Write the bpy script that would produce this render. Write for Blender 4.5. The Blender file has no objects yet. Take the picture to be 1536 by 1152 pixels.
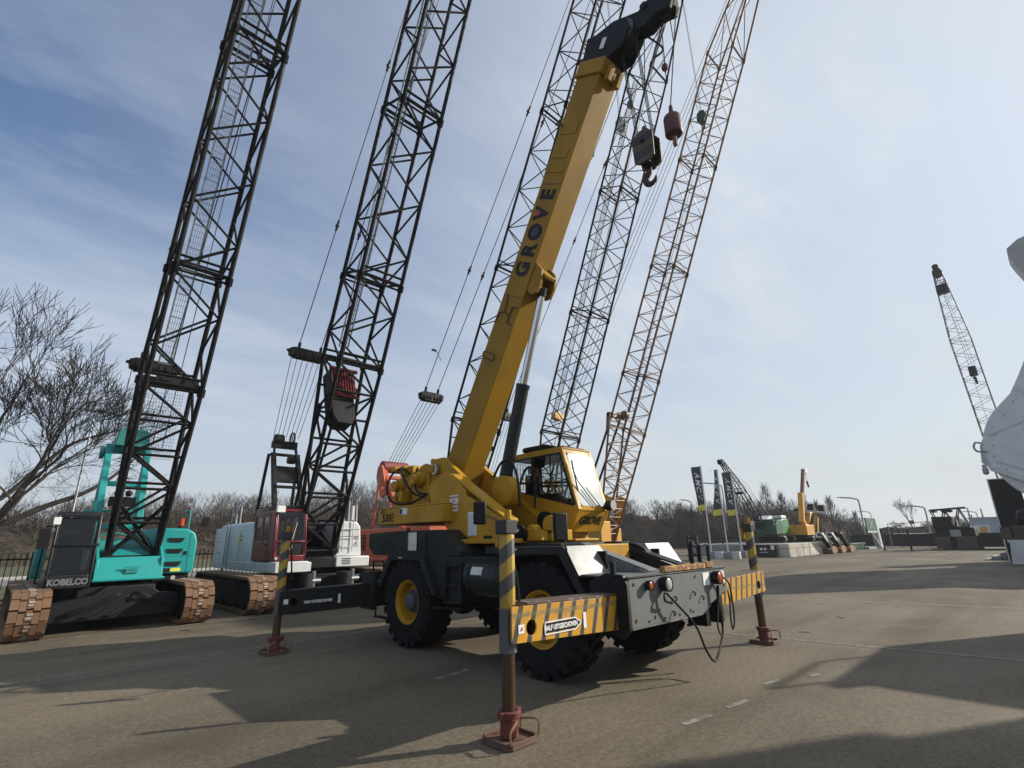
import bpy, bmesh, math, random
from mathutils import Vector as V, Matrix as M
from mathutils.geometry import tessellate_polygon
R = math.radians
random.seed(7)
scene = bpy.context.scene
COL = scene.collection

# ------------------------------------------------------------------ camera
CAMPOS = V((-6.44, -6.485, 1.7))
CR = M(((0.7186530342288665, -0.18953209187394554, -0.6690406583635481),
        (-0.6951504464477601, -0.21992855383609744, -0.6843955639913532),
        (-0.017426221538915744, 0.9569268610282863, -0.2898056408102292)))
FPX = 765.0
def at(px, py, x=None, y=None, z=None):
    """world point seen at photograph pixel (px,py) on the plane x=, y= or z="""
    d = CR @ V((px - 768, -(py - 576), -FPX))
    for i, v in enumerate((x, y, z)):
        if v is not None:
            return CAMPOS + d * ((v - CAMPOS[i]) / d[i])
cd = bpy.data.cameras.new("camera"); cam = bpy.data.objects.new("camera", cd); COL.objects.link(cam)
cam.matrix_world = M.Translation(CAMPOS) @ CR.to_4x4()
cd.sensor_width = 36; cd.lens = FPX / 1536 * 36; cd.clip_end = 3000; cd.clip_start = 0.05
scene.camera = cam

# ------------------------------------------------------------------ materials
def nodes(name):
    m = bpy.data.materials.new(name); m.use_nodes = True
    nt = m.node_tree
    return m, nt, nt.nodes["Principled BSDF"]
def N(nt, t, **k):
    n = nt.nodes.new(t)
    for a, b in k.items():
        if a.startswith("i_"):
            n.inputs[a[2:].replace("_", " ")].default_value = b
        else: setattr(n, a, b)
    return n
def mixc(nt, fac, a, b, mode='MIX'):
    n = nt.nodes.new('ShaderNodeMix'); n.data_type = 'RGBA'; n.blend_type = mode
    for s, v in ((0, fac), (6, a), (7, b)):
        if hasattr(v, 'is_output'): nt.links.new(v, n.inputs[s])
        elif s == 0: n.inputs[s].default_value = v
        else: n.inputs[s].default_value = (*v, 1) if len(v) == 3 else v
    return n.outputs[2]
def ramp(nt, src, a, b, va=0., vb=1.):
    n = nt.nodes.new('ShaderNodeMapRange'); n.inputs[1].default_value = a; n.inputs[2].default_value = b
    n.inputs[3].default_value = va; n.inputs[4].default_value = vb
    nt.links.new(src, n.inputs[0]); return n.outputs[0]
def math_(nt, op, a, b=None, c=None):
    n = nt.nodes.new('ShaderNodeMath'); n.operation = op
    for i, v in enumerate((a, b, c)):
        if v is None: continue
        if hasattr(v, 'is_output'): nt.links.new(v, n.inputs[i])
        else: n.inputs[i].default_value = v
    return n.outputs[0]
def noise(nt, scale, detail=4, rough=.55, co=None, stretch=None):
    tc = nt.nodes.new('ShaderNodeTexCoord')
    src = co or tc.outputs['Object']
    if stretch:
        mp = nt.nodes.new('ShaderNodeMapping'); mp.inputs['Scale'].default_value = stretch
        nt.links.new(src, mp.inputs[0]); src = mp.outputs[0]
    n = nt.nodes.new('ShaderNodeTexNoise'); n.inputs['Scale'].default_value = scale
    n.inputs['Detail'].default_value = detail; n.inputs['Roughness'].default_value = rough
    nt.links.new(src, n.inputs['Vector']); return n.outputs['Fac']
def bump(nt, b, h, s=.2, d=.01):
    n = nt.nodes.new('ShaderNodeBump'); n.inputs['Strength'].default_value = s; n.inputs['Distance'].default_value = d
    nt.links.new(h, n.inputs['Height']); nt.links.new(n.outputs[0], b.inputs['Normal'])
RUST = (.16, .065, .03)
def paint(name, col, rough=.42, dirt=.45, rust=.25, spec=None, metal=0., rustcol=RUST, scale=1.):
    """worn machine paint: dusty patches, streaks running down, chips to rust"""
    spec = spec if spec is not None else (.5 if max(col) > .06 else .22)
    m, nt, b = nodes(name)
    big = noise(nt, 1.7 * scale, 5, .6)
    streak = noise(nt, 6 * scale, 4, .6, stretch=(1, 1, .12))
    chip = noise(nt, 11 * scale, 6, .7)
    dirtc = tuple(c * .42 + (.018 if max(col) > .06 else .004) for c in col)
    f1 = ramp(nt, big, .38, .75, 0, dirt); f2 = ramp(nt, streak, .5, .8, 0, dirt * .9)
    c = mixc(nt, f1, col, dirtc); c = mixc(nt, f2, c, dirtc)
    f3 = ramp(nt, chip, .71 - .12 * rust, .74 - .12 * rust, 0, min(1, rust * 2.2))
    c = mixc(nt, f3, c, rustcol)
    nt.links.new(c, b.inputs['Base Color'])
    rr = ramp(nt, big, .3, .8, rough * .8, min(1, rough * 1.5)); nt.links.new(rr, b.inputs['Roughness'])
    b.inputs['Metallic'].default_value = metal; b.inputs['Specular IOR Level'].default_value = spec
    bump(nt, b, chip, .08, .004)
    return m
def plain(name, col, rough=.6, metal=0., var=.25, scale=6, bmp=.1):
    m, nt, b = nodes(name)
    n = noise(nt, scale, 5, .6)
    c = mixc(nt, ramp(nt, n, .3, .7), tuple(x * (1 - var) for x in col), tuple(min(1, x * (1 + var)) for x in col))
    nt.links.new(c, b.inputs['Base Color']); b.inputs['Roughness'].default_value = rough; b.inputs['Metallic'].default_value = metal
    if max(col) < .03: b.inputs['Specular IOR Level'].default_value = .2
    if bmp: bump(nt, b, noise(nt, scale * 6, 4), bmp, .004)
    return m
def stripes(name, ca, cb, ax, period, duty, rough=.5, wear=.5, band=None):
    """hazard stripes painted across a part: ax = weights of x,y,z in the phase"""
    m, nt, b = nodes(name)
    tc = nt.nodes.new('ShaderNodeTexCoord'); sp = nt.nodes.new('ShaderNodeSeparateXYZ'); nt.links.new(tc.outputs['Object'], sp.inputs[0])
    t = math_(nt, 'MULTIPLY', sp.outputs[0], ax[0] / period)
    t = math_(nt, 'MULTIPLY_ADD', sp.outputs[1], ax[1] / period, t)
    t = math_(nt, 'MULTIPLY_ADD', sp.outputs[2], ax[2] / period, t)
    w = noise(nt, 9, 3); t = math_(nt, 'MULTIPLY_ADD', w, .05, t)
    f = math_(nt, 'FRACT', t); s = math_(nt, 'GREATER_THAN', f, duty)
    c = mixc(nt, s, ca, cb)
    n1 = noise(nt, 3.2, 5, .65); n2 = noise(nt, 14, 6, .7)
    c = mixc(nt, ramp(nt, n1, .42, .75, 0, wear), c, (.10, .085, .06))
    c = mixc(nt, ramp(nt, n2, .60, .64, 0, wear), c, (.12, .115, .105))
    if band:      # scuffed strip where the beam slides in its box
        z = math_(nt, 'MULTIPLY_ADD', sp.outputs[0], .022, sp.outputs[2]); z = math_(nt, 'MULTIPLY_ADD', n1, .05, z)
        d_ = math_(nt, 'ABSOLUTE', math_(nt, 'SUBTRACT', z, band)); f = ramp(nt, d_, .012, .03, 1., 0.)
        n3 = noise(nt, 22, 5, .7); f = math_(nt, 'MULTIPLY', f, ramp(nt, n3, .35, .6, .15, .9)); c = mixc(nt, f, c, (.13, .14, .075))
    nt.links.new(c, b.inputs['Base Color']); b.inputs['Roughness'].default_value = rough
    bump(nt, b, n2, .1, .004)
    return m
YEL = (.47, .25, .008)
MAT = {}
def mk():
    A = MAT
    A['yellow'] = paint('yellow_paint', YEL, .45, .45, .12, spec=.28)
    A['yellow_boom'] = paint('yellow_boom_paint', (.34, .188, .008), .48, .5, .08, spec=.22, scale=.7)
    A['grey'] = paint('dark_grey_paint', (.017, .0185, .019), .5, .5, .12)
    A['plate'] = paint('worn_grey_plate', (.14, .152, .145), .5, .9, .85, rustcol=(.11, .075, .05))
    A['white_grey'] = paint('pale_grey_sheet', (.165, .172, .168), .42, .35, .15, rustcol=(.25, .2, .15))
    A['black'] = paint('black_paint', (.009, .009, .0095), .5, .4, .15)
    A['lattice'] = paint('black_lattice_paint', (.011, .010, .010), .62, .3, .12, spec=.15)
    A['lattice_brown'] = paint('dark_brown_lattice_paint', (.03, .018, .015), .6, .4, .4, spec=.15)
    A['lattice_yellow'] = paint('ochre_lattice_paint', (.20, .10, .04), .5, .5, .45, rustcol=(.10, .04, .022))
    A['rope'] = plain('wire_rope', (.06, .06, .062), .5, .6, bmp=0)
    A['rubber'] = plain('tyre_rubber', (.0085, .0085, .009), .85, 0, .35, 5, .3)
    A['hose'] = plain('black_hose', (.012, .012, .013), .5, 0, .2, 5, 0)
    A['hub'] = paint('hub_grey', (.07, .075, .085), .5, .5, .3)
    A['chrome'] = plain('chromed_rod', (.62, .63, .64), .16, 1., .06, 3, 0)
    A['cylgrey'] = paint('cylinder_grey', (.028, .032, .032), .32, .35, .05)
    A['steel'] = plain('bare_steel', (.4, .4, .39), .35, .9, .2, 8)
    A['rustpad'] = paint('rusty_pad_steel', (.13, .07, .04), .7, .6, .6)
    A['redpad'] = paint('red_collar_paint', (.15, .032, .022), .6, .55, .4)
    A['brownrod'] = paint('rusty_jack_rod', (.10, .055, .03), .33, .6, .5, metal=.5)
    A['rusty'] = paint('rust_brown', (.23, .115, .055), .8, .5, .6)
    A['track'] = paint('rusty_track_shoes', (.185, .098, .048), .75, .6, .5, rustcol=(.30, .23, .16), scale=1.6)
    A['track_grey'] = paint('grey_brown_track_shoes', (.115, .085, .065), .75, .55, .4, rustcol=(.2, .17, .14), scale=1.6)
    A['teal'] = paint('teal_paint', (.010, .30, .285), .38, .18, .03)
    A['teal_dark'] = paint('dark_teal_paint', (.02, .22, .20), .42, .3, .05)
    A['white'] = paint('white_paint', (.62, .63, .62), .4, .3, .1, rustcol=(.35, .25, .18))
    A['white_shaded'] = paint('shaded_white_paint', (.52, .57, .58), .45, .3, .08, rustcol=(.3, .25, .2))  # cooler, darker copy of the white paint, shade put into the colour
    A['red'] = paint('dark_red_paint', (.15, .007, .012), .3, .35, .05)
    A['orange'] = paint('orange_paint', (.48, .085, .02), .45, .4, .12)
    A['green'] = paint('green_paint', (.02, .20, .055), .45, .3, .1)
    A['green_dark'] = paint('dark_green_paint', (.012, .065, .04), .5, .4, .2)
    A['amber_paint'] = paint('amber_crane_paint', (.62, .30, .03), .45, .3, .1)
    A['cream'] = plain('cream_card', (.62, .61, .56), .6, 0, .12, 9, 0)
    A['whitecard'] = plain('white_sticker', (.75, .75, .74), .5, 0, .05, 9, 0)
    A['ink'] = plain('black_lettering', (.012, .012, .014), .5, 0, .1, 9, 0)
    A['ink_red'] = plain('red_lettering', (.45, .03, .03), .5, 0, .1, 9, 0)
    A['ink_white'] = plain('white_lettering', (.78, .78, .77), .5, 0, .05, 9, 0)
    A['ink_brown'] = plain('faded_red_lettering', (.20, .03, .02), .6, 0, .2, 9, 0)
    A['amber'] = plain('amber_lens', (.42, .08, .012), .2, 0, .15, 12, 0)
    A['clear'] = plain('clear_lens', (.42, .42, .39), .12, 0, .1, 12, 0)
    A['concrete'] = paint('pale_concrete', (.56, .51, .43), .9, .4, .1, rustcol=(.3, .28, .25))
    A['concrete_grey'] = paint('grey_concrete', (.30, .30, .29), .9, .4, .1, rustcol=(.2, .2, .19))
    A['seat'] = plain('black_cab_fabric', (.02, .02, .022), .8)
    A['bark'] = plain('grey_brown_bark', (.055, .045, .035), .9, 0, .35, 3, .3)
    A['twig'] = plain('dark_twigs', (.030, .023, .019), .9, 0, .3, 2, 0)
    A['bluegrey'] = paint('blue_grey_cladding', (.33, .37, .43), .5, .2, .02)
    A['screen'] = plain('dark_mesh_panel', (.018, .019, .021), .7)
    A['flag'] = plain('anthracite_flag_cloth', (.065, .07, .082), .8, 0, .15, 3, 0)
    A['flag_yellow'] = plain('yellow_flag_band', (.72, .66, .10), .8, 0, .15, 3, 0)
    A['pole'] = plain('white_pole', (.62, .62, .62), .4, .1, .05, 3, 0)
    A['galv'] = plain('galvanised_steel', (.30, .31, .32), .45, .8, .2, 3, 0)
    A['grating'] = plain('grey_grating', (.16, .175, .19), .5, .3, .1, 3, 0)
    A['dish'] = plain('mirror_glass', (.55, .57, .6), .05, 1., .03, 3, 0)
    A['hz_beam'] = stripes('yellow_beam_stripes', (.56, .275, .012), (.035, .038, .036), (1, 0, -.32), .196, .68, .5, .38, band=.985)
    A['hz_jack'] = stripes('yellow_jack_stripes', (.42, .265, .02), (.045, .046, .048), (-.55, .55, 1), .29, .50, .5, .55)
    A['hz_hook'] = stripes('ochre_hook_stripes', (.085, .052, .014), (.007, .007, .008), (0, 0, 1), .36, .44, .5, .4)
    m, nt, b = nodes('window_glass')
    b.inputs['Base Color'].default_value = (.62, .68, .68, 1); b.inputs['Roughness'].default_value = .02
    b.inputs['Transmission Weight'].default_value = 1.; b.inputs['IOR'].default_value = 1.02; b.inputs['Specular IOR Level'].default_value = .5
    b.inputs['Coat Weight'].default_value = .6; b.inputs['Coat Roughness'].default_value = .03
    A['glass'] = m
    m, nt, b = nodes('dusty_windscreen_glass')       # dust film spreads the sun's glint
    b.inputs['Base Color'].default_value = (.70, .72, .68, 1); b.inputs['Roughness'].default_value = .035
    b.inputs['Metallic'].default_value = .55; b.inputs['Coat Weight'].default_value = 1.; b.inputs['Coat Roughness'].default_value = .02
    A['screenglass'] = m
    m, nt, b = nodes('dark_cab_glass')
    n = noise(nt, 2.2, 3)
    c = mixc(nt, ramp(nt, n, .35, .7), (.012, .015, .017), (.035, .042, .046)); nt.links.new(c, b.inputs['Base Color'])
    b.inputs['Roughness'].default_value = .06; b.inputs['Coat Weight'].default_value = .5; b.inputs['Coat Roughness'].default_value = .02
    A['cabglass'] = m
    m, nt, b = nodes('tinted_cab_glass')
    b.inputs['Base Color'].default_value = (.42, .46, .47, 1); b.inputs['Roughness'].default_value = .03; b.inputs['Transmission Weight'].default_value = 1.; b.inputs['IOR'].default_value = 1.02
    b.inputs['Coat Weight'].default_value = .9; b.inputs['Coat Roughness'].default_value = .04
    A['tintglass'] = m
mk()

# ------------------------------------------------------------------ mesh builder
class MB:
    def __init__(s): s.v = []; s.f = []; s.mi = []; s.m = 0
    def mat(s, i): s.m = i; return s
    def add(s, vs, fs):
        o = len(s.v); s.v += [tuple(p) for p in vs]
        for f in fs: s.f.append([i + o for i in f]); s.mi.append(s.m)
        return s
    def box(s, x0, x1, y0, y1, z0, z1, T=None):
        p = [V((x, y, z)) for z in (z0, z1) for y in (y0, y1) for x in (x0, x1)]
        if T is not None: p = [T @ q for q in p]
        return s.add(p, [(0, 2, 3, 1), (4, 5, 7, 6), (0, 1, 5, 4), (2, 6, 7, 3), (0, 4, 6, 2), (1, 3, 7, 5)])
    def beam(s, a, b, w, h, up=(0, 0, 1)):
        a, b = V(a), V(b); d = (b - a); L = d.length; d = d / L
        u = V(up); sx = d.cross(u)
        if sx.length < 1e-4: sx = d.cross(V((1, 0, 0)))
        sx.normalize(); u = sx.cross(d)
        T = M((( *sx, 0), (*d, 0), (*u, 0), (0, 0, 0, 1))).transposed(); T.translation = a
        return s.box(-w / 2, w / 2, 0, L, -h / 2, h / 2, T)
    def prism(s, pts, ax, lo, hi, holes=()):
        def mp(p, t):
            a, b = p
            return V((t, a, b)) if ax == 'x' else V((a, t, b)) if ax == 'y' else V((a, b, t))
        loops = [list(pts)] + [list(h) for h in holes]
        flat = [p for l in loops for p in l]; n = len(flat)
        vs = [mp(p, lo) for p in flat] + [mp(p, hi) for p in flat]
        fs = []
        if holes:
            tr = tessellate_polygon([[V((p[0], p[1], 0)) for p in l] for l in loops])
            for t in tr: fs.append(tuple(t)); fs.append(tuple(i + n for i in reversed(t)))
        else:
            fs.append(tuple(range(n))); fs.append(tuple(i + n for i in reversed(range(n))))
        o = 0
        for l in loops:
            k = len(l)
            for i in range(k):
                a, b = o + i, o + (i + 1) % k
                fs.append((a, b, b + n, a + n))
            o += k
        return s.add(vs, fs)
    def tube(s, a, b, r, n=6, r2=None, cap=True):
        a, b = V(a), V(b); d = b - a
        if d.length < 1e-6: return s
        d.normalize(); u = d.orthogonal().normalized(); w = d.cross(u)
        r2 = r if r2 is None else r2
        vs = []
        for c, rr in ((a, r), (b, r2)):
            for i in range(n):
                t = 2 * math.pi * i / n
                vs.append(c + (u * math.cos(t) + w * math.sin(t)) * rr)
        fs = [(i, (i + 1) % n, n + (i + 1) % n, n + i) for i in range(n)]
        if cap: fs += [tuple(reversed(range(n))), tuple(range(n, 2 * n))]
        return s.add(vs, fs)
    def pipe(s, pts, r, n=6, rs=None):
        pts = [V(p) for p in pts]; vs = []; fs = []; u = None
        for i, p in enumerate(pts):
            d = (pts[min(i + 1, len(pts) - 1)] - pts[max(i - 1, 0)]).normalized()
            u = (u - d * u.dot(d)) if u is not None else d.orthogonal()
            u.normalize(); w = d.cross(u); rr = rs[i] if rs else r
            for k in range(n):
                t = 2 * math.pi * k / n
                vs.append(p + (u * math.cos(t) + w * math.sin(t)) * rr)
        for i in range(len(pts) - 1):
            for k in range(n):
                a, b = i * n + k, i * n + (k + 1) % n
                fs.append((a, b, b + n, a + n))
        e = (len(pts) - 1) * n
        fs += [tuple(reversed(range(n))), tuple(range(e, e + n))]
        return s.add(vs, fs)
    def lathe(s, prof, c, ax='x', n=24, closed=False):
        """prof = [(radius, offset along axis)]"""
        c = V(c); vs = []; fs = []
        def P(r, h, t):
            a, b = r * math.cos(t), r * math.sin(t)
            return c + (V((h, a, b)) if ax == 'x' else V((a, h, b)) if ax == 'y' else V((a, b, h)))
        for r, h in prof:
            for i in range(n): vs.append(P(r, h, 2 * math.pi * i / n))
        k = len(prof)
        for j in range(k - (0 if closed else 1)):
            j2 = (j + 1) % k
            for i in range(n):
                fs.append((j * n + i, j * n + (i + 1) % n, j2 * n + (i + 1) % n, j2 * n + i))
        if not closed: fs += [tuple(reversed(range(n))), tuple(range((k - 1) * n, k * n))]
        return s.add(vs, fs)
    def cyl(s, c, r, h0, h1, ax='x', n=20): return s.lathe([(r, h0), (r, h1)], c, ax, n)
    def ball(s, c, r, n=10, sc=(1, 1, 1)):
        vs = []; fs = []; c = V(c); m = n // 2
        for j in range(m + 1):
            ph = math.pi * j / m
            for i in range(n):
                t = 2 * math.pi * i / n
                vs.append(c + V((math.sin(ph) * math.cos(t) * sc[0], math.sin(ph) * math.sin(t) * sc[1], math.cos(ph) * sc[2])) * r)
        for j in range(m):
            for i in range(n): fs.append((j * n + i, (j + 1) * n + i, (j + 1) * n + (i + 1) % n, j * n + (i + 1) % n))
        return s.add(vs, fs)
    def mesh(s, name, mats):
        me = bpy.data.meshes.new(name); me.from_pydata(s.v, [], s.f)
        for m in mats: me.materials.append(MAT[m] if isinstance(m, str) else m)
        me.polygons.foreach_set('material_index', s.mi)
        return me
    def build(s, name, mats, parent=None, bevel=0, ang=35, label=None, recalc=True, flat=False):
        if not isinstance(mats, (list, tuple)): mats = [mats]
        me = s.mesh(name, mats)
        if recalc:
            bm = bmesh.new(); bm.from_mesh(me); bmesh.ops.remove_doubles(bm, verts=bm.verts, dist=1e-5)
            bmesh.ops.recalc_face_normals(bm, faces=bm.faces); bm.to_mesh(me); bm.free()
        if not flat:
            me.shade_smooth(); me.set_sharp_from_angle(angle=R(ang))
        o = bpy.data.objects.new(name, me); COL.objects.link(o)
        if parent is not None: o.parent = parent
        if bevel:
            b = o.modifiers.new('bevel', 'BEVEL'); b.width = bevel; b.segments = 2; b.limit_method = 'ANGLE'; b.angle_limit = R(40); b.harden_normals = False
        if label: o['label'] = label
        return o
def thing(name, label, cat, loc=(0, 0, 0), group=None, rz=0):
    o = bpy.data.objects.new(name, None); COL.objects.link(o); o.location = loc; o.rotation_euler = (0, 0, rz)
    o.empty_display_size = .3
    return tag(o, label, cat, group)
def tag(o, label, cat, group=None, kind=None):
    o['label'] = label; o['category'] = cat
    if group: o['group'] = group
    if kind: o['kind'] = kind
    return o
def structure(o): o['kind'] = 'structure'; return o
def copy_tree(o, parent=None):
    c = o.copy(); COL.objects.link(c)
    if parent is not None: c.parent = parent
    for ch in list(o.children): copy_tree(ch, c)
    return c
def lettering(name, s, size, mat, parent, org, xd, yd, depth=.006, bold=0., shear=0., sx=1., align='CENTER', font=None):
    cu = bpy.data.curves.new(name, 'FONT'); cu.body = s; cu.size = size; cu.extrude = depth / 2; cu.offset = bold; cu.shear = shear
    cu.align_x = align; cu.align_y = 'CENTER'; cu.resolution_u = 3
    o = bpy.data.objects.new(name, cu); COL.objects.link(o)
    dg = bpy.context.evaluated_depsgraph_get()
    me = bpy.data.meshes.new_from_object(o.evaluated_get(dg)); bpy.data.objects.remove(o)
    xd = V(xd).normalized(); yd = V(yd); yd = (yd - xd * yd.dot(xd)).normalized(); zd = xd.cross(yd)
    T = M(((*(xd * sx), 0), (*yd, 0), (*zd, 0), (0, 0, 0, 1))).transposed(); T.translation = V(org)
    me.transform(T); me.materials.clear(); me.materials.append(MAT[mat])
    r = bpy.data.objects.new(name, me); COL.objects.link(r)
    if parent is not None: r.parent = parent
    return r
def arc(c, r, a0, a1, n, plane='yz', t=0.):
    out = []
    for i in range(n + 1):
        a = R(a0 + (a1 - a0) * i / n); p = (c[0] + r * math.cos(a), c[1] + r * math.sin(a))
        out.append(p)
    return out
def catmull(pts, k=6):
    pts = [V(p) for p in pts]; P = [pts[0]] + pts + [pts[-1]]; out = []
    for i in range(1, len(P) - 2):
        a, b, c, d = P[i - 1:i + 3]
        for j in range(k):
            t = j / k
            out.append(.5 * ((2 * b) + (c - a) * t + (2 * a - 5 * b + 4 * c - d) * t * t + (3 * b - a - 3 * c + d) * t ** 3))
    out.append(pts[-1]); return out

# ------------------------------------------------------------------ light and sky
SUN_AZ, SUN_EL = R(-27.9), R(25)
sd = V((math.cos(SUN_AZ) * math.cos(SUN_EL), math.sin(SUN_AZ) * math.cos(SUN_EL), math.sin(SUN_EL)))
ld = bpy.data.lights.new('sun', 'SUN'); ld.energy = 4.8; ld.angle = R(.6); ld.color = (1, .93, .82)
sun = bpy.data.objects.new('sun', ld); COL.objects.link(sun); sun.rotation_euler = sd.to_track_quat('Z', 'Y').to_euler(); sun.location = (40, -20, 30)
w = bpy.data.worlds.new('World'); scene.world = w; w.use_nodes = True
nt = w.node_tree; bg = nt.nodes['Background']
sky = nt.nodes.new('ShaderNodeTexSky'); sky.sky_type = 'NISHITA'; sky.sun_disc = False
sky.sun_elevation = SUN_EL; sky.sun_rotation = math.atan2(sd.x, sd.y); sky.air_density = 1.0; sky.dust_density = .55; sky.ozone_density = 1.4
tc = nt.nodes.new('ShaderNodeTexCoord'); sp = nt.nodes.new('ShaderNodeSeparateXYZ'); nt.links.new(tc.outputs['Generated'], sp.inputs[0])
den = math_(nt, 'ADD', math_(nt, 'MAXIMUM', sp.outputs[2], 0.), .16)
cx = math_(nt, 'DIVIDE', sp.outputs[0], den); cy = math_(nt, 'DIVIDE', sp.outputs[1], den)
cb = nt.nodes.new('ShaderNodeCombineXYZ'); nt.links.new(cx, cb.inputs[0]); nt.links.new(cy, cb.inputs[1])
mp = nt.nodes.new('ShaderNodeMapping'); mp.inputs['Rotation'].default_value = (0, 0, R(28)); mp.inputs['Scale'].default_value = (.55, 1.35, 1); nt.links.new(cb.outputs[0], mp.inputs[0])
n1 = noise(nt, 1.1, 7, .62, co=mp.outputs[0]); n2 = noise(nt, .42, 4, .5, co=mp.outputs[0])
cl = ramp(nt, n1, .44, .63); cl2 = ramp(nt, n2, .36, .56)
veil = math_(nt, 'MULTIPLY', cl, cl2)
# the haze veil is thicker on the sun's side of the sky
dp = math_(nt, 'MULTIPLY_ADD', sp.outputs[1], sd.y, math_(nt, 'MULTIPLY', sp.outputs[0], sd.x))
side = ramp(nt, dp, -.45, .85)
veil = math_(nt, 'ADD', veil, math_(nt, 'MULTIPLY', side, ramp(nt, sp.outputs[2], .30, .70, 0, .55)))
veil = math_(nt, 'MINIMUM', math_(nt, 'ADD', math_(nt, 'MULTIPLY', veil, .80), math_(nt, 'MULTIPLY', side, .55)), .95)
cloudc = mixc(nt, side, (5.2, 5.75, 6.75), (6.1, 6.45, 6.7))
c = mixc(nt, veil, mixc(nt, 1., sky.outputs[0], (.94, 1.0, 1.12), 'MULTIPLY'), cloudc)
hz = ramp(nt, sp.outputs[2], .0, .55, .92, 0.)
c = mixc(nt, hz, c, mixc(nt, side, (4.3, 4.7, 5.25), (4.6, 4.95, 5.05)))
nt.links.new(c, bg.inputs[0]); bg.inputs[1].default_value = .10
scene.view_settings.view_transform = 'Standard'; scene.view_settings.look = 'None'; scene.view_settings.exposure = .40; scene.view_settings.gamma = 1
scene.cycles.use_denoising = True
scene.cycles.max_bounces = 6; scene.cycles.transparent_max_bounces = 8; scene.cycles.caustics_reflective = False; scene.cycles.caustics_refractive = False
# ------------------------------------------------------------------ ground
def ground_mat():
    m, nt, b = nodes('asphalt')
    tc = nt.nodes.new('ShaderNodeTexCoord'); O = tc.outputs['Object']
    big = noise(nt, .16, 5, .6); mid = noise(nt, .9, 6, .65); fine = noise(nt, 55, 3, .7); tiny = noise(nt, 190, 2, .6)
    tr = noise(nt, .55, 4, .6, stretch=(.12, 1.6, 1))        # tyre tracks dragged along the lot
    c = mixc(nt, ramp(nt, big, .38, .62), (.130, .110, .082), (.212, .180, .134))
    c = mixc(nt, ramp(nt, tr, .48, .68, 0, .7), c, (.104, .086, .061))
    c = mixc(nt, ramp(nt, mid, .56, .76, 0, .65), c, (.232, .190, .134))
    c = mixc(nt, ramp(nt, mid, .40, .22, 0, .5), c, (.088, .074, .055))
    sp_ = noise(nt, 2.6, 6, .75)
    c = mixc(nt, ramp(nt, sp_, .66, .70, 0, .6), c, (.34, .315, .265))   # spilt lime and pale scuffs
    st = noise(nt, 1.3, 2, .4)
    c = mixc(nt, ramp(nt, st, .715, .735, 0, .75), c, (.025, .024, .023))   # oil drips
    vo = nt.nodes.new('ShaderNodeTexVoronoi'); vo.feature = 'DISTANCE_TO_EDGE'; vo.inputs['Scale'].default_value = .22
    mpn = nt.nodes.new('ShaderNodeMixRGB'); mpn.blend_type = 'ADD'; mpn.inputs[0].default_value = .9
    nn = nt.nodes.new('ShaderNodeTexNoise'); nn.inputs['Scale'].default_value = 1.4; nt.links.new(O, nn.inputs[0])
    nt.links.new(O, mpn.inputs[1]); nt.links.new(nn.outputs['Color'], mpn.inputs[2]); nt.links.new(mpn.outputs[0], vo.inputs['Vector'])
    c = mixc(nt, ramp(nt, vo.outputs['Distance'], .0, .004, .22, 0), c, (.07, .064, .055))
    g0 = noise(nt, 17, 4, .7); g = mixc(nt, ramp(nt, g0, .32, .68), (.74, .74, .74), (1.28, 1.28, 1.27)); c = mixc(nt, 1., c, g, 'MULTIPLY')
    g = mixc(nt, ramp(nt, fine, .32, .68), (.74, .74, .74), (1.29, 1.29, 1.28))
    c = mixc(nt, 1., c, g, 'MULTIPLY')
    g2 = mixc(nt, ramp(nt, tiny, .36, .66), (.72, .72, .72), (1.3, 1.3, 1.28)); c = mixc(nt, 1., c, g2, 'MULTIPLY')
    wv = nt.nodes.new('ShaderNodeTexWave'); wv.wave_type = 'RINGS'; wv.inputs['Scale'].default_value = .085; wv.inputs['Distortion'].default_value = 5.; wv.inputs['Detail'].default_value = 1.5; wv.inputs['Detail Scale'].default_value = .35
    mpw = nt.nodes.new('ShaderNodeMapping'); mpw.inputs['Location'].default_value = (9, 14, 0); nt.links.new(O, mpw.inputs[0]); nt.links.new(mpw.outputs[0], wv.inputs['Vector'])
    tm = math_(nt, 'MULTIPLY', ramp(nt, wv.outputs['Fac'], .86, .97), ramp(nt, noise(nt, .5, 4, .6), .42, .66)); tm = math_(nt, 'MULTIPLY', tm, ramp(nt, g0, .3, .6, .4, 1.))
    c = mixc(nt, math_(nt, 'MULTIPLY', tm, .5), c, (.05, .045, .038))      # swept tyre marks
    c = mixc(nt, 1., c, (.79, .775, .75), 'MULTIPLY')
    nt.links.new(c, b.inputs['Base Color']); nt.links.new(ramp(nt, mid, .3, .7, .66, .85), b.inputs['Roughness'])
    b.inputs['Specular IOR Level'].default_value = .14
    bump(nt, b, fine, .55, .006)
    return m
MAT['asphalt'] = ground_mat()
g = MB(); g.add([(-400, -300, 0), (700, -300, 0), (700, 500, 0), (-400, 500, 0)], [(0, 1, 2, 3)])
structure(g.build('ground', 'asphalt', recalc=False))
def grass_mat():
    m, nt, b = nodes('rough_grass')
    a = noise(nt, .5, 5, .6); f = noise(nt, 14, 4, .7)
    c = mixc(nt, ramp(nt, a, .35, .7), (.055, .07, .022), (.14, .125, .06))
    c = mixc(nt, ramp(nt, f, .3, .7, 0, .6), c, (.04, .045, .018))
    nt.links.new(c, b.inputs['Base Color']); b.inputs['Roughness'].default_value = .95
    bump(nt, b, f, .8, .05); return m
MAT['grass'] = grass_mat()
MAT['road'] = plain('grey_road', (.17, .165, .155), .9, 0, .12, 1.2, .2)
MAT['kerb'] = plain('pale_kerb_stone', (.42, .41, .38), .9, 0, .15, 3, .2)
MAT['marking'] = None
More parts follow.
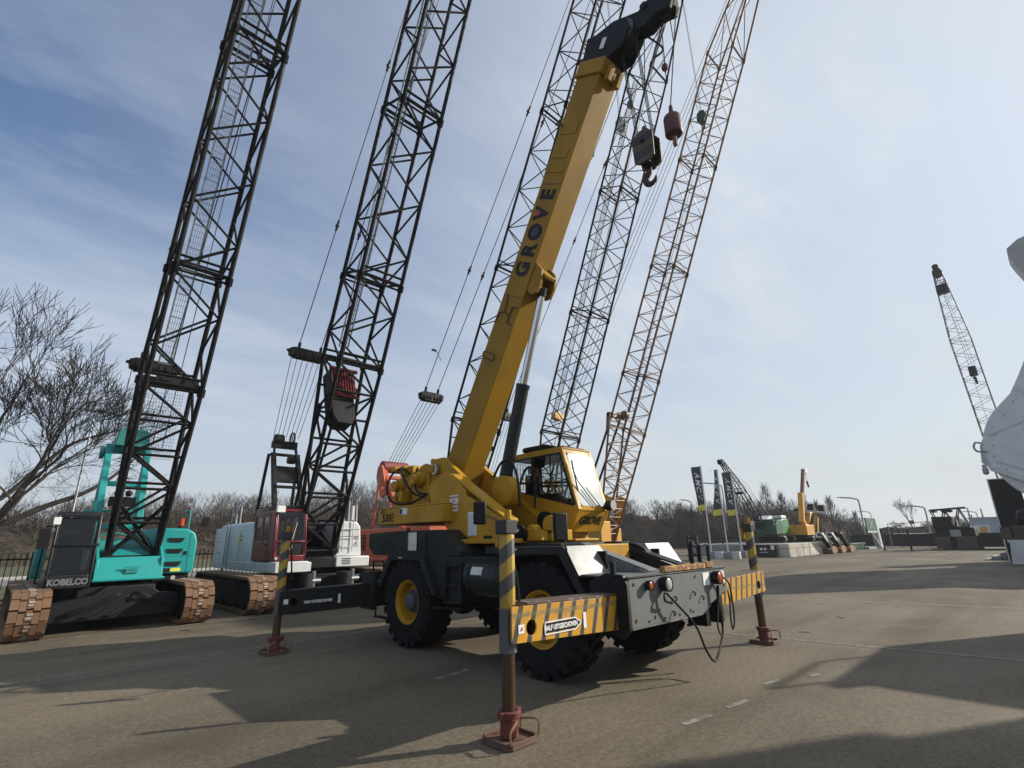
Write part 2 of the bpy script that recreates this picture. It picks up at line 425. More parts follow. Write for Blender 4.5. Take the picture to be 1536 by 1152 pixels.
def marking_mat():
    m, nt, b = nodes('worn_white_paint')
    n = noise(nt, 7, 5, .7); c = mixc(nt, ramp(nt, n, .36, .54), (.27, .25, .215), (.13, .112, .088))
    nt.links.new(c, b.inputs['Base Color']); b.inputs['Roughness'].default_value = .8; return m
MAT['marking'] = marking_mat()
def slab(name, x0, x1, y0, y1, z, mat, h=.06):
    return structure(MB().box(x0, x1, y0, y1, z - h, z).build(name, mat))
slab('grass_verge', -120, 26.0, 16.4, 27.0, .05, 'grass')
slab('road', -120, 26.0, 27.0, 34.0, .03, 'road')
slab('kerb', -120, 26.0, 34.0, 34.25, .16, 'kerb', .2)
slab('grass_field', -160, 130.0, 34.3, 200.0, .08, 'grass')
slab('grass_edge', 62.0, 200.0, 11.0, 34.2, .06, 'grass')
slab('kerb_edge', 61.6, 200.0, 10.7, 10.99, .14, 'kerb', .2)
def line(p, q, wd):
    a, b = V((p[0], p[1], 0)), V((q[0], q[1], 0)); d = (b - a).normalized(); n = V((-d.y, d.x, 0)) * wd / 2
    k = max(1, int((b - a).length / 1.5)); mb = MB()
    for i in range(k):
        s, e = a.lerp(b, i / k), a.lerp(b, (i + 1) / k)
        mb.add([s - n + V((0, 0, .004)), e - n + V((0, 0, .004)), e + n + V((0, 0, .004)), s + n + V((0, 0, .004))], [(0, 1, 2, 3)])
    return structure(mb.build('road_marking', 'marking', recalc=False))
line((-14, 7.42), (6, 7.3), .11); line((6.2, 7.3), (24, 7.25), .11)
line((-14, 3.3), (2.5, 3.5), .08)
line((2.85, 1.2), (3.95, -6.6), .09)
pa, pb = at(1190, 898, z=0), at(1530, 913, z=0); line(pa, pb, .14)
pa, pb = at(1290, 869, z=0), at(1530, 861, z=0); line(pa, pb, .18)
pa, pb = at(1070, 872, z=0), at(1105, 868, z=0); line(pa, pb, .3)
for a_, b_ in (((1025, 1087), (1065, 1073)), ((1090, 1062), (1122, 1050)), ((1145, 1027), (1170, 1020)), ((1215, 1015), (1230, 1011))):
    line(at(*a_, z=0), at(*b_, z=0), .07)
line(at(655, 1019, z=0), at(702, 1004, z=0), .07)
line(at(655, 942, z=0), at(745, 930, z=0), .07)
# ------------------------------------------------------------------ the yellow rough terrain crane
def tyre_mesh(rad, wid, rim):
    """fat tyre lying along x, centre at the origin, with chevron lugs"""
    h = wid / 2
    mb = MB(); mb.lathe([(rim, -h * .62), (rim + .03, -h * .86), (rim + (rad - rim) * .45, -h), (rad - .10, -h * .97), (rad - .045, -h * .82), (rad - .04, 0),
              (rad - .045, h * .82), (rad - .10, h * .97), (rim + (rad - rim) * .45, h), (rim + .03, h * .86), (rim, h * .62)], (0, 0, 0), 'x', 48, True)
    n = 22
    for i in range(n):
        for sd_ in (-1, 1):
            a0 = 2 * math.pi * (i + (.5 if sd_ > 0 else 0)) / n
            def pt(t, x, r): return V((x, r * math.cos(t), r * math.sin(t)))
            da = .075; sk = .20
            vs = []
            for (x, r0, off) in ((sd_ * h * 1.0, rad - .13, 0), (sd_ * h * .93, rad - .0, .02), (-sd_ * h * .08, rad + .0, sk)):
                for q in (-da, da):
                    vs.append(pt(a0 + off * 1.2 + q * (1 if x * sd_ > 0 else .7), x, r0 if r0 < rad - .1 else rad))
                for q in (-da, da):
                    vs.append(pt(a0 + off * 1.2 + q * 1.15, x * .985, (rad - .17) if r0 < rad - .1 else rad - .06))
            fs = []
            for k in (0, 4):
                fs += [(k, k + 1, k + 5, k + 4), (k, k + 4, k + 6, k + 2), (k + 1, k + 3, k + 7, k + 5)]
            fs += [(0, 2, 3, 1), (8, 9, 11, 10)]
            mb.add(vs, fs)
    return mb
def wheel(parent, x, y, z, side, rad=.70, wid=.52):
    o = tyre_mesh(rad, wid, .335).build('wheel', 'rubber', parent, ang=28); o.location = (x, y, z)
    s = side; h = wid / 2
    rim = MB(); rim.lathe([(.20, s * .04), (.285, s * .02), (.30, s * .17), (.322, s * .18), (.328, s * .205), (.35, s * .215), (.352, s * .19), (.335, s * .15), (.335, -s * .15), (.2, -s * .15)], (0, 0, 0), 'x', 40, True)
    rim.lathe([(.01, s * .05), (.21, s * .05), (.21, s * .02), (.01, s * .02)], (0, 0, 0), 'x', 32)
    rim.build('rim', 'yellow', o)
    hub = MB(); hub.lathe([(.19, s * .03), (.19, s * .08), (.15, s * .10), (.13, s * .17), (.09, s * .19), (.01, s * .195)], (0, 0, 0), 'x', 24)
    for k in range(12):
        t = 2 * math.pi * k / 12; hub.cyl((s * .08, .168 * math.cos(t), .168 * math.sin(t)), .013, 0, s * .03, 'x', 6)
    hub.build('hub', 'hub', o)
    return o
def rot_yz(o, n):  # frame along the boom: s along, n up
    pass
G = thing('rough_terrain_crane', 'large yellow telescopic crane on four fat tyres standing on striped outriggers', 'crane', (0, 0, 0))
# carrier frame
f = MB(); f.box(-.55, .55, -2.5, 2.75, .78, 1.24); f.box(-.62, .62, 1.9, 3.05, .62, 1.35); f.box(-.42, .42, -2.0, 2.0, .62, .79)
f.cyl((0, -1.55, .70), .17, -1.02, 1.02, 'x', 16); f.cyl((0, 1.5, .70), .17, -1.02, 1.02, 'x', 16)
f.ball((0, -1.55, .70), .32, 14); f.ball((0, 1.5, .70), .32, 14)
f.box(-1.22, 1.22, -.95, .62, 1.26, 1.44); f.box(-1.0, 1.0, .2, 1.0, .95, 1.3)
f.box(-.59, 1.18, -1.44, .58, 1.242, 1.622); f.build('chassis', 'grey', G, .012)
# engine hood
f = MB(); f.prism([(.62, 1.445), (2.75, 1.445), (2.95, 1.6), (2.95, 1.84), (1.9, 1.865), (.66, 1.86), (.1, 1.52), (.1, 1.445)], 'x', -1.2, 1.2)
for y in (1.0, 1.28, 1.56): f.box(-1.215, -1.2, y, y + .012, 1.48, 1.84)
hood = f.build('engine_hood', 'grey', G, .015)
m = MB(); m.box(-1.208, -1.202, 1.30, 1.58, 1.53, 1.83); m.build('notice_plate', 'cream', hood)
# turntable bearing
m = MB(); m.lathe([(.62, 1.44), (.62, 1.50), (.66, 1.50), (.66, 1.56), (.60, 1.57), (.60, 1.63)], (0, -.05, 0), 'z', 40); m.build('slewing_ring', 'black', G)
# fenders
for sx in (-1, 1):
    x0, x1 = (-1.3, -.62) if sx < 0 else (.6, 1.3)
    xo = x0 if sx < 0 else x1
    xi = x1 if sx < 0 else x0
    m = MB(); prof = [(-.72, 1.58), (-2.06, 1.585), (-2.39, 1.04)]
    inner = [(-2.33, 1.02), (-2.02, 1.53), (-.72, 1.525)]
    m.prism([(-.66, 1.52), (-.66, 1.58), (-2.06, 1.585), (-2.40, 1.04), (-2.33, 1.02), (-2.02, 1.525)], 'x', x0 + .02, x1 - .02)
    m.prism([(-.60, 1.58), (-2.075, 1.59), (-2.42, 1.03), (-2.33, 1.0), (-2.0, 1.49), (-.60, 1.49)], 'x', min(xo, xo - sx * .02), max(xo, xo - sx * .02))
    fo = m.build('fender', 'grey', G, .006)
    m = MB()   # pale sheet lying on the sloping front of the arch
    a, b = V((0, -2.085, 1.588)), V((0, -2.30, 1.235))
    if sx < 0: pts = [(x0 + .03, 0.), (x1 + .06, 0.), (x1 + .10, .45), (x1 + .02, 1.), (x0 + .02, 1.)]
    else: pts = [(x0 - .02, 0.), (x1 - .03, 0.), (x1 + .0, 1.), (x0 + .02, 1.)]
    vs = []
    for off in (.004, .016):
        for (x, t) in pts:
            p = a.lerp(b, t); vs.append((x, p.y - off * .85, p.z + off * .5))
    n_ = len(pts)
    m.add(vs, [tuple(range(n_)), tuple(range(2 * n_ - 1, n_ - 1, -1))] + [(i, (i + 1) % n_, (i + 1) % n_ + n_, i + n_) for i in range(n_)])
    m.build('slope_sheet', 'white_grey', fo, 0)
    if sx < 0:
        lt = MB(); lt.box(x0 - .008, x0 - .001, -1.26, -1.14, 1.545, 1.565); lt.build('marker', 'whitecard', fo)
    m = MB()   # rear arch
    pr = [(2.03, 1.44), (1.0, 1.44), (.60, .87), (.66, .85), (1.06, 1.385), (1.98, 1.39), (2.30, .90), (2.36, .92)]
    m.prism(pr, 'x', x0 + .02, x1 - .02)
    pr2 = [(2.05, 1.455), (1.0, 1.455), (.99, 1.44), (.72, .60), (.62, .62), (.55, 1.1), (.40, 1.44), (.40, .86), (.64, .84), (1.08, 1.37), (1.96, 1.37), (2.28, .90), (2.38, .92)]
    m.prism([(2.05, 1.455), (.98, 1.455), (.60, .87), (.68, .84), (1.08, 1.37), (1.96, 1.37), (2.28, .90), (2.38, .92)], 'x', min(xo, xo - sx * .02), max(xo, xo - sx * .02))
    m.prism([(1.0, 1.45), (.40, 1.45), (.40, 1.0), (.56, .80), (.70, .82)], 'x', x0 + .1, x1 - .06)
    rf = m.build('fender', 'grey', G, .006)
    if sx < 0:
        lt = MB(); lt.box(x0 - .008, x0 - .001, 1.60, 1.70, 1.405, 1.42); lt.build('marker', 'whitecard', rf)
for sx in (-1, 1):
    m = MB(); m.box(sx * .66 - .015, sx * .66 + .015, -2.28, -.66, .62, 1.52); m.build('arch_wall', 'black', G); m = MB(); m.box(sx * .66 - .015, sx * .66 + .015, .45, 2.4, .62, 1.42); m.build('arch_wall', 'black', G)
# wheels
for (x, y, s) in ((-1.02, 1.49, -1), (-1.02, -1.60, -1), (1.02, -1.60, 1), (1.02, 1.49, 1)):
    wheel(G, x, y, .70, s)
# front outrigger box
m = MB(); m.prism([(-1.25, .725), (.36, .715), (.62, .80), (1.2, .955), (1.2, 1.235), (-1.25, 1.235)], 'y', -2.99, -2.94)
m.box(-1.22, 1.17, -2.938, -2.49, 1.0, 1.20); m.box(-1.22, .34, -2.938, -2.49, .73, .76)
m.build('outrigger_box', 'plate', G, .006)
m = MB(); m.prism([(-3.0, .71), (-2.90, .62), (-2.5, .70), (-2.48, 1.20), (-2.72, 1.30), (-2.95, 1.28), (-3.0, 1.18)], 'x', -1.31, -1.252)
m.box(-1.30, 1.20, -3.0, -2.30, 1.238, 1.256)
m.box(-1.33, -1.29, -2.86, -2.80, 1.256, 1.42)
m.build('deck_plate', 'black', G, .005)
m = MB(); m.box(-1.24, 1.19, -2.98, -2.31, 1.258, 1.264); m.build('deck_sheet', 'plate', G)
m = MB(); m.box(-.46, .62, -2.995, -2.92, 1.267, 1.335); m.box(.66, .86, -2.995, -2.90, 1.267, 1.345); m.build('bumper_rail', paint('rust_eaten_yellow', (.20, .085, .03), .75, .5, 1.5, rustcol=(.55, .30, .05)), G, .006)
for (x0, x1, y, z) in ((.36, .56, -2.95, 1.60), (.62, 1.12, -2.93, 1.56)):
    m = MB(); m.pipe(catmull([(x0, y, 1.26), (x0, y, z - .06), (x0 + .04, y, z), (x1 - .04, y + .1, z), (x1, y + .12, z - .06), (x1, y + .12, 1.26)], 4), .022, 8)
    m.build('grab_hoop', 'black', G)
# sloping gussets in front of the engine-less nose
for (x, w_) in ((-.57, .03), (.34, .03)):
    m = MB(); m.prism([(-1.55, 1.30), (-1.55, 1.60), (-1.75, 1.60), (-2.1, 1.48), (-2.75, 1.285), (-2.75, 1.27), (-2.2, 1.262)], 'x', x, x + w_)
    m.prism([(-1.5, 1.60), (-1.52, 1.63), (-1.76, 1.63), (-2.12, 1.505), (-2.8, 1.30), (-2.8, 1.275), (-2.1, 1.475), (-1.75, 1.60)], 'x', x + w_, x + w_ + .22)
    m.build('gusset', 'plate' if x < 0 else 'grey', G, .004)
m = MB(); m.box(-.5, .3, -2.0, -1.45, 1.35, 1.60); m.build('nose_cover', 'yellow', G, .012)
m = MB(); m.prism(arc((-1.95, 1.265), .34, 0, 180, 14), 'x', .42, .56); m.build('winch_guard', 'black', G, .006)
# outrigger beams, jacks and pads
def outrigger(sx, y, front):
    mname = 'hz_beam' if front else 'grey'
    yf, yb = (y - .115, y + .125)
    if front:
        pts = [(-2.945, .79), (-1.10, .705), (-1.10, 1.06), (-2.945, 1.10)]
    else:
        pts = [(-2.93, .575), (-1.0, .575), (-1.0, .945), (-2.93, .93)]
    pts = [(sx * -a, b) for a, b in pts]
    hole = [(sx * 2.69 + .068 * math.cos(t * math.pi / 9), (.90 if front else .75) + .068 * math.sin(t * math.pi / 9)) for t in range(18)]
    m = MB(); m.prism(pts, 'y', yf, yf + .018, [hole])
    cut = lambda p: (p[0] - sx * .20, p[1]) if abs(p[0]) > 2 else p
    m.prism([cut(p) for p in pts], 'y', yb - .018, yb)
    pts = [cut(p) for p in pts]
    for z0, z1 in ((0, 1), (2, 3)):
        a, b = V((pts[z0][0], 0, pts[z0][1])), V((pts[z1][0], 0, pts[z1][1]))
        m.beam((a.x, (yf + yb) / 2, a.z), (b.x, (yf + yb) / 2, b.z), yb - yf - .04, .02)
    bo = m.build('outrigger_beam', mname, G, .004)
    if front:
        t = MB(); a, b = V((pts[3][0], 0, pts[3][1] + .012)), V((pts[2][0], 0, pts[2][1] + .012)); t.beam((a.x, (yf + yb) / 2, a.z), (b.x, (yf + yb) / 2, b.z), yb - yf + .012, .018)
        t.build('top_flange', paint('scuffed_flange', (.09, .06, .04), .6, .5, .9, rustcol=(.35, .3, .25)), bo)
    if sx < 0:
        zc = .865 if front else .73
        s = MB(); xa = sx * 2.50; s.box(xa, xa + .44, yf - .006, yf - .002, zc - .035, zc + .042)
        s.add([(xa + .44, yf - .004, zc - .055), (xa + .44, yf - .004, zc + .062), (xa + .53, yf - .004, zc + .0035)], [(0, 1, 2)])
        so = s.build('sign_plate', 'ink', bo)
        e = MB()
        if front:
            for p, q in (((xa - .01, zc - .05), (xa + .44, zc - .05)), ((xa - .01, zc + .057), (xa + .44, zc + .057)), ((xa - .01, zc - .05), (xa - .01, zc + .057)), ((xa + .44, zc - .05), (xa + .54, zc + .003)), ((xa + .44, zc + .057), (xa + .54, zc + .003))):
                e.beam((p[0], yf - .008, p[1]), (q[0], yf - .008, q[1]), .004, .011, (0, 0, 1) if p[1] == q[1] else (0, 1, 0) if False else (1, 0, 0) if p[0] == q[0] else (0, 0, 1))
            e.build('sign_border', 'ink_white', so)
        lettering('lettering', 'HALF UITGESCHOVEN', .062, 'ink_white', so, (xa + .225, yf - .010, zc + .003), (1, 0, 0), (0, 0, 1), .003, .0022, 0, .80)
        k = MB(); k.box(sx * 1.92, sx * 1.875, yf - .006, yf - .002, zc - .06, zc + .09); k.build('sticker', 'whitecard', bo)
        k = MB(); k.box(sx * 2.865, sx * 2.79, yf - .006, yf - .002, zc - .0, zc + .075); ko = k.build('sticker', 'whitecard', bo)
        if front:
            k = MB(); k.prism([(sx * 2.845, zc + .02), (sx * 2.82, zc + .025), (sx * 2.805, zc + .055), (sx * 2.83, zc + .05)], 'y', yf - .009, yf - .007); k.build('pictogram', 'ink_red', ko)
    # jack
    x = sx * 2.885; r = .075
    low = .715 if front else .57
    j = MB()
    j.lathe([(r, low), (r, 1.74)], (x, y, 0), 'z', 8)
    jo = j.build('jack', 'hz_jack', G, .006, ang=60)
    c = MB(); c.lathe([(r + .006, low - .01), (r + .006, 1.08 if front else .95)], (x, y, 0), 'z', 8); c.build('lower_sleeve', paint('peeling_sleeve', (.085, .088, .09), .5, .4, .5, rustcol=(.34, .34, .33)), jo)
    c = MB(); c.box(x - .08, x + .075, y - .075, y + .08, 1.742, 1.875); c.build('cap', paint('worn_cap', (.05, .05, .048), .5, .4, .4), jo, .01)
    c = MB(); c.cyl((x + .02, y, 0), .035, 1.876, 1.97, 'z', 8); c.box(x - .03, x + .06, y + .085, y + .14, 1.62, 1.80); c.cyl((x + .02, y + .02, 0), .05, 1.876, 1.90, 'z', 8)
    c.build('valve', 'yellow', jo, .004)
    c = MB(); c.lathe([(.061, .16), (.061, low)], (x, y, 0), 'z', 20); c.build('ram', 'brownrod', jo)
    c = MB(); c.lathe([(.080, .045), (.080, .18), (.095, .185), (.104, .24), (.075, .25), (.065, .235)], (x, y, 0), 'z', 16)
    c.box(x - .12, x - .08, y - .03, y + .03, .19, .245); c.box(x + .08, x + .125, y - .03, y + .03, .17, .25); c.build('collar', 'redpad', jo, .003)
    p = MB(); q = .19
    oct_ = [(-q + .05, -q), (q - .05, -q), (q, -q + .05), (q, q - .05), (q - .05, q), (-q + .05, q), (-q, q - .05), (-q, -q + .05)]
    p.prism([(x + a, y + b) for a, b in oct_], 'z', .005, .0295)
    p.prism([(x + a, y + b) for a, b in oct_], 'z', .031, .058, [[(x + a * .93, y + b * .93) for a, b in oct_]])
    p.build('pad', 'rustpad', jo, .003)
    h = MB()
    h.pipe(catmull([(x - .16, y - .19, .05), (x - .16, y - .18, .14), (x - .06, y - .15, .19), (x - .05, y - .10, .19)], 4), .011, 6)
    h.pipe(catmull([(x + .18, y - .18, .05), (x + .18, y - .18, .17), (x + .10, y - .08, .18), (x + .08, y - .05, .17)], 4), .010, 6)
    h.pipe([(x + .19, y + .05, .05), (x + .19, y + .05, .15)], .010, 6)
    h.build('pad_handle', 'rusty', jo)
    hs = MB(); hs.pipe(catmull([(x + .06, y + .12, 1.74), (x + .14, y + .10, 1.6), (x + .15, y + .02, 1.3), (x + .16, y, 1.08)], 5), .014, 6); hs.build('jack_hose', 'hose', jo)
for sx in (-1, 1):
    outrigger(sx, -2.735, True); outrigger(sx, 2.735, False)
# rear outrigger box and steps
m = MB(); m.box(-1.22, 1.22, 2.56, 2.92, .55, .98); m.box(-1.30, -1.22, 2.50, 2.96, .50, 1.15); m.build('outrigger_box', 'grey', G, .008)
m = MB(); m.pipe([(-1.1, 2.52, 1.0), (-1.1, 2.52, 1.33), (-1.1, 2.9, 1.33), (-1.1, 2.9, 1.0)], .018, 6); m.build('grab_hoop', 'black', G)
m = MB(); m.pipe([(-1.26, 2.45, .56), (-1.26, 2.45, .40), (-1.26, 2.0, .40)], .018, 6); m.box(-1.30, -1.18, 1.95, 2.46, .39, .41); m.build('step', 'black', G)
# hydraulic tank and step box between the axles
m = MB(); m.lathe([(.01, -.87), (.20, -.87), (.262, -.845), (.272, -.83), (.272, -.10), (.262, -.08), (.20, -.06), (.01, -.06)], (-1.03, 0, 1.16), 'y', 36)
m.lathe([(.276, -.78), (.284, -.78), (.284, -.74), (.276, -.74)], (-1.03, 0, 1.16), 'y', 36, True); m.lathe([(.276, -.20), (.284, -.20), (.284, -.16), (.276, -.16)], (-1.03, 0, 1.16), 'y', 36, True)
tk = m.build('hydraulic_tank', 'cylgrey', G)
m = MB()
for i in range(6):
    a0, a1 = R(172 - i * 4), R(172 - (i + 1) * 4); rr = .276
    p = lambda a, y: (-1.03 + rr * math.cos(a), y, 1.16 + rr * math.sin(a))
    m.add([p(a0, -.52), p(a0, -.27), p(a1, -.27), p(a1, -.52)], [(0, 1, 2, 3)])
m.build('data_plate', 'cream', tk)
m = MB(); m.cyl((-1.03, -.72, 0), .05, 1.43, 1.52, 'z', 12); m.cyl((-1.03, -.72, 0), .065, 1.50, 1.53, 'z', 12); m.build('filler_cap', 'steel', tk)
m = MB()
for y in (.0, .40): m.box(-1.26, -1.20, y, y + .03, .76, 1.35)
for z in (.76, 1.0, 1.3): m.box(-1.27, -1.0, .0, .43, z, z + .025)
m.box(-1.19, -.7, .02, .40, .78, 1.32)
m.build('step_box', 'grey', G, .006)
m = MB()
for y in (.10, .33): m.pipe(catmull([(-1.24, y, 1.30), (-1.28, y, 1.26), (-1.28, y, 1.06), (-1.24, y, 1.02)], 4), .014, 6)
m.pipe([(-1.24, 0, .70), (-1.24, .9, .66)], .018, 6)
m.build('grab_handle', 'black', G)
m = MB(); m.box(-.9, .9, -.2, .8, .84, 1.26); m.cyl((0, 0, .66), .06, -1.2 + .2, .8, 'y', 10); m.build('transmission', 'black', G, .02)
# lamps, hoses on the front plate
def lamp(x, z, r, lens, dep=.09, hood=True):
    m = MB(); m.lathe([(r * .5, -2.995), (r * .98, -3.01), (r, -3.0 - dep), (r * .90, -3.0 - dep), (r * .88, -3.0 - dep + .02)], (x, 0, z), 'y', 20)
    o = m.build('front_lamp', 'black', G)
    l = MB(); l.ball((x, -3.0 - dep + .015, z), r * .86, 14, (1, .35, 1)); l.build('lens', lens, o)
lamp(-.905, 1.15, .056, 'amber', .07); lamp(-.56, 1.145, .088, 'clear', .10); lamp(.80, 1.135, .088, 'amber', .10)
m = MB(); m.box(.50, .68, -2.998, -2.994, 1.05, 1.21); m.box(.93, 1.14, -2.998, -2.994, 1.05, 1.21); m.build('reflector_plate', 'whitecard', G)
m = MB()
for x, z in ((-.28, .98), (.20, 1.0), (.42, .93), (-.35, .82)): m.pipe(catmull([(x, -2.99, z), (x - .02, -3.03, z - .015), (x - .03, -3.02, z - .05)], 3), .009, 5)
for x in (-.9, -.55, -.2, .15): m.cyl((x, 0, .765), .012, -3.0, -2.985, 'y', 6)
m.build('cable_clip', 'black', G)
m = MB(); m.prism([(-1.25, .712), (.36, .702), (.62, .787), (.62, .80), (.36, .716), (-1.25, .727)], 'y', -3.003, -2.93); m.build('plate_edge', 'steel', G)
for x, z in ((-1.15, 1.18), (-1.15, .80), (-.75, .80), (-.3, .79), (.1, .79), (.3, 1.18), (1.12, 1.02), (-.35, 1.2)):
    m = MB(); m.cyl((x, 0, z), .018, -3.004, -2.99, 'y', 6); m.build('bolt', 'rusty', G)
for pts, r in (
    ([(-.62, -3.06, 1.05), (-.66, -3.08, .97), (-.50, -3.07, .93)], .016),
    ([(-.58, -3.06, 1.04), (-.45, -3.10, .92), (-.08, -3.12, .64), (.08, -3.14, .35), (.24, -3.15, .20), (.40, -3.14, .27), (.60, -3.1, .38), (.72, -3.08, .52), (.73, -3.05, .80), (.76, -3.06, 1.04)], .014),
    ([(.75, -3.08, 1.04), (.72, -3.07, .85), (.60, -3.08, .62), (.58, -3.09, .50), (.66, -3.09, .44), (.72, -3.09, .60), (.74, -3.06, .90)], .011),
    ([(.86, -3.07, 1.16), (1.05, -3.09, 1.05), (1.12, -3.08, .80), (1.10, -3.08, .56), (1.02, -3.08, .46), (1.0, -3.08, .60), (1.08, -3.06, .80), (1.10, -3.04, .95)], .011)):
    m = MB(); m.pipe(catmull(pts, 7), r, 7); m.build('brake_hose', 'hose', G)
m = MB()
for (x0, x1) in ((.66, .78), (1.06, 1.20)): m.box(x0, x1, -2.90, -2.62, .52, .93)
m.box(1.20, 1.30, -2.9, -2.66, .88, .92); m.box(.62, 1.3, -2.66, -2.62, .50, .53); m.build('mud_flap', 'black', G, .006)
# mirrors on rods
def mirror(base, knee, c, w_, h_, face):
    m = MB(); m.pipe([base, knee, c], .011, 6); o = m.build('mirror_arm', 'black', G)
    T = M.Translation(V(c)) @ M.Rotation(face, 4, 'Z')
    b = MB(); b.box(-w_ / 2, w_ / 2, -.03, .03, -h_ / 2, h_ / 2, T); b.build('mirror', 'black', G, .022)
mirror((-1.27, -2.15, 1.44), (-1.26, -2.10, 1.62), (-1.30, -2.06, 1.83), .20, .35, R(-20))
mirror((-.72, -.35, 1.88), (-.95, -.48, 1.98), (-1.33, -.52, 2.07), .19, .33, R(-38))
# ------------------------------------------------------------------ superstructure
m = MB(); m.box(-.95, 1.15, -.62, 1.2, 1.63, 1.70); m.prism([(-.60, 1.70), (-.60, 1.82), (-.2, 1.86), (.2, 1.86), (.2, 1.70)], 'x', -.48, 1.15)
m.box(.35, 1.0, -.95, -.62, 1.64, 1.68); m.build('turntable', 'yellow', G, .012)
for x in (-.46, .32):
    m = MB(); m.prism([(2.0, 2.35), (2.02, 3.12), (1.94, 3.24), (1.56, 3.24), (1.50, 3.16), (-.12, 2.02), (-.55, 1.80), (-.55, 1.70), (1.0, 1.70)], 'x', x, x + .05)
    m.build('mast_plate', 'yellow', G, .006)
m = MB()
for x in (-.50, .34):
    a, b = V((0, 1.50, 3.20)), V((0, -.16, 2.03)); m.beam((x + .03, a.y, a.z), (x + .03, b.y, b.z), .11, .035, (0, 1, 1))
m.build('mast_flange', 'yellow', G, .005)
m = MB(); m.cyl((0, 1.76, 3.02), .075, -.54, .46, 'x', 16); m.cyl((0, 1.76, 3.02), .10, -.56, -.46, 'x', 16); m.build('boom_pin', 'steel', G)
# side cover with stickers
sh = [(1.60, 2.64), (1.50, 2.74), (.99, 2.84), (.52, 2.52), (.50, 2.40), (.38, 2.38), (-.50, 1.96), (-.42, 1.66), (.0, 1.62), (.74, 1.635), (1.52, 2.33)]
m = MB(); m.prism(sh, 'x', -.78, -.52)
shp = m.build('side_cover', 'yellow', G, .02)
m = MB(); m.prism([(.97, 2.80), (.94, 2.845), (-.5, 2.0), (-.5, 1.95)], 'x', -.76, -.50); m.build('cover_ridge', 'yellow', shp, .01)
def sticker(x, y0, y1, z0, z1, mat, lines, ink, parent, n=4):
    m = MB(); m.box(x - .006, x - .002, y0, y1, z0, z1); o = m.build('warning_sticker', mat, parent)
    return o
st = sticker(-.78, .70, .93, 2.17, 2.45, 'whitecard', 4, 'ink_red', shp)
for i, tx in enumerate(('VERBODEN', 'ZICH', 'TE BEVINDEN', 'IN BEREIK')):
    lettering('lettering', tx, .052, 'ink_red', st, (-.788, .815, 2.405 - i * .062), (0, -1, 0), (0, 0, 1), .002, .001, 0, .85)
st = sticker(-.78, .20, .42, 1.76, 2.14, 'whitecard', 4, 'ink', shp)
m = MB()
for i in range(7): m.box(-.790, -.787, .215, .405, 1.83 + i * .042, 1.834 + i * .042)
for i in range(4): m.box(-.790, -.787, .225 + i * .055, .228 + i * .055, 1.80, 2.11)
m.box(-.790, -.787, .27, .34, 1.785, 1.80); m.build('load_table', plain('pale_blue_print', (.25, .32, .5), .6, 0, .1, 5, 0), st)
m = MB(); m.box(-.79, -.78, -.18, .02, 1.70, 1.75); m.build('cover_slot', 'black', G)
m = MB(); m.cyl((-.62, -.52, 1.78), .09, -.12, .12, 'x', 14); m.cyl((-.50, -.52, 1.76), .15, -.03, .03, 'x', 18); m.build('swing_drive', 'black', G)
m = MB(); m.box(-.46, -.30, -.95, -.60, 1.66, 1.80); m.prism(arc((-.72, 1.80), .10, 0, 180, 10), 'x', -.46, -.30); m.cyl((-.28, -.95, 1.90), .14, 0, .06, 'x', 18); m.box(-.28, .2, -1.02, -.7, 1.66, 1.82); m.build('swing_gearbox', 'yellow', G, .01)
# counterweight
m = MB(); pts = [(-.98, .85), (-.98, 2.95), (-.86, 3.25), (-.6, 3.36), (.6, 3.36), (.86, 3.25), (.98, 2.95), (.98, .85)]
m.prism(pts, 'z', 2.0, 2.30); m.box(-.98, .98, .85, 2.9, 2.302, 2.33)
cw = m.build('counterweight', 'yellow', G, .02)
lettering('lettering', '530', .21, 'ink', cw, (-.986, 2.72, 2.12), (0, -1, 0), (0, 0, 1), .004, .004, .15)
lettering('lettering', 'E', .21, 'ink_brown', cw, (-.986, 2.50, 2.12), (0, -1, 0), (0, 0, 1), .004, .004, .15)
lettering('lettering', 'RT', .13, 'ink_brown', cw, (-.986, 2.86, 2.25), (0, -1, 0), (0, 0, 1), .004, .003, .15)
m = MB(); m.box(-.986, -.982, 1.98, 2.24, 2.17, 2.29); pl = m.build('dealer_plate', 'whitecard', cw)
m = MB(); m.prism([(2.23, 2.18), (2.13, 2.18), (2.17, 2.22), (2.12, 2.26), (2.23, 2.28)], 'x', -.990, -.987); m.build('emblem', 'ink', pl)
# hoists behind the mast
for y, z, r in ((2.28, 2.86, .27), (2.95, 2.78, .25)):
    m = MB(); m.lathe([(r + .07, -.40), (r + .07, -.37), (r - .07, -.36), (r - .07, .36), (r + .07, .37), (r + .07, .40)], (0, y, z), 'x', 28)
    m.mat(1); m.lathe([(r - .02, -.355), (r + .0, -.30), (r + .0, .30), (r - .02, .355)], (0, y, z), 'x', 28); m.mat(0)
    m.cyl((0, y, z), .15, -.62, -.40, 'x', 14); m.cyl((0, y, z), .11, -.72, -.62, 'x', 12); m.box(-.5, -.42, y - .3, y + .3, 2.33, z + .1); m.box(.42, .5, y - .3, y + .3, 2.33, z + .1)
    hw = m.build('hoist_winch', ['yellow', 'rope'], G, .008)
rr_ = random.Random(3)
m = MB()
for i in range(16):
    y = rr_.uniform(1.85, 3.25); z = rr_.uniform(2.45, 3.15); x = rr_.uniform(-.62, -.3); a, b, c = (rr_.uniform(.04, .11) for _ in range(3))
    m.box(x - a, x + a, y - b, y + b, z - c, z + c)
for y, z in ((1.85, 3.2), (2.05, 3.22), (2.6, 3.12)): m.cyl((-.3, y, z), .06, -.1, .2, 'x', 10)
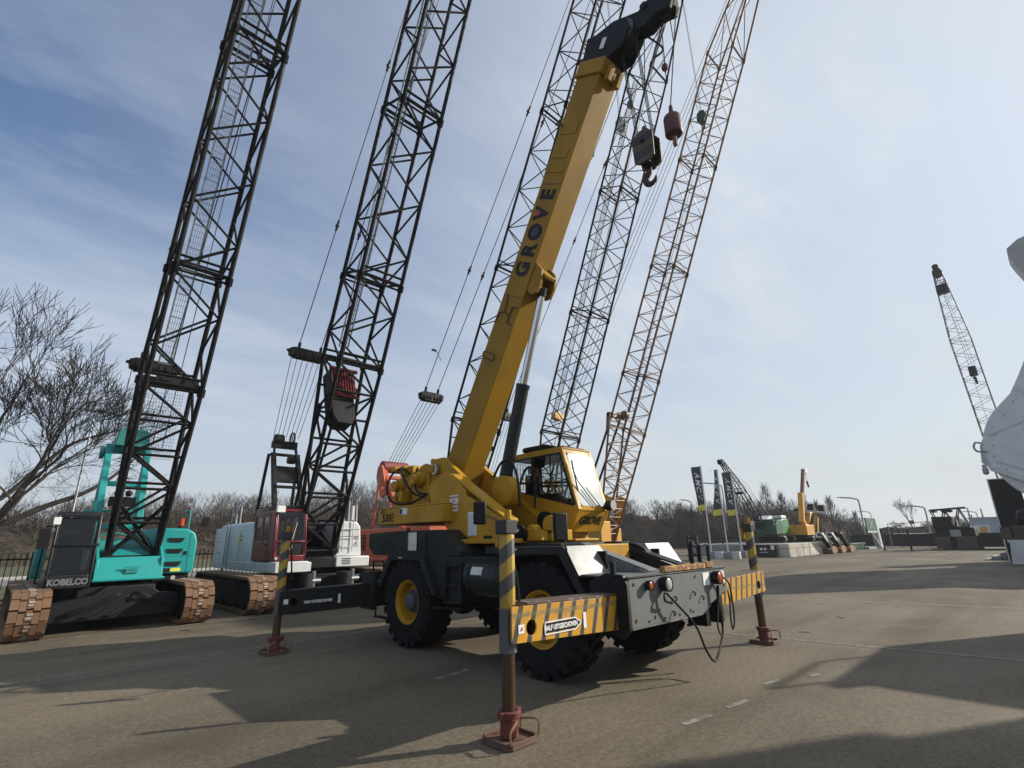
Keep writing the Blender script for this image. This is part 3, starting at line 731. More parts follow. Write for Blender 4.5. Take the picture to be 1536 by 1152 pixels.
m.box(-.44, .4, 2.5, 3.1, 2.34, 2.5)
m.build('valve_block', 'yellow', G, .01)
for pts in ([(-.55, 2.0, 2.55), (-.72, 2.3, 2.40), (-.74, 2.9, 2.45), (-.72, 3.2, 2.75), (-.66, 3.1, 3.05), (-.58, 2.85, 3.15), (-.55, 2.6, 3.0)],
            [(-.55, 2.9, 3.1), (-.70, 2.7, 3.08), (-.70, 2.5, 2.8), (-.66, 2.3, 2.6), (-.60, 2.0, 2.50)],
            [(-.50, 2.4, 3.1), (-.62, 2.35, 2.9), (-.66, 2.15, 2.62), (-.6, 1.9, 2.55)],
            [(-.30, .30, 2.75), (-.30, .10, 2.98), (-.28, -.12, 2.98), (-.26, -.25, 2.7), (-.26, -.3, 2.2)],
            [(.10, .1, 2.5), (.16, -.02, 2.86), (.2, -.16, 2.9), (.22, -.22, 2.7), (.2, -.2, 2.2)]):
    m = MB(); m.pipe(catmull(pts, 7), .022, 8); m.build('hydraulic_hose', 'hose', G)
m = MB(); m.cyl((-.20, .20, 2.50), .27, -.02, .22, 'x', 24); m.build('hose_reel', 'yellow', G, .01)
# ------------------------------------------------------------------ telescopic boom
bd = V((0, -.4906, .8714)); bn = V((0, .8714, .4906)); O = V((0, 1.2, 3.0))
def B(x, s, n): return O + bd * s + bn * n + V((x, 0, 0))
TB = M((( 1, 0, 0, 0), (*bd, 0), (*bn, 0), (0, 0, 0, 1))).transposed(); TB.translation = O     # x, s, n -> crane space
W2, HB = .245, .585
def bbox(mb, x0, x1, s0, s1, n0, n1): return mb.box(x0, x1, s0, s1, n0, n1, TB)
m = MB(); bbox(m, -W2, W2, -.62, 7.70, 0, HB)
boom = m.build('boom', 'yellow_boom', G, .012)
m = MB(); bbox(m, -W2 - .03, W2 + .03, 7.70, 7.94, -.03, HB + .03); bbox(m, -W2 - .05, W2 + .05, 7.64, 7.70, -.05, HB + .05)
for x in (-.12, .14): bbox(m, x - .05, x + .05, 7.56, 7.84, -.16, -.05)
m.build('boom_collar', 'yellow_boom', boom, .01)
m = MB()
for s0, s1, n0, n1 in ((5.82, 6.02, .10, .53), (6.10, 6.30, .12, .54), (6.55, 6.80, .10, .53)): bbox(m, -W2 - .012, -W2, s0, s1, n0, n1)
m.build('side_pad', 'yellow_boom', boom, .008)
BRK = plain('brown_bracket', (.10, .055, .02), .6, 0, .2, 8, 0)
for ss in (3.40, 5.60):
    m = MB(); bbox(m, -W2 - .006, -W2, ss, ss + .012, .02, HB - .02); m.build('plate_joint', BRK, boom)
m = MB(); m.pipe(catmull([B(-W2 - .015, 2.12, .54), B(-W2 - .015, 2.12, .26), B(-W2 - .015, 2.18, .22), B(-W2 - .015, 2.24, .26), B(-W2 - .015, 2.24, .54), B(-W2 - .015, 2.18, .58), B(-W2 - .015, 2.12, .54)], 4), .012, 5); m.build('slot_handle', BRK, boom)
for pts in ([(2.85, .54), (3.05, .50), (3.08, .36), (3.25, .38), (3.42, .44)], [(3.10, .38), (3.02, .24)], [(2.88, .06), (2.90, .20), (3.20, .18), (3.22, .04)]):
    m = MB(); m.pipe([B(-W2 - .02, u, v) for u, v in pts], .013, 5); m.build('bracket_rail', BRK, boom)
m = MB(); m.pipe([B(-W2 - .02, 6.72, .50), B(-W2 - .07, 6.72, .52), B(-W2 - .07, 6.72, .64), B(-W2 - .02, 6.84, .64)], .02, 5); m.build('rope_eye', BRK, boom)
for i, ch in enumerate('GROVE'):
    s = 3.95 + i * .362
    if ch == 'O':
        pass
    lettering('lettering', ch, .50, 'ink', boom, B(-W2 - .006, s, .27), bd, bn, .006, .022, 0, .80)
m = MB(); c0 = B(-W2 - .010, 3.95 + 2 * .362, .27); m.prism([(c0.y + .09 * math.cos(t * math.pi / 9), c0.z + .09 * math.sin(t * math.pi / 9)) for t in range(18)], 'x', c0.x - .003, c0.x); m.build('letter_centre', plain('dark_blue_print', (.012, .03, .07), .5, 0, .1, 5, 0), boom)
m = MB(); a = [B(0, 3.95 + 3 * .362 + ds, n) for ds, n in ((-.075, .41), (.075, .41), (0, .28))]; m.prism([(q.y, q.z) for q in a], 'x', -W2 - .013, -W2 - .010); m.build('letter_wedge', 'ink_red', boom)
# lift cylinder bracket under the boom
m = MB()
for x in (-.215, .155): m.prism([(q.y, q.z) for q in (B(0, 3.58, -.0), B(0, 3.52, -.13), B(0, 3.58, -.26), B(0, 3.76, -.29), B(0, 4.02, -.20), B(0, 4.12, -.0))], 'x', x, x + .06)
m.prism([(q.y, q.z) for q in (B(0, 3.98, -.02), B(0, 3.88, -.28), B(0, 3.94, -.29), B(0, 4.05, -.03))], 'x', -.14, .14)
m.build('cylinder_bracket', 'yellow_boom', boom, .006)
ca, cbm, cc = V((0, .52, 2.1)), V((0, -.186, 4.385)), V((0, -.76, 6.13))
m = MB(); m.tube(ca, cbm, .118, 24); d_ = (cbm - ca).normalized(); m.tube(cbm - d_ * .05, cbm + d_ * .03, .13, 24); cyl = m.build('lift_cylinder', 'cylgrey', G, .006)
m = MB(); m.tube(cbm, cc, .07, 24); m.build('cylinder_rod', 'chrome', cyl)
m = MB(); m.tube(cc - d_ * .14, cc + d_ * .02, .088, 18); m.cyl(cc, .05, -.135, .135, 'x', 14); m.build('rod_end', 'cylgrey', cyl, .005)
# boom head with sheaves and the nose
m = MB()
for x in (-W2 + .0, W2 - .03):
    m.prism([(q.y, q.z) for q in (B(0, 7.9, .0), B(0, 7.9, HB), B(0, 8.40, HB + .08), B(0, 8.42, HB - .10), B(0, 8.60, .12), B(0, 8.62, -.15), B(0, 8.42, -.32), B(0, 8.05, -.26))], 'x', x, x + .03)
bbox(m, -W2 + .03, W2 - .03, 7.94, 8.36, .04, HB - .03)
hd = m.build('boom_head', plain('black_blue_head', (.007, .009, .011), .5, 0, .3, 6, .1), boom, .008)
def sheave(mb, c, r, x0, x1):
    w_ = (x1 - x0) / 2; xm = (x0 + x1) / 2
    mb.lathe([(.03, xm - w_), (r, xm - w_), (r + .015, xm - w_ * .9), (r - .03, xm - w_ * .2), (r - .03, xm + w_ * .2), (r + .015, xm + w_ * .9), (r, xm + w_), (.03, xm + w_)], c, 'x', 28)
m = MB()
for k in range(5): sheave(m, V((0, 0, 0)) + B(0, 8.40, -.12), .22, -.19 + k * .078, -.19 + k * .078 + .066)
for k in range(2): sheave(m, B(0, 8.38, .50), .15, -.10 + k * .12, -.02 + k * .12)
m.build('sheave', plain('worn_sheave', (.10, .10, .10), .45, .5, .3, 9, 0), hd)
m = MB()
for x in (-.14, .08): m.prism([(q.y, q.z) for q in (B(0, 8.45, .20), B(0, 8.62, .16), B(0, 8.72, -.05), B(0, 8.74, -.30), B(0, 8.90, -.42), B(0, 8.92, -.70), B(0, 8.80, -.98), B(0, 8.64, -1.0), B(0, 8.60, -.72), B(0, 8.44, -.60), B(0, 8.36, -.25))], 'x', x, x + .06)
m.cyl(B(0, 8.76, -.82), .17, -.07, .07, 'x', 24); m.cyl(B(0, 8.80, -.40), .07, -.17, .17, 'x', 12); m.cyl(B(0, 8.55, -.10), .09, -.17, .17, 'x', 12)
m.build('nose_arm', plain('black_blue_nose', (.006, .007, .008), .5, 0, .3, 6, .1), hd, .006)
m = MB(); m.pipe(catmull([B(.05, 8.36, -.55), B(.10, 8.1, -.95), B(.02, 7.9, -.90)], 5), .018, 6); m.build('limit_switch', 'black', hd)
m = MB(); m.box(-W2 - .008, -W2 - .002, -.0, .10, -.10, .10, M.Translation(B(0, 8.22, .14)) @ M.Rotation(R(30), 4, 'X')); m.build('sticker', 'whitecard', hd)
m = MB(); m.tube(B(-.05, .35, HB + .22), B(-.05, 8.4, HB + .10), .009, 5); m.tube(B(.08, .35, HB + .22), B(.08, 8.4, HB + .10), .009, 5); m.build('hoist_rope', 'rope', boom)
m = MB(); bbox(m, -.20, .20, 7.98, 8.06, HB + .02, HB + .20); bbox(m, .02, .06, 8.15, 8.40, HB, HB + .22); m.build('rope_guard', 'black', hd, .008)
# ------------------------------------------------------------------ operator's cab
XL, XR = .40, 1.22
prof = [(-.70, 3.24), (-1.02, 2.15), (-.83, 1.785), (-.42, 1.785), (.62, 2.42), (.74, 2.50), (.76, 3.16), (.70, 3.22)]
winL = [(-.67, 3.14), (-.955, 2.24), (-.91, 2.205), (.50, 2.545), (.58, 2.60), (.60, 3.09), (.55, 3.13)]
cabo = None
for x in (XL, XR - .03):
    m = MB(); m.prism(prof, 'x', x, x + .03, [winL])
    o = m.build('cab_side', 'yellow', G, .006); cabo = cabo or o
m = MB()
def shell(mb, seq, x0, x1, t):
    for (a, b) in zip(seq[:-1], seq[1:]):
        a, b = V((0, *a)), V((0, *b)); d = (b - a).normalized(); nn = V((0, -d.z, d.y)) * t
        vs = []
        for x in (x0, x1):
            for q in (a, b, b + nn, a + nn): vs.append((x, q.y, q.z))
        mb.add(vs, [(0, 1, 2, 3), (7, 6, 5, 4), (0, 4, 5, 1), (1, 5, 6, 2), (2, 6, 7, 3), (3, 7, 4, 0)])
shell(m, [(-.72, 3.235), (.70, 3.215), (.76, 3.16)], XL + .03, XR - .03, -.035)          # roof
shell(m, [(-1.015, 2.15), (-.83, 1.79), (-.42, 1.79), (.62, 2.425), (.74, 2.50)], XL + .03, XR - .03, .035)  # belly and knee panel
cabp = m.build('cab', 'yellow', G, .005)
m = MB(); m.box(XL + .03, XR - .03, -1.015, -.955, 2.13, 2.20); m.prism([(-.70, 3.235), (-.73, 3.13), (-.69, 3.12), (-.62, 3.2)], 'x', XL + .03, XR - .03)
for x in (XL, XR - .075): m.prism([(-.70, 3.24), (-1.02, 2.16), (-.985, 2.15), (-.665, 3.22)], 'x', x + .0 if x > .5 else x + .03, x + .075)
m.build('windscreen_frame', 'yellow', cabp, .004)
a, b = V((0, -.735, 3.13)), V((0, -1.0, 2.205))
m = MB(); vs = []
nfr = V((0, -(a - b).z, (a - b).y)).normalized() * -1
rc = [(XL + .085, a, .07), (XR - .085, a, .07)]
q = []
def rrect(n=5, r=.08):
    w0, w1, L = XL + .08, XR - .08, (b - a).length; out = []
    for cx_, cy_, a0 in ((w1 - r, r, -90), (w1 - r, L - r, 0), (w0 + r, L - r, 90), (w0 + r, r, 180)):
        for i in range(n + 1):
            t = R(a0 + 90 * i / n); out.append((cx_ + r * math.cos(t), cy_ + r * math.sin(t)))
    return out
rl = rrect(); dd = (b - a).normalized(); no = V((0, dd.z, -dd.y)); no = no if no.y < 0 else -no
vs = [V((x, 0, 0)) + a + dd * t + no * .004 for x, t in rl] + [V((x, 0, 0)) + a + dd * t - no * .004 for x, t in rl]
k = len(rl); m.add(vs, [tuple(range(k)), tuple(range(2 * k - 1, k - 1, -1))] + [(i, (i + 1) % k, (i + 1) % k + k, i + k) for i in range(k)])
m.build('windscreen', 'screenglass', cabp)
m = MB()
m.pipe([V((XL + .45, -1.05, 2.20)), V((XL + .10, -.95, 2.62)), V((XL + .06, -.87, 2.86))], .010, 5); m.pipe([V((XL + .55, -1.06, 2.20)), V((XL + .28, -.97, 2.52))], .009, 5)
m.beam(V((XL + .05, -.98, 2.45)), V((XL + .09, -.84, 2.98)), .02, .02); m.build('wiper', 'black', cabp)
for x in (XL - .004, XR - .002):
    m = MB(); inner = [(y * .93 - .012, 2.70 + (z - 2.70) * .93) for y, z in winL]
    m.prism(winL, 'x', x, x + .012, [inner]); m.beam((x + .006, .595, 2.70), (x + .006, -.845, 2.60), .014, .035); m.beam((x + .006, .02, 2.44), (x + .006, .02, 3.13), .014, .035, (0, 1, 0)); m.beam((x + .006, -.42, 2.64), (x + .006, -.42, 3.12), .012, .02, (0, 1, 0))
    wf = m.build('window_frame', 'black', cabp)
    m = MB(); m.prism(inner, 'x', x + .003, x + .008); m.build('window_glass', 'glass', wf)
m = MB(); m.box(XL + .06, XR - .06, .715, .725, 2.62, 3.10)
for i in range(8): pass
rw = MB()
for i in range(9): rw.box(XL + .09 + i * .08, XL + .096 + i * .08, .74, .75, 2.62, 3.12)
for i in range(6): rw.box(XL + .08, XR - .08, .742, .748, 2.62 + i * .098, 2.626 + i * .098)
rw.build('rear_grille', 'black', cabp)
m = MB(); m.box(.64, 1.0, .0, .42, 2.30, 2.42); m.box(.66, .98, .36, .48, 2.40, 2.86); m.box(.72, .92, .38, .46, 2.88, 3.0); m.build('operator_seat', 'seat', cabp, .03)
m = MB(); m.box(.48, .58, -.55, .35, 2.05, 2.45); m.box(.6, 1.05, -.90, -.70, 2.10, 2.50); m.tube((.8, -.74, 2.45), (.8, -.5, 2.66), .02, 8); m.lathe([(.17, -.01), (.185, 0), (.17, .01), (.16, 0)], (.8, -.47, 2.68), 'z', 24, True)
for x in (.52, .56, 1.06): m.tube((x, -.3, 2.45), (x, -.34, 2.70), .01, 6); m.ball((x, -.34, 2.71), .02, 8)
m.build('dashboard', 'black', cabp, .004)
m = MB(); m.box(.5, .62, -.1, .1, 2.95, 3.15); m.build('roof_console', 'black', cabp)
m = MB(); m.box(.48, 1.1, -.66, -.02, 3.238, 3.27); m.prism([(-.5, 3.27), (.10, 3.27), (.35, 3.33), (.35, 3.36), (-.2, 3.36)], 'x', .52, .86); m.cyl((.6, .30, 3.30), .05, -.12, .12, 'x', 10); m.build('roof_equipment', 'black', cabp, .01)
lettering('lettering', 'GROVE', .20, 'ink', cabp, V(((XL + XR) / 2, -.9275, 1.967)), (1, 0, 0), (0, -.19, .365), .004, .006, .18, .92)
m = MB(); m.lathe([(.03, .0), (.075, .02), (.09, .10), (.088, .12), (.07, .122)], (XR - .10, -1.20, 2.22), 'y', 20)
m.box(XR - .14, XR - .06, -1.12, -1.0, 2.16, 2.21); lp = m.build('work_lamp', 'black', cabp)
lp.rotation_euler = (0, 0, 0)
m = MB(); m.cyl((XR - .10, -1.20, 2.22), .085, -.012, .0, 'y', 20); m.build('lens', 'clear', lp)
m = MB(); m.box(XL + .06, XR - .1, -.55, .2, 1.745, 1.78); m.box(.55, 1.05, -.5, .1, 1.70, 1.745); m.build('cab_mount', 'black', cabp)
m = MB(); a, b = V((XL - .006, .70, 2.50)), V((XL - .006, -.45, 1.80)); m.beam(a, b, .02, .03); m.build('cab_trim', 'black', cabp)
m = MB(); m.cyl((.28, -.35, 1.98), .16, -.02, .06, 'x', 20); m.box(.2, .38, -.5, .3, 1.80, 1.90); m.build('gear_cover', 'black', G)
# ------------------------------------------------------------------ hook block, weight ball and ropes (hang from the boom head)
hk_s = .78
hk = thing('hook_block', 'big hook block with ochre and black bands hanging under the yellow telescopic boom', 'hook block', (0.05, -3.13, 7.17))
hk.scale = (hk_s, hk_s, hk_s)
def side_plate(x): return [(-.23, .47), (-.13, .40), (.13, .40), (.23, .47), (.25, .95), (.19, 1.13), (.05, 1.2), (-.12, 1.19), (-.24, 1.02)]
for x in (-.17, .12):
    m = MB(); m.prism(side_plate(x), 'x', x, x + .05); m.build('side_plate', 'hz_hook', hk, .01)
m = MB()
for k in range(3): sheave(m, V((0, 0, .92)), .22, -.11 + k * .075, -.05 + k * .075)
m.build('sheave', 'black', hk)
m = MB(); m.box(-.16, .16, -.10, .10, .36, .48); m.cyl((0, 0, 0), .06, .28, .42, 'z', 14); m.build('crosshead', 'black', hk, .01)
m = MB(); m.cyl((0, 0, .92), .05, -.2, .2, 'x', 12); m.build('sheave_pin', 'black', hk, .005)
m = MB(); hp = catmull([(0, 0, .34), (0, 0, .24), (0, .05, .18), (0, .10, .09), (0, .07, -.02), (0, -.02, -.06), (0, -.11, -.01), (0, -.13, .07)], 6)
n_ = len(hp); m.pipe(hp, .05, 12, [.042 + .030 * math.sin(math.pi * min(1, i / (n_ * .8))) if i < n_ * .8 else .042 * (1 - (i - n_ * .8) / (n_ * .26)) + .006 for i in range(n_)])
m.build('hook', plain('dark_rust_hook', (.05, .02, .015), .6, 0, .3, 6, .1), hk)
m = MB(); m.box(-.03, .03, -.04, .04, 1.16, 1.36); m.cyl((0, 0, 1.34), .05, -.05, .05, 'x', 10); m.build('rope_socket', 'redpad', hk, .008)
m = MB()
top = (B(0, 8.40, -.12) - V((.05, -3.13, 7.17))) / hk_s
for x, y in ((-.08, -.2), (-.02, -.2), (.04, -.2), (-.05, .2), (.01, .2), (.07, .2)): m.tube((x, y * .9, .95), (x - .05, top.y + y, top.z), .010, 5)
m.build('wire_rope', 'rope', hk)
wb = thing('overhaul_ball', 'brownish red cylindrical weight hanging right of the banded hook block', 'weight', (0.02, -3.63, 7.6))
m = MB(); m.lathe([(.08, .12), (.125, .13), (.135, .15), (.135, .45), (.125, .48), (.05, .50), (.04, .54), (.028, .70), (.02, .70)], (0, 0, 0), 'z', 28); m.build('weight', plain('brown_red_weight', (.085, .028, .02), .6, 0, .3, 5, .1), wb, .008)
m = MB(); m.box(-.02, .02, -.03, .03, -.08, .16); m.build('swivel', 'rusty', wb, .005)
m = MB(); nz = B(0, 8.76, -.88) - V((.02, -3.63, 7.6)); m.tube((0, 0, .68), (0, nz.y - .1, nz.z), .010, 5); m.build('wire_rope', 'rope', wb)
MAT['lug'] = plain('bright_worn_lug', (.34, .29, .24), .6, .2, .3, 9, 0)
# ------------------------------------------------------------------ crawler crane kit
def track(parent, x, w_, L, H, mat):
    """one crawler: shoes round two end wheels, local y from -L/2 to L/2"""
    r = H / 2 - .05; half = L / 2 - H / 2; per = 4 * half + 2 * math.pi * r; n = int(per / .20); m = MB(); st = per / n
    def pos(s):
        s %= per
        if s < 2 * half: return V((0, -half + s, 2 * r + .05)), 0.
        s -= 2 * half
        if s < math.pi * r: a = s / r; return V((0, half + r * math.sin(a), r + .05 + r * math.cos(a))), -a
        s -= math.pi * r
        if s < 2 * half: return V((0, half - s, .05)), math.pi
        s -= 2 * half; a = s / r; return V((0, -half - r * math.sin(a), r + .05 - r * math.cos(a))), math.pi - a
    rr = random.Random(int(x * 100) + 5)
    for i in range(n):
        p, a = pos(i * st); T = M.Translation(p + V((x, 0, 0))) @ M.Rotation(a, 4, 'X')
        g_ = .006; h = st / 2; e = h * .42
        segs = [(-w_ / 2, -w_ * .27, -h + g_, h - g_), (-w_ * .27, -w_ * .09, -h + g_ - e, h - g_ - e), (-w_ * .09, w_ * .09, -h + g_ + e * .2, h - g_ + e * .2), (w_ * .09, w_ * .27, -h + g_ - e, h - g_ - e), (w_ * .27, w_ / 2, -h + g_, h - g_)]
        for k, (x0, x1, y0, y1) in enumerate(segs):
            m.box(x0 + .003, x1 - .003, y0, y1, -.035, .035 + (.004 if k in (1, 3) else 0) + rr.uniform(-.0015, .0015), T)
        m.mat(1); m.box(-.045 + rr.uniform(-.01, .01), .045, -h * .55, -h * .2, .036, .052, T); m.box(-.03, .06, h * .1, h * .45, .036, .05, T); m.mat(0)
    o = m.build('track', [mat, 'lug'], parent, flat=True)
    f = MB(); f.prism([(-half, .16), (half, .16), (half + .1, .3), (half + .1, H - .3), (half, H - .14), (-half, H - .14), (-half - .1, H - .3), (-half - .1, .3)], 'x', x - w_ * .33, x + w_ * .33)
    for k in range(7):
        y = -half + 2 * half * (k + .5) / 7; f.cyl((x, y, .20), .12, -w_ * .36, w_ * .36, 'x', 14)
    for y in (-half, half): f.cyl((x, y, H / 2), r - .06, -w_ * .28, w_ * .28, 'x', 24)
    f.build('track_frame', 'black', o, .008)
    return o
def lattice(A, Bv, w_, d_, ux, un, nb, rc, rl, wa=1., da=1., style='N', phase=0, base=None, rungs=False):
    """tapering box lattice between A and Bv (front-face centre line): chords and lacing"""
    m = MB(); A, Bv = V(A), V(Bv); c = {}
    for i in range(nb + 1):
        t = i / nb; ww = w_ * (wa[0] + (wa[1] - wa[0]) * t) if isinstance(wa, tuple) else w_; dd = d_ * (da[0] + (da[1] - da[0]) * t) if isinstance(da, tuple) else d_
        off = base * (1 - t) if base else 0
        p = A.lerp(Bv, t)
        for sx in (-1, 1):
            for sd_ in (0, 1): c[i, sx, sd_] = p + ux * (sx * ww / 2) + un * (sd_ * dd + off)
    for sx in (-1, 1):
        for sd_ in (0, 1): m.tube(c[0, sx, sd_], c[nb, sx, sd_], rc, 8)
    for i in range(nb + 1):
        if style == 'N' or rungs or (i in (0, nb)):
            for sd_ in (0, 1): m.tube(c[i, -1, sd_], c[i, 1, sd_], rl, 5, cap=False)
    for i in range(nb):
        z = (i + phase) % 2
        if style in 'ZY':
            q = 1 - z if style == 'Y' else z
            for sd_ in (0, 1): m.tube(c[i, -1 if z else 1, sd_], c[i + 1, 1 if z else -1, sd_], rl, 5, cap=False)
            for sx in (-1, 1): m.tube(c[i, sx, 1 if q else 0], c[i + 1, sx, 0 if q else 1], rl, 5, cap=False)
            continue
        for sd_ in (0, 1):
            a, b = (-1, 1)
            if style == 'X': a, b = ((-1, 1) if (z + sd_) % 2 else (1, -1))
            m.tube(c[i + 1, a, sd_], c[i, b, sd_], rl, 5, cap=False)
        for sx in (-1, 1):
            a, b = (0, 1) if (z if style != 'X' else z) else (1, 0)
            m.tube(c[i, sx, a], c[i + 1, sx, b], rl, 5, cap=False)
    return m, c
def lattice_boom(parent, foot, k, w_, d_, mat, rc=.058, rl=.030, style='Z', joints=(5.2, 11.4, 17.6, 23.8), panel=1.2, top=26.5, pend=True, walk=True, foot_w=.82, crossbar=True, footz=1.45, wmat='grating', dense_base=False):
    """foot: (x, y, z) centre of the boom pins; k = dy/dz of the axis"""
    ax = V((0, k, 1)).normalized(); un = V((0, ax.z, -ax.y)).normalized(); ux = V((1, 0, 0)); F = V(foot)
    bo = None; s0 = 0
    m, c = lattice(F, F + ax * joints[0], w_, d_, ux, un, max(5, round(joints[0] / panel * 1.15)), rc, rl * 1.15, (foot_w, 1.), (.12, 1.), style, base=0.0, rungs=True)
    m2 = m
    bo = m2.build('boom', mat, parent)
    f = MB()
    for sx in (-1, 1): f.beam(F + ux * sx * w_ * foot_w / 2 - ax * .12, F + ux * sx * w_ * foot_w / 2 + ax * .5 + un * .06, .10, .16, un); f.cyl(F + ux * sx * w_ * foot_w / 2, .09, -.09, .09, 'x', 12)
    f.tube(F + ax * 1.3 + ux * w_ * .46 + un * .2, F + ux * -w_ * .42, rc * .8, 8); f.tube(F + ax * 1.3 - ux * w_ * .46 + un * .2, F + ux * w_ * .42, rc * .8, 8)
    f.build('boom_foot', mat, bo)
    seg = list(joints)
    for i in range(len(seg) - 1):
        a, b = F + ax * seg[i], F + ax * seg[i + 1]; nb = max(2, round((seg[i + 1] - seg[i]) / panel))
        m, c = lattice(a + ax * .06, b - ax * .06, w_, d_, ux, un, nb, rc, rl, 1., 1., style, i)
        for e in (a, b):
            for sx in (-1, 1):
                for sd_ in (0, 1): m.tube(e + ux * sx * w_ / 2 + un * sd_ * d_ - ax * .10, e + ux * sx * w_ / 2 + un * sd_ * d_ + ax * .10, rc * 1.55, 8)
        for off in (.10, .30):   # doubled end frames
            e = a + ax * off
            for sd_ in (0, 1): m.tube(e + ux * -w_ / 2 + un * sd_ * d_, e + ux * w_ / 2 + un * sd_ * d_, rl * 1.2, 5)
        m.tube(a + ax * .15 - ux * w_ / 2, a + ax * .15 + ux * w_ / 2 + un * d_, rl, 5)
        for sx in (-1, 1): m.tube(a + ax * .12 + ux * sx * w_ / 2, a + ax * .12 + ux * sx * w_ / 2 + un * d_, rl * 1.2, 5)
        m.build('boom_section', mat, bo)
    a = F + ax * seg[-1]; b = F + ax * top
    m, c = lattice(a, b, w_, d_, ux, un, 3, rc, rl, (1., .5), (1., .35), style)
    m.cyl(b + un * .2, .35, -w_ * .2, w_ * .2, 'x', 20); m.build('boom_tip', mat, bo)
    if walk:
        g_ = MB(); cols = []
        y0, y1 = seg[0] + .5, seg[-1] - .2; wx = -w_ * .12; ww = .30; n_ = int((y1 - y0) / .6)
        for i in range(n_):
            s_, e_ = y0 + (y1 - y0) * i / n_, y0 + (y1 - y0) * (i + 1) / n_
            p = F + un * (d_ * .93) + ux * wx
            g_.beam(p + ax * s_ - ux * ww / 2, p + ax * s_ + ux * ww / 2, .02, .02)
            for q in range(6):
                xx = ww * (-.5 + (q + .5) / 6); g_.beam(p + ax * s_ + ux * xx, p + ax * e_ + ux * xx, .009, .008, un)
            for q in range(3):
                t = s_ + (e_ - s_) * (q + 1) / 4; g_.beam(p + ax * t - ux * ww / 2, p + ax * t + ux * ww / 2, .008, .008)
        for sx in (-1, 1): g_.beam(F + un * (d_ * .93) + ux * (wx + sx * ww / 2) + ax * y0, F + un * (d_ * .93) + ux * (wx + sx * ww / 2) + ax * y1, .025, .03, un)
        g_.build('walkway', wmat, bo, flat=True)
    return bo, F, ax, un
def rigging(parent, bridle, gantry, tipL, tipR, mat='black', half=.5, nrope=6, knots=(.24, .5)):
    """bridle block on pendants towards the boom tip, rope falls to the gantry head"""
    b = V(bridle); g_ = V(gantry)
    m = MB(); m.prism([(-.62, -.14), (-.4, -.20), (.4, -.20), (.62, -.14), (.66, .06), (.5, .12), (-.5, .12), (-.66, .06)], 'y', -.12, .12)
    m.v = [tuple(V((p[0] * half / .5, p[1] * 1.1, p[2] * 1.15)) + b) for p in m.v]
    for sx in (-1, 1):
        m.beam(b + V((sx * half * .72, 0, .05)), b + V((sx * half * .72, -.08, .34)), .09, .07)
        for q in range(3): m.cyl(b + V((sx * half * (.25 + .35 * q), 0, -.1)), .17, -.03, .03, 'x', 16)
    m.tube(b + V((-half * 1.45, 0, .0)), b + V((half * 1.45, 0, 0)), .05, 8)
    o = m.build('bridle', mat, parent, .01)
    m = MB()
    for sx, t in ((-1, V(tipL)), (1, V(tipR))):
        a = b + V((sx * half * .72, -.08, .34)); m.tube(a, t, .017, 5)
        for kf in knots:
            p = a.lerp(t, kf); d = (t - a).normalized(); m.tube(p - d * .18, p + d * .18, .04, 6); m.ball(p, .075, 8)
    m.build('pendant', 'rope', parent)
    m = MB()
    for i in range(nrope):
        x = half * 1.1 * (-1 + 2 * i / (nrope - 1)); m.tube(b + V((x, 0, -.15)), g_ + V((x * .75, 0, .12)), .011, 4)
    m.build('luffing_rope', 'rope', parent)
def hoist_lines(parent, F, ax, un, d_, x=(-.1, .15), s0=2., s1=26):
    m = MB()
    for xx in x: m.tube(F + V((xx, 0, 0)) + ax * s0 + un * d_ * .55, F + V((xx * .5, 0, 0)) + ax * s1 + un * d_ * .4, .012, 4)
    m.build('hoist_rope', 'rope', parent)

# ------------------------------------------------------------------ teal crawler crane
K0 = V((-4.2, 9.9, 0))
K = thing('crawler_crane', 'teal crawler crane with rusty tracks and black lattice boom, leftmost of the row', 'crane', K0, 'crawler cranes parked along the fence')
track(K, -1.54, .58, 5.5, .90, 'track'); track(K, 1.28, .58, 5.5, .90, 'track')
m = MB(); m.prism([(-1.25, .22), (1.0, .22), (1.0, .64), (.62, .70), (.42, .86), (-.35, .86), (-.55, .70), (-1.25, .58)], 'y', -1.95, -1.6)
m.box(-1.25, 1.0, 1.6, 1.95, .3, .78); m.box(-.8, .6, -1.6, 1.6, .35, .85); m.prism([(-.75, .28), (-.55, .28), (.1, .66), (-.05, .66)], 'y', -2.0, -1.95); m.prism([(-.35, .28), (-.15, .28), (.45, .60), (.3, .62)], 'y', -2.0, -1.95)
m.cyl((-.13, 0, 0), .75, .85, 1.0, 'z', 32); m.build('undercarriage', paint('dark_slate', (.017, .018, .02), .45, .5, .1), K, .02)
for s in (-1, 1):
    for q in range(3):
        m = MB(); x = .05; m.pipe(catmull([(x + s * .12, -1.96, .72), (x + s * .22, -2.05, .70 - q * .03), (x + s * (.5 + .1 * q), -2.06, .56 - q * .06), (x + s * (.95), -2.05, .44 - q * .05)], 6), .022, 6); m.build('hydraulic_hose', 'hose', K)
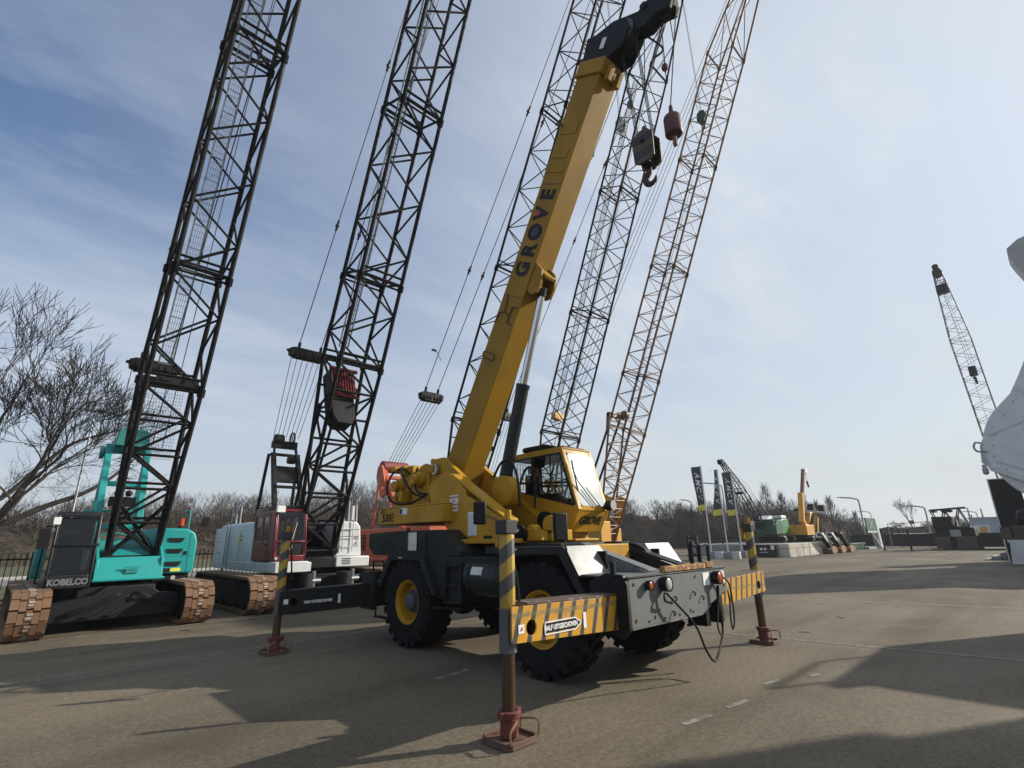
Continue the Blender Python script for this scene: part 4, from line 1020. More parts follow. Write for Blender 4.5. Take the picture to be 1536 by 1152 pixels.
# deck, front plate and side houses
m = MB(); m.box(-.62, .72, -1.3, 3.2, .98, 1.18); m.prism([(-1.62, .98), (-1.3, .98), (-1.3, 1.45), (-1.42, 1.45)], 'x', -.58, .70); m.box(-.60, .74, -1.66, -1.6, .95, 1.0)
for x in (-.58, .64): m.prism([(-1.55, 1.0), (-.3, 1.0), (-.3, 1.9), (-1.0, 1.75), (-1.5, 1.40)], 'x', x, x + .06)
m.box(-.42, .55, -1.0, -.95, 1.40, 1.62)
dk = m.build('deck', 'teal', K, .012)
m = MB(); m.box(-.02, .20, -1.60, -1.57, 1.10, 1.2); m.box(-.06, .24, -1.62, -1.58, 1.22, 1.24); m.build('latch_plate', 'teal_dark', dk)
pr = [(.98, 1.02), (1.42, 1.02), (1.46, 1.10), (1.46, 1.75), (1.40, 1.98), (1.22, 2.08), (.62, 2.10), (.62, 1.55), (.98, 1.5)]
m = MB(); m.prism([(.60, 1.02), (1.42, 1.02), (1.47, 1.10), (1.47, 1.78), (1.40, 1.98), (1.22, 2.08), (.60, 2.10)], 'y', -.98, 3.4)
hs = m.build('engine_house', 'teal', K, .04)
for z in (1.86, 1.60, 1.30):
    m = MB(); m.prism([(.82, z), (1.18, z), (1.12, z - .10), (.86, z - .09)], 'y', -1.005, -.98); m.build('air_slot', 'black', hs)
m = MB(); m.box(.80, .96, -.99, -.982, 1.07, 1.15); m.mat(1); m.box(.965, 1.18, -.99, -.982, 1.07, 1.15); m.build('data_label', ['ink', 'flag_yellow'], hs)
m = MB()
for y in (.3, 1.5, 2.6): m.box(1.468, 1.474, y, y + .012, 1.1, 1.85)
m.box(.61, 1.40, -.985, -.981, 1.42, 1.432); m.box(1.30, 1.312, -.986, -.981, 1.05, 1.95); m.build('panel_joint', 'teal_dark', hs)
m = MB(); m.box(1.20, 1.27, -1.0, -.982, 1.46, 1.54); m.build('latch', 'black', hs)
m = MB(); m.box(1.02, 1.22, -.995, -.982, 1.30 - .33, 1.30 - .25) if False else m.cyl((1.05, -.98, .93), .05, -.02, .0, 'y', 12); m.build('work_lamp', 'clear', hs)
m = MB(); m.box(.62, 1.4, -.9, 3.3, .84, 1.02); m.build('belly_box', 'black', K, .02)
m = MB(); m.box(-1.0, -.6, .6, 3.4, 1.0, 1.95); m.build('tank_house', 'teal', K, .04)
m = MB(); m.box(-1.4, 1.45, 3.4, 3.95, .85, 1.9); m.build('counterweight', 'teal_dark', K, .06)
m = MB(); m.pipe([(1.30, -.6, 2.08), (1.30, -.6, 2.55), (1.30, .2, 2.55), (1.30, .2, 2.08)], .018, 6); m.build('handrail', 'teal', K)
m = MB(); m.cyl((1.10, -.7, 0), .06, 2.10, 2.16, 'z', 12); m.mat(1); m.cyl((1.10, -.7, 0), .07, 2.16, 2.34, 'z', 12); m.build('beacon', ['black', plain('red_beacon', (.45, .05, .02), .25, 0, .1, 5, 0)], K)
m = MB(); m.pipe([(1.42, -.85, 1.95), (1.60, -.9, 2.05), (1.62, -.9, 2.20)], .014, 6); m.prism([(1.50, 2.14), (1.66, 2.12), (1.70, 2.36), (1.54, 2.38)], 'y', -.94, -.88); m.build('side_mirror', 'black', K)
# cab
cx0, cx1 = -1.38, -.62
m = MB(); sp_ = [(-1.72, .86), (-.30, .86), (-.30, 2.30), (-.40, 2.40), (-1.48, 2.42), (-1.56, 2.38), (-1.74, 1.30)]
for x in (cx0, cx1 - .05): m.prism(sp_, 'x', x, x + .05, [[(-1.62, 1.25), (-.62, 1.25), (-.62, 2.25), (-1.46, 2.25)]])
m.box(cx0, cx1, -1.55, -.32, 2.36, 2.43); m.box(cx0 + .05, cx1 - .05, -1.73, -1.66, .86, 1.13); m.box(cx0 + .05, cx1 - .05, -.36, -.31, .9, 2.35)
m.prism([(-1.49, 2.42), (-1.57, 2.37), (-1.555, 2.30), (-1.47, 2.34)], 'x', cx0, cx1)
cb_ = m.build('cab', plain('black_cab_paint', (.022, .024, .028), .3, 0, .2, 4, 0), K, .02)
m = MB(); a, b = V((0, -1.735, 1.32)), V((0, -1.565, 2.30)); a2 = V((0, -1.725, 1.14))
for x in (cx0, cx1 - .07): m.beam((x + .035, a2.y + .03, a2.z), (x + .035, b.y + .03, b.z), .07, .07, (0, 1, 0))
m.beam((cx0, -1.66, 1.72), (cx1, -1.66, 1.72), .05, .045); m.build('window_frame', 'black', cb_, .006)
m = MB(); m.add([(cx0 + .07, -1.715, 1.14), (cx1 - .07, -1.715, 1.14), (cx1 - .07, -1.545, 2.28), (cx0 + .07, -1.545, 2.28)], [(0, 1, 2, 3)]); m.build('windscreen', 'tintglass', cb_, recalc=False)
m = MB(); m.box(cx0 + .2, cx1 - .16, -.95, -.45, 1.30, 1.45); m.box(cx0 + .2, cx1 - .16, -.55, -.42, 1.45, 2.0); m.build('operator_seat', 'seat', cb_, .04)
m = MB(); m.box(cx0 + .12, cx0 + .24, -1.45, -.5, 1.2, 1.55); m.box(cx1 - .22, cx1 - .10, -1.45, -.5, 1.2, 1.62); m.build('side_console', 'grey', cb_, .02)
m = MB(); m.box(cx0 + .14, cx1 - .3, -1.50, -1.48, 1.96, 2.0); m.build('sun_blind', 'cream', cb_)
m = MB(); m.pipe([(cx0 + .3, -1.71, 1.80), (cx0 + .55, -1.63, 2.2)], .008, 5); m.build('wiper', 'black', cb_)
m = MB(); m.box(cx0 + .003, cx0 + .008, -1.62, -.62, 1.25, 2.25); m.build('side_window', 'cabglass', cb_)
lettering('lettering', 'KOBELCO', .165, 'steel', cb_, ((cx0 + cx1) / 2, -1.742, .985), (1, 0, 0), (0, 0, 1), .006, .008, 0, .88)
m = MB(); m.pipe([(cx0, -1.5, 2.1), (cx0 - .14, -1.62, 2.12), (cx0 - .14, -1.62, 1.8)], .015, 6); m.box(cx0 - .24, cx0 - .06, -1.66, -1.58, 1.66, 2.06); m.mat(1); m.box(cx0 - .06, cx0 + .06, -1.68, -1.58, 2.15, 2.30); m.build('side_mirror', ['black', 'whitecard'], K, .01)
m = MB(); m.pipe([(cx0 - .05, -1.1, .95), (cx0 - .12, -1.3, .98), (cx0 - .12, -1.45, 1.7), (cx0 - .04, -1.4, 1.75)], .016, 6); m.box(cx0 - .3, cx0, -1.5, -.3, .84, .88); m.build('handrail', 'black', K)
m = MB(); m.pipe(catmull([(-.52, .3, 1.2), (-.50, .3, 1.85), (-.1, .3, 2.0), (.3, .3, 1.8), (.32, .3, 1.2)], 4), .03, 6); m.cyl((.0, .4, 1.55), .30, -.5, .5, 'x', 24); m.box(-.55, -.4, .2, 1.4, 1.2, 1.9); m.box(.42, .58, .2, 1.4, 1.2, 1.9); m.build('hoist_winch', 'teal_dark', K, .02)
# gantry
gy, gz = 2.6, 4.55
m = MB()
for x in (-.36, .58): m.beam((x, 1.4, 1.2), (x, gy, gz), .16, .20, (0, 1, 0)); m.beam((x, 3.3, 1.2), (x, gy, gz), .10, .10, (0, 1, 0))
m.beam((-.36, gy - .4, 3.4), (.60, gy - .4, 3.4), .10, .14); m.beam((-.36, 1.75, 2.2), (.60, 1.75, 2.2), .12, .10)
m.beam((-.7, 1.9, 2.62), (.66, 1.9, 2.62), .06, .06)
ga = m.build('gantry', 'teal', K, .012)
m = MB(); m.prism([(-.28, 4.5), (.56, 4.5), (.52, 4.95), (.42, 5.02), (-.16, 5.02), (-.24, 4.95)], 'y', gy - .45, gy - .2)
m.cyl((.14, gy, 4.55), .24, -.40, .40, 'x', 20); m.cyl((-.50, gy, 4.30), .17, -.05, .05, 'x', 16); m.build('gantry_head', 'teal_dark', ga, .02)
m = MB(); m.box(-.2, .4, 1.65, 1.9, 2.75, 3.0); m.ball((-.05, 1.6, 3.1), .09, 10); m.ball((.2, 1.6, 3.1), .09, 10); m.build('winch_box', 'black', ga)
kb, F, ax, un = lattice_boom(K, (.14, -1.0, 1.45), -.355, 1.16, 1.13, 'lattice', joints=(4.05, 6.9, 12.8, 18.7), panel=.86, top=23)
m = MB(); p = F + ax * 4.15
m.box(-.42, .5, -.05, .05, -.16, .16, M.Translation(p + un * .55 + V((.1, 0, 0))) @ M.Rotation(R(-20), 4, 'X')); m.build('cross_beam', 'black', kb, .01)
m = MB(); 
for i in range(14): m.tube(F + ax * 2.2 + un * .70 + V((-.34 + i * .055, 0, 0)), F + ax * 3.9 + un * 1.05 + V((-.38 + i * .06, 0, 0)), .004, 3)
for i in range(20): m.tube(F + ax * (2.2 + i * .085) + un * (.70 + .0175 * i) + V((-.36, 0, 0)), F + ax * (2.2 + i * .085) + un * (.70 + .0175 * i) + V((.42, 0, 0)), .004, 3)
m.build('mesh_guard', 'black', kb, flat=True)
tipc = F + ax * 22.6 + un * .6
rigging(K, (.16, 1.15, 6.75), (.14, gy, 4.7), tipc + V((-.45, 0, 0)), tipc + V((.45, 0, 0)), half=.48, nrope=4, knots=(.17, .5, .8))
hoist_lines(K, F, ax, un, 1.13, (-.06, .16), 2.5, 24)

# ------------------------------------------------------------------ red and white crawler crane
X0 = V((.5, 10.2, 0))
C2 = thing('crawler_crane', 'white crawler crane with dark red cab and black lattice boom beside the teal crane', 'crane', X0, 'crawler cranes parked along the fence')
track(C2, -1.88, .72, 5.3, .90, 'track'); track(C2, 1.9, .72, 5.3, .90, 'track')
m = MB(); m.box(-1.7, 1.7, -1.5, -1.1, .35, .75); m.box(-1.7, 1.7, 1.1, 1.5, .35, .75); m.box(-.9, .9, -1.1, 1.1, .3, .8); m.cyl((0, 0, 0), .85, .78, .98, 'z', 32)
m.build('undercarriage', 'black', C2, .02)
for x in (-.55, .62):
    m = MB(); m.cyl((x, -1.75, 0), .22, .45, .86, 'z', 16); m.mat(1); m.cyl((x + .2, -1.85, 0), .055, .35, .92, 'z', 10); m.cyl((x + .2, -1.85, .66), .07, -.05, .20, 'x', 10); m.build('jack_motor', ['grey', 'steel'], C2, .01)
hl = [(-1.46, .98), (-1.46, 2.10), (-1.38, 2.28), (-1.2, 2.34), (-.62, 2.36), (-.62, .98)]
m = MB(); m.prism(hl, 'y', -.0, 3.5); hs = m.build('engine_house', 'white_shaded', C2, .05)
m = MB(); m.box(-1.47, -.5, -1.98, 3.55, .92, 1.17); m.build('side_sill', 'white_shaded', hs, .02)
m = MB(); m.box(-1.50, -.60, -2.02, -1.5, .92, 1.20); m.build('sill_nose', 'white', hs, .02)
m = MB()
for y in (1.2, 2.4): m.box(-1.468, -1.46, y, y + .012, 1.2, 2.08)
for z in (1.4, 1.75): m.box(-1.468, -1.46, 3.0, 3.45, z, z + .02)
m.build('panel_joint', plain('joint_grey', (.2, .23, .24), .6, 0, .1, 4, 0), hs)
m = MB(); m.mat(0); m.box(-1.472, -1.464, 1.05, 1.33, 1.76, 1.96); m.mat(1); m.box(-1.475, -1.472, 1.06, 1.18, 1.78, 1.94); m.mat(2); m.box(-1.478, -1.475, 1.09, 1.15, 1.82, 1.90); m.build('data_label', ['flag_yellow', 'ink', 'ink_white'], hs)
def ladder(parent, x, y, z0, z1, mat, w_=.32, hoop=True, ax='y'):
    m = MB()
    e = V((0, w_, 0)) if ax == 'y' else V((w_, 0, 0))
    a = V((x, y, z0))
    for s in (0, 1): m.tube(a + e * s, a + e * s + V((0, 0, z1 - z0)), .016, 6)
    n = int((z1 - z0) / .26)
    for i in range(n): m.tube(a + V((0, 0, .15 + i * .26)), a + e + V((0, 0, .15 + i * .26)), .012, 5)
    if hoop: m.pipe(catmull([a + V((.1, 0, z1 - z0)), a + V((.12, 0, z1 - z0 + .5)), a + e * .5 + V((.12, 0, z1 - z0 + .62)), a + e + V((.12, 0, z1 - z0 + .5)), a + e + V((.1, 0, z1 - z0))], 4), .018, 6)
    return m.build('ladder', mat, parent)
ladder(C2, -1.52, 2.1, 1.0, 2.4, 'galv'); 
m = MB(); m.pipe(catmull([(-1.2, 2.3, 2.34), (-1.2, 2.3, 2.95), (-1.2, 2.5, 3.05), (-1.2, 2.7, 2.95), (-1.2, 2.7, 2.34)], 4), .022, 6); m.build('handrail', 'white', C2)
pr = [(.62, 1.25), (1.50, 1.25), (1.42, 2.15), (1.3, 2.30), (.66, 2.33)]
m = MB(); m.prism(pr, 'y', -1.05, 3.5); hr = m.build('engine_house', 'white', C2, .05)
m = MB(); m.box(.55, 1.66, -1.28, 3.5, .96, 1.26); m.build('side_sill', 'white', hr, .03)
m = MB()
for z in (1.05, 1.10, 1.15, 1.20): m.box(.74, 1.02, -1.286, -1.28, z - .012, z + .012)
for z in (1.55, 1.85, 2.05): m.box(.70, 1.38, -1.056, -1.05, z, z + .012)
m.build('louvre', 'black', hr)
m = MB(); m.prism([(1.18, 1.60), (1.34, 1.60), (1.32, 1.72)], 'y', -1.06, -1.052); m.box(1.22, 1.36, -1.06, -1.052, 1.76, 1.84); m.build('decal', plain('grey_decal', (.25, .25, .26), .6, 0, .1, 4, 0), hr)
ladder(C2, .80, -1.10, 1.4, 2.4, 'white', .34, False, 'x')
m = MB(); m.pipe([(1.0, -1.0, 2.3), (1.0, -1.0, 2.95), (1.25, -1.0, 3.0), (1.28, -1.0, 2.3)], .025, 6); m.box(1.12, 1.20, -1.0, -.9, 2.35, 2.8); m.build('handrail', 'white', C2)
m = MB(); m.pipe([(1.48, -.2, 2.2), (1.50, -.2, 4.6), (1.46, -.3, 4.9)], .022, 6); m.build('exhaust_pipe', 'galv', C2)
# red cab
cx0, cx1 = -1.45, -.55
sp_ = [(-1.62, 1.22), (.15, 1.22), (.15, 2.52), (.02, 2.62), (-1.42, 2.66), (-1.50, 2.60), (-1.66, 1.5)]
m = MB()
for x in (cx0, cx1 - .05): m.prism(sp_, 'x', x, x + .05, [[(-1.1, 1.75), (-.62, 1.75), (-.62, 2.42), (-1.02, 2.42)], [(-.5, 1.75), (-.05, 1.75), (-.05, 2.42), (-.5, 2.42)]])
m.box(cx0, cx1, -1.46, .1, 2.58, 2.66); m.box(cx0 + .05, cx1 - .05, .08, .15, 1.25, 2.55)
m.box(cx0 + .05, cx1 - .05, -1.645, -1.58, 1.22, 1.36); m.box(cx0 + .05, cx1 - .05, -1.64, -1.60, 1.70, 1.75)
for x in (cx0 + .0, cx1 - .09): m.beam((x + .045, -1.615, 1.3), (x + .045, -1.47, 2.62), .09, .07, (0, 1, 0))
m.beam((cx0, -1.475, 2.58), (cx1, -1.475, 2.58), .06, .08)
cb_ = m.build('cab', 'red', C2, .025)
m = MB(); m.box(cx0 - .006, cx0 - .001, -1.18, -1.165, 1.26, 2.50); m.box(cx0 - .006, cx0 - .001, .0, .012, 1.26, 2.50); m.box(cx0 - .006, cx0 - .001, -1.18, .01, 2.47, 2.482); m.build('door_seam', 'black', cb_)
m = MB(); m.box(cx0 - .03, cx0 - .004, -1.08, -.96, 1.62, 1.66); m.build('door_handle', 'black', cb_)
m = MB(); m.cyl((cx0 + .08, -1.655, 1.29), .04, -.02, .01, 'y', 12); m.build('head_lamp', 'clear', cb_)
m = MB(); m.add([(cx0 + .085, -1.60, 1.75), (cx1 - .085, -1.60, 1.75), (cx1 - .085, -1.50, 2.55), (cx0 + .085, -1.50, 2.55)], [(0, 1, 2, 3)]); m.build('windscreen', 'tintglass', cb_, recalc=False)
m = MB(); m.box(cx0 + .25, cx1 - .25, -.75, -.25, 1.55, 1.7); m.box(cx0 + .25, cx1 - .25, -.35, -.2, 1.7, 2.35); m.build('operator_seat', 'seat', cb_, .04)
m = MB(); m.pipe([(cx0 + .45, -1.60, 1.78), (cx0 + .40, -1.56, 2.15)], .009, 5); m.pipe([(cx0 + .50, -1.60, 1.78), (cx0 + .62, -1.54, 2.25)], .009, 5); m.build('wiper', 'cream', cb_)
m = MB(); m.cyl((cx0 + .45, -1.60, 1.56), .07, -.03, .0, 'y', 14); m.build('horn', 'steel', cb_)
m = MB(); m.add([(cx0 + .085, -1.61, 1.36), (cx1 - .085, -1.61, 1.36), (cx1 - .085, -1.60, 1.71), (cx0 + .085, -1.60, 1.71)], [(0, 1, 2, 3)]); m.build('lower_window', 'black', cb_, recalc=False)
m = MB(); m.box(cx0 + .02, cx0 + .03, -1.1, -.05, 1.75, 2.42); m.build('side_window', 'cabglass', cb_)
m = MB(); m.box(cx0 + .1, cx1 - .0, -1.5, .1, 2.662, 2.72); m.mat(1); m.box(cx0 - .0, cx0 + .22, -1.62, -1.5, 2.52, 2.70); m.build('sun_visor', ['black', 'whitecard'], cb_)
m = MB(); m.pipe([(cx0 + .04, -1.66, 1.5), (cx0 + .04, -1.74, 1.7), (cx0 + .06, -1.66, 2.3)], .014, 6); m.build('grab_handle', 'red', cb_)
m = MB(); m.box(-.55, .62, -.95, .4, .98, 1.55); m.box(-.5, .3, -1.5, -.95, .98, 1.28); m.cyl((0, .1, 1.9), .42, -.5, .55, 'x', 24); m.cyl((0, 1.1, 1.9), .42, -.5, .55, 'x', 24); m.box(-.6, .62, .4, 3.2, 1.0, 1.5); m.build('winch_deck', 'black', C2, .02)
m = MB(); m.box(-1.4, 1.45, 3.5, 4.1, .95, 2.2); m.build('counterweight', 'white_shaded', C2, .06)
# gantry
m = MB()
for s in (-1, 1):
    m.beam((s * .48, .9, 1.5), (s * .42, 2.2, 4.75), .14, .16, (0, 1, 0)); m.beam((s * .62, 2.9, 1.5), (s * .52, 2.35, 4.75), .09, .09, (0, 1, 0))
m.beam((-.45, 1.95, 4.0), (.45, 1.95, 4.0), .08, .62, (0, .37, 1)); m.beam((-.45, 1.75, 3.55), (.45, 1.75, 3.55), .30, .08)
m.beam((-.52, 2.2, 4.72), (.52, 2.2, 4.72), .10, .10)
m.beam((-.40, 2.2, 4.75), (-.34, 2.45, 5.25), .08, .08); m.beam((.40, 2.2, 4.75), (.38, 2.45, 5.25), .08, .08)
ga = m.build('gantry', 'black', C2, .01)
m = MB(); m.box(-.40, .44, 2.3, 2.6, 5.0, 5.25); m.cyl((-.20, 2.45, 5.28), .22, -.14, .14, 'x', 20); m.lathe([(.20, -.03), (.24, -.03), (.24, .03), (.20, .03)], (.26, 2.40, 5.38), 'x', 24, True)
for i in range(6): a = i * math.pi / 3; m.tube((.26, 2.40, 5.38), (.26, 2.40 + .21 * math.cos(a), 5.38 + .21 * math.sin(a)), .015, 5)
m.cyl((.22, 2.2, 4.55), .13, -.12, .12, 'x', 12); m.build('sheave', 'black', ga, .01)
cb2, F, ax, un = lattice_boom(C2, (0, -1.08, 1.45), -.37, 1.37, 1.25, 'lattice', joints=(5.65, 8.3, 13.75, 19.3), panel=.93, top=24, rc=.062, rl=.034)
m = MB(); T2 = M.Translation(F + ax * 4.75 + un * .62 + V((-.22, 0, 0))) @ M.Scale(.84, 4) @ M.Rotation(R(-18), 4, 'X')
m.prism([(-.42, -1.15), (-.25, -1.45), (.28, -1.45), (.42, -1.1), (.42, .75), (-.42, .75)], 'y', -.30, .30); m.v = [tuple(T2 @ V(p)) for p in m.v]
bx = m.build('fly_basket', 'black', cb2, .01)
m = MB()
for i in range(9): m.box(-.40 + i * .10, -.36 + i * .10, -.36, -.31, -.35, .75, T2)
m.box(-.45, .62, -.40, -.30, .72, .82, T2); m.box(-.45, .62, -.36, -.30, -.4, -.34, T2); m.box(.45, .50, -.36, -.31, -.35, .75, T2); m.build('red_grille', 'red', bx)
m = MB(); m.tube(F + ax * 3.9 + V((-.66, 0, 0)) + un * .7, V((-.35, .3, 1.9)), .045, 8); m.tube(F + ax * 3.9 + V((.10, 0, 0)) + un * 1.2, V((.10, .5, 1.9)), .045, 8); m.tube(F + ax * 3.7 + V((-.66, 0, 0)) + un * .7, F + ax * 4.3 + V((-.66, 0, 0)) + un * .7, .075, 8); m.build('boom_stop', 'lattice', C2)
tipc = F + ax * 23.6 + un * .7
rigging(C2, (-.12, .7, 8.15), (.05, 2.45, 5.3), tipc + V((-.5, 0, 0)), tipc + V((.5, 0, 0)), half=.54, nrope=7, knots=(.24, .55))
hoist_lines(C2, F, ax, un, 1.25, (-.35,), 3, 23)

# ------------------------------------------------------------------ orange crawler crane behind the yellow one
X3 = V((5.5, 10.1, 0))
C3 = thing('crawler_crane', 'orange crawler crane with barred side window half hidden behind the yellow crane', 'crane', X3, 'crawler cranes parked along the fence')
track(C3, -1.7, .7, 5.2, .9, 'track'); track(C3, 1.7, .7, 5.2, .9, 'track')
m = MB(); m.box(-1.5, 1.5, -1.4, 1.4, .35, .78); m.cyl((0, 0, 0), .85, .78, .98, 'z', 24); m.build('undercarriage', 'black', C3, .02)
m = MB(); m.box(-1.45, 1.45, -.6, 3.7, .98, 2.15); m.box(-1.5, 1.5, -1.6, 3.8, .90, 1.10)
hs = m.build('engine_house', 'orange', C3, .04)
m = MB(); m.box(-1.465, -1.455, 2.55, 2.95, 1.35, 1.95); m.build('side_window', 'black', hs)
m = MB()
for i in range(3): m.box(-1.475, -1.466, 2.60 + i * .13, 2.62 + i * .13, 1.35, 1.95)
for i in range(4): m.box(-1.475, -1.466, 2.55, 2.95, 1.42 + i * .15, 1.44 + i * .15)
m.build('window_bar', 'orange', hs)
lettering('lettering', 'HITACHI', .27, 'ink_brown', hs, (-1.462, 1.35, 1.80), (0, -1, 0), (0, 0, 1), .004, .012, .1, .95)
m = MB(); m.box(-1.45, -.6, -1.7, -.3, 1.1, 2.6); m.build('cab', 'orange', C3, .03)
m = MB()
for s in (-1, 1): m.beam((s * .6, 1.2, 2.0), (s * .55, 3.0, 4.6), .16, .18, (0, 1, 0)); m.beam((s * .85, 3.3, 1.5), (s * .65, 3.1, 4.5), .09, .09, (0, 1, 0))
m.prism([(2.4, 3.6), (2.8, 3.4), (3.3, 4.3), (3.2, 4.75), (2.9, 4.8)], 'x', -.75, -.62, [[(2.75 + .09 * math.cos(t * .5236), 3.85 + .09 * math.sin(t * .5236)) for t in range(12)]]); m.beam((-.7, 3.0, 4.3), (.7, 3.0, 4.3), .3, .14); m.beam((-.7, 2.3, 3.3), (.7, 2.3, 3.3), .1, .4)
ga = m.build('gantry', 'orange', C3, .02)
m = MB(); m.cyl((0, 3.1, 4.75), .25, -.6, .6, 'x', 18); m.build('sheave', 'ink_brown', ga)
m = MB(); m.pipe(catmull([(-1.5, -1.2, 1.1), (-1.5, -1.2, 1.7), (-1.5, -.8, 1.7), (-1.5, -.8, 1.1)], 4), .02, 6); m.build('handrail', 'black', C3)
b3, F, ax, un = lattice_boom(C3, (0, -1.1, 1.45), -.47, 1.29, 1.23, 'lattice', joints=(4.4, 10.2, 16.1, 22.0), panel=.74, top=28, walk=False, rl=.021, rc=.045)
tipc = F + ax * 27.6 + un * .7
rigging(C3, (-.20, .2, 7.35), (0, 3.1, 4.75), tipc + V((-.5, 0, 0)), tipc + V((.5, 0, 0)), half=.42, nrope=6, knots=(.22, .5))
hoist_lines(C3, F, ax, un, 1.2, (-.2, .2), 3, 27)
m = MB(); m.pipe([(-.75, -1.2, 8.4), (-1.0, -1.2, 8.75)], .012, 5); m.box(-1.2, -1.0, -1.23, -1.17, 8.72, 8.79); m.build('wind_vane', 'black', C3)
# ------------------------------------------------------------------ second teal crane, hidden but for its boom and gantry
X4 = V((10.45, 10.1, 0))
C4 = thing('crawler_crane', 'crawler crane with slim dark lattice boom rising behind the yellow cab roof', 'crane', X4, 'crawler cranes parked along the fence')
track(C4, -1.6, .65, 5.2, .9, 'track'); track(C4, 1.6, .65, 5.2, .9, 'track')
m = MB(); m.box(-1.4, 1.4, -1.4, 1.4, .35, .78); m.cyl((0, 0, 0), .85, .78, .98, 'z', 24); m.build('undercarriage', 'black', C4, .02)
m = MB(); m.box(-1.45, 1.45, -.9, 3.7, .98, 2.1); m.build('engine_house', 'teal', C4, .04)
m = MB(); m.box(-1.4, -.6, -1.7, -.9, 1.0, 2.5); m.build('cab', 'teal', C4, .03)
m = MB()
for s in (-1, 1): m.beam((s * .5, 1.3, 2.0), (s * .45, 2.6, 4.7), .15, .18, (0, 1, 0))
m.beam((-.5, 2.6, 4.7), (.5, 2.6, 4.7), .3, .4); m.build('gantry', 'teal_dark', C4, .02)
b4, F, ax, un = lattice_boom(C4, (0, -1.1, 1.45), -.395, 1.265, 1.13, 'lattice_brown', joints=(4.6, 10.0, 15.5, 21.0), panel=.66, top=26, style='Y', rc=.045, rl=.022)
tipc = F + ax * 25.6 + un * .7
rigging(C4, (-.3, 1.2, 7.5), (0, 2.6, 4.8), tipc + V((-.5, 0, 0)), tipc + V((.5, 0, 0)), half=.55, nrope=6, knots=(.15, .42, .6))
hoist_lines(C4, F, ax, un, 1.2, (-.15, .2), 3, 25)
m = MB(); T4 = M.Translation(F + ax * 5.4 + un * .9 + V((-.1, 0, 0))); m.prism([(-.3, -.1), (.05, -.2), (.35, -.05), (.3, .15), (0, .2), (-.28, .12)], 'y', -.12, .12); m.v = [tuple(T4 @ V(p)) for p in m.v]; m.build('rope_drum', 'amber_paint', b4, .02)
# ------------------------------------------------------------------ ochre crane at the end of the row
X5 = V((15.1, 10.1, 0))
C5 = thing('crawler_crane', 'crawler crane with ochre lattice boom right of the yellow cab, last of the row', 'crane', X5, 'crawler cranes parked along the fence')
track(C5, -1.7, .7, 5.2, .9, 'track'); track(C5, 1.7, .7, 5.2, .9, 'track')
m = MB(); m.box(-1.5, 1.5, -1.4, 1.4, .35, .78); m.cyl((0, 0, 0), .85, .78, .98, 'z', 24); m.build('undercarriage', 'black', C5, .02)
m = MB(); m.box(-1.45, 1.45, -.9, 3.7, .98, 2.1); m.prism([(-1.2, 1.0), (-.2, 1.0), (-.2, 2.2), (-.9, 2.0)], 'x', -.7, -.62); m.prism([(-1.2, 1.0), (-.2, 1.0), (-.2, 2.2), (-.9, 2.0)], 'x', .62, .7); m.build('engine_house', 'amber_paint', C5, .04)
m = MB(); m.box(-1.5, -.72, -1.8, -.9, 1.0, 2.4); m.build('cab', 'amber_paint', C5, .03)
m = MB()
for s in (-1, 1): m.beam((s * .5, 1.3, 2.0), (s * .45, 2.4, 4.6), .15, .18, (0, 1, 0)); m.beam((s * .55, -.8, 2.0), (s * .52, .7, 6.0), .10, .12, (0, 1, 0))
m.beam((-.5, 2.4, 4.6), (.5, 2.4, 4.6), .3, .3); m.build('gantry', 'amber_paint', C5, .02)
b5, F, ax, un = lattice_boom(C5, (0, -1.1, 1.45), -.426, 1.29, 1.28, 'lattice_yellow', joints=(5.45, 8.2, 13.7, 19.2, 24.7), panel=.50, top=31, rc=.052, rl=.021, walk=False)
m = MB(); p = F + ax * 5.9 + un * 1.3; m.beam(p + V((-.85, 0, .15)), p + V((.7, 0, .15)), .16, .22); m.cyl(p + V((.35, -.2, .25)), .2, -.12, .12, 'x', 14); m.beam(p + V((-.8, 0, .2)), p + V((-.8, .1, -.6)), .1, .2)
m.build('boom_crosshead', 'lattice_yellow', b5, .01)
m = MB()
for s in (-.62, .15): m.tube(p + V((s, 0, 0)), V((s * .8, .5, 2.2)), .06, 8)
m.build('boom_stop', 'lattice_brown', b5)
m = MB(); m.prism([(q.y, q.z) for q in (F, F + ax * 2.2, F + ax * 2.2 + un * .6, F + un * .2)], 'x', -.60, -.55); m.prism([(q.y, q.z) for q in (F, F + ax * 2.2, F + ax * 2.2 + un * .6, F + un * .2)], 'x', .55, .60); m.build('foot_plate', 'amber_paint', b5)
tipc = F + ax * 30.6 + un * .7
m = MB()
for s in (-.5, -.2, .1, .4): m.tube(V((s, 1.2, 8.2)), tipc + V((s * .8, 0, 0)), .014, 5)
m.build('pendant', 'rope', C5)
hoist_lines(C5, F, ax, un, 1.2, (-.2, .2), 3, 30)
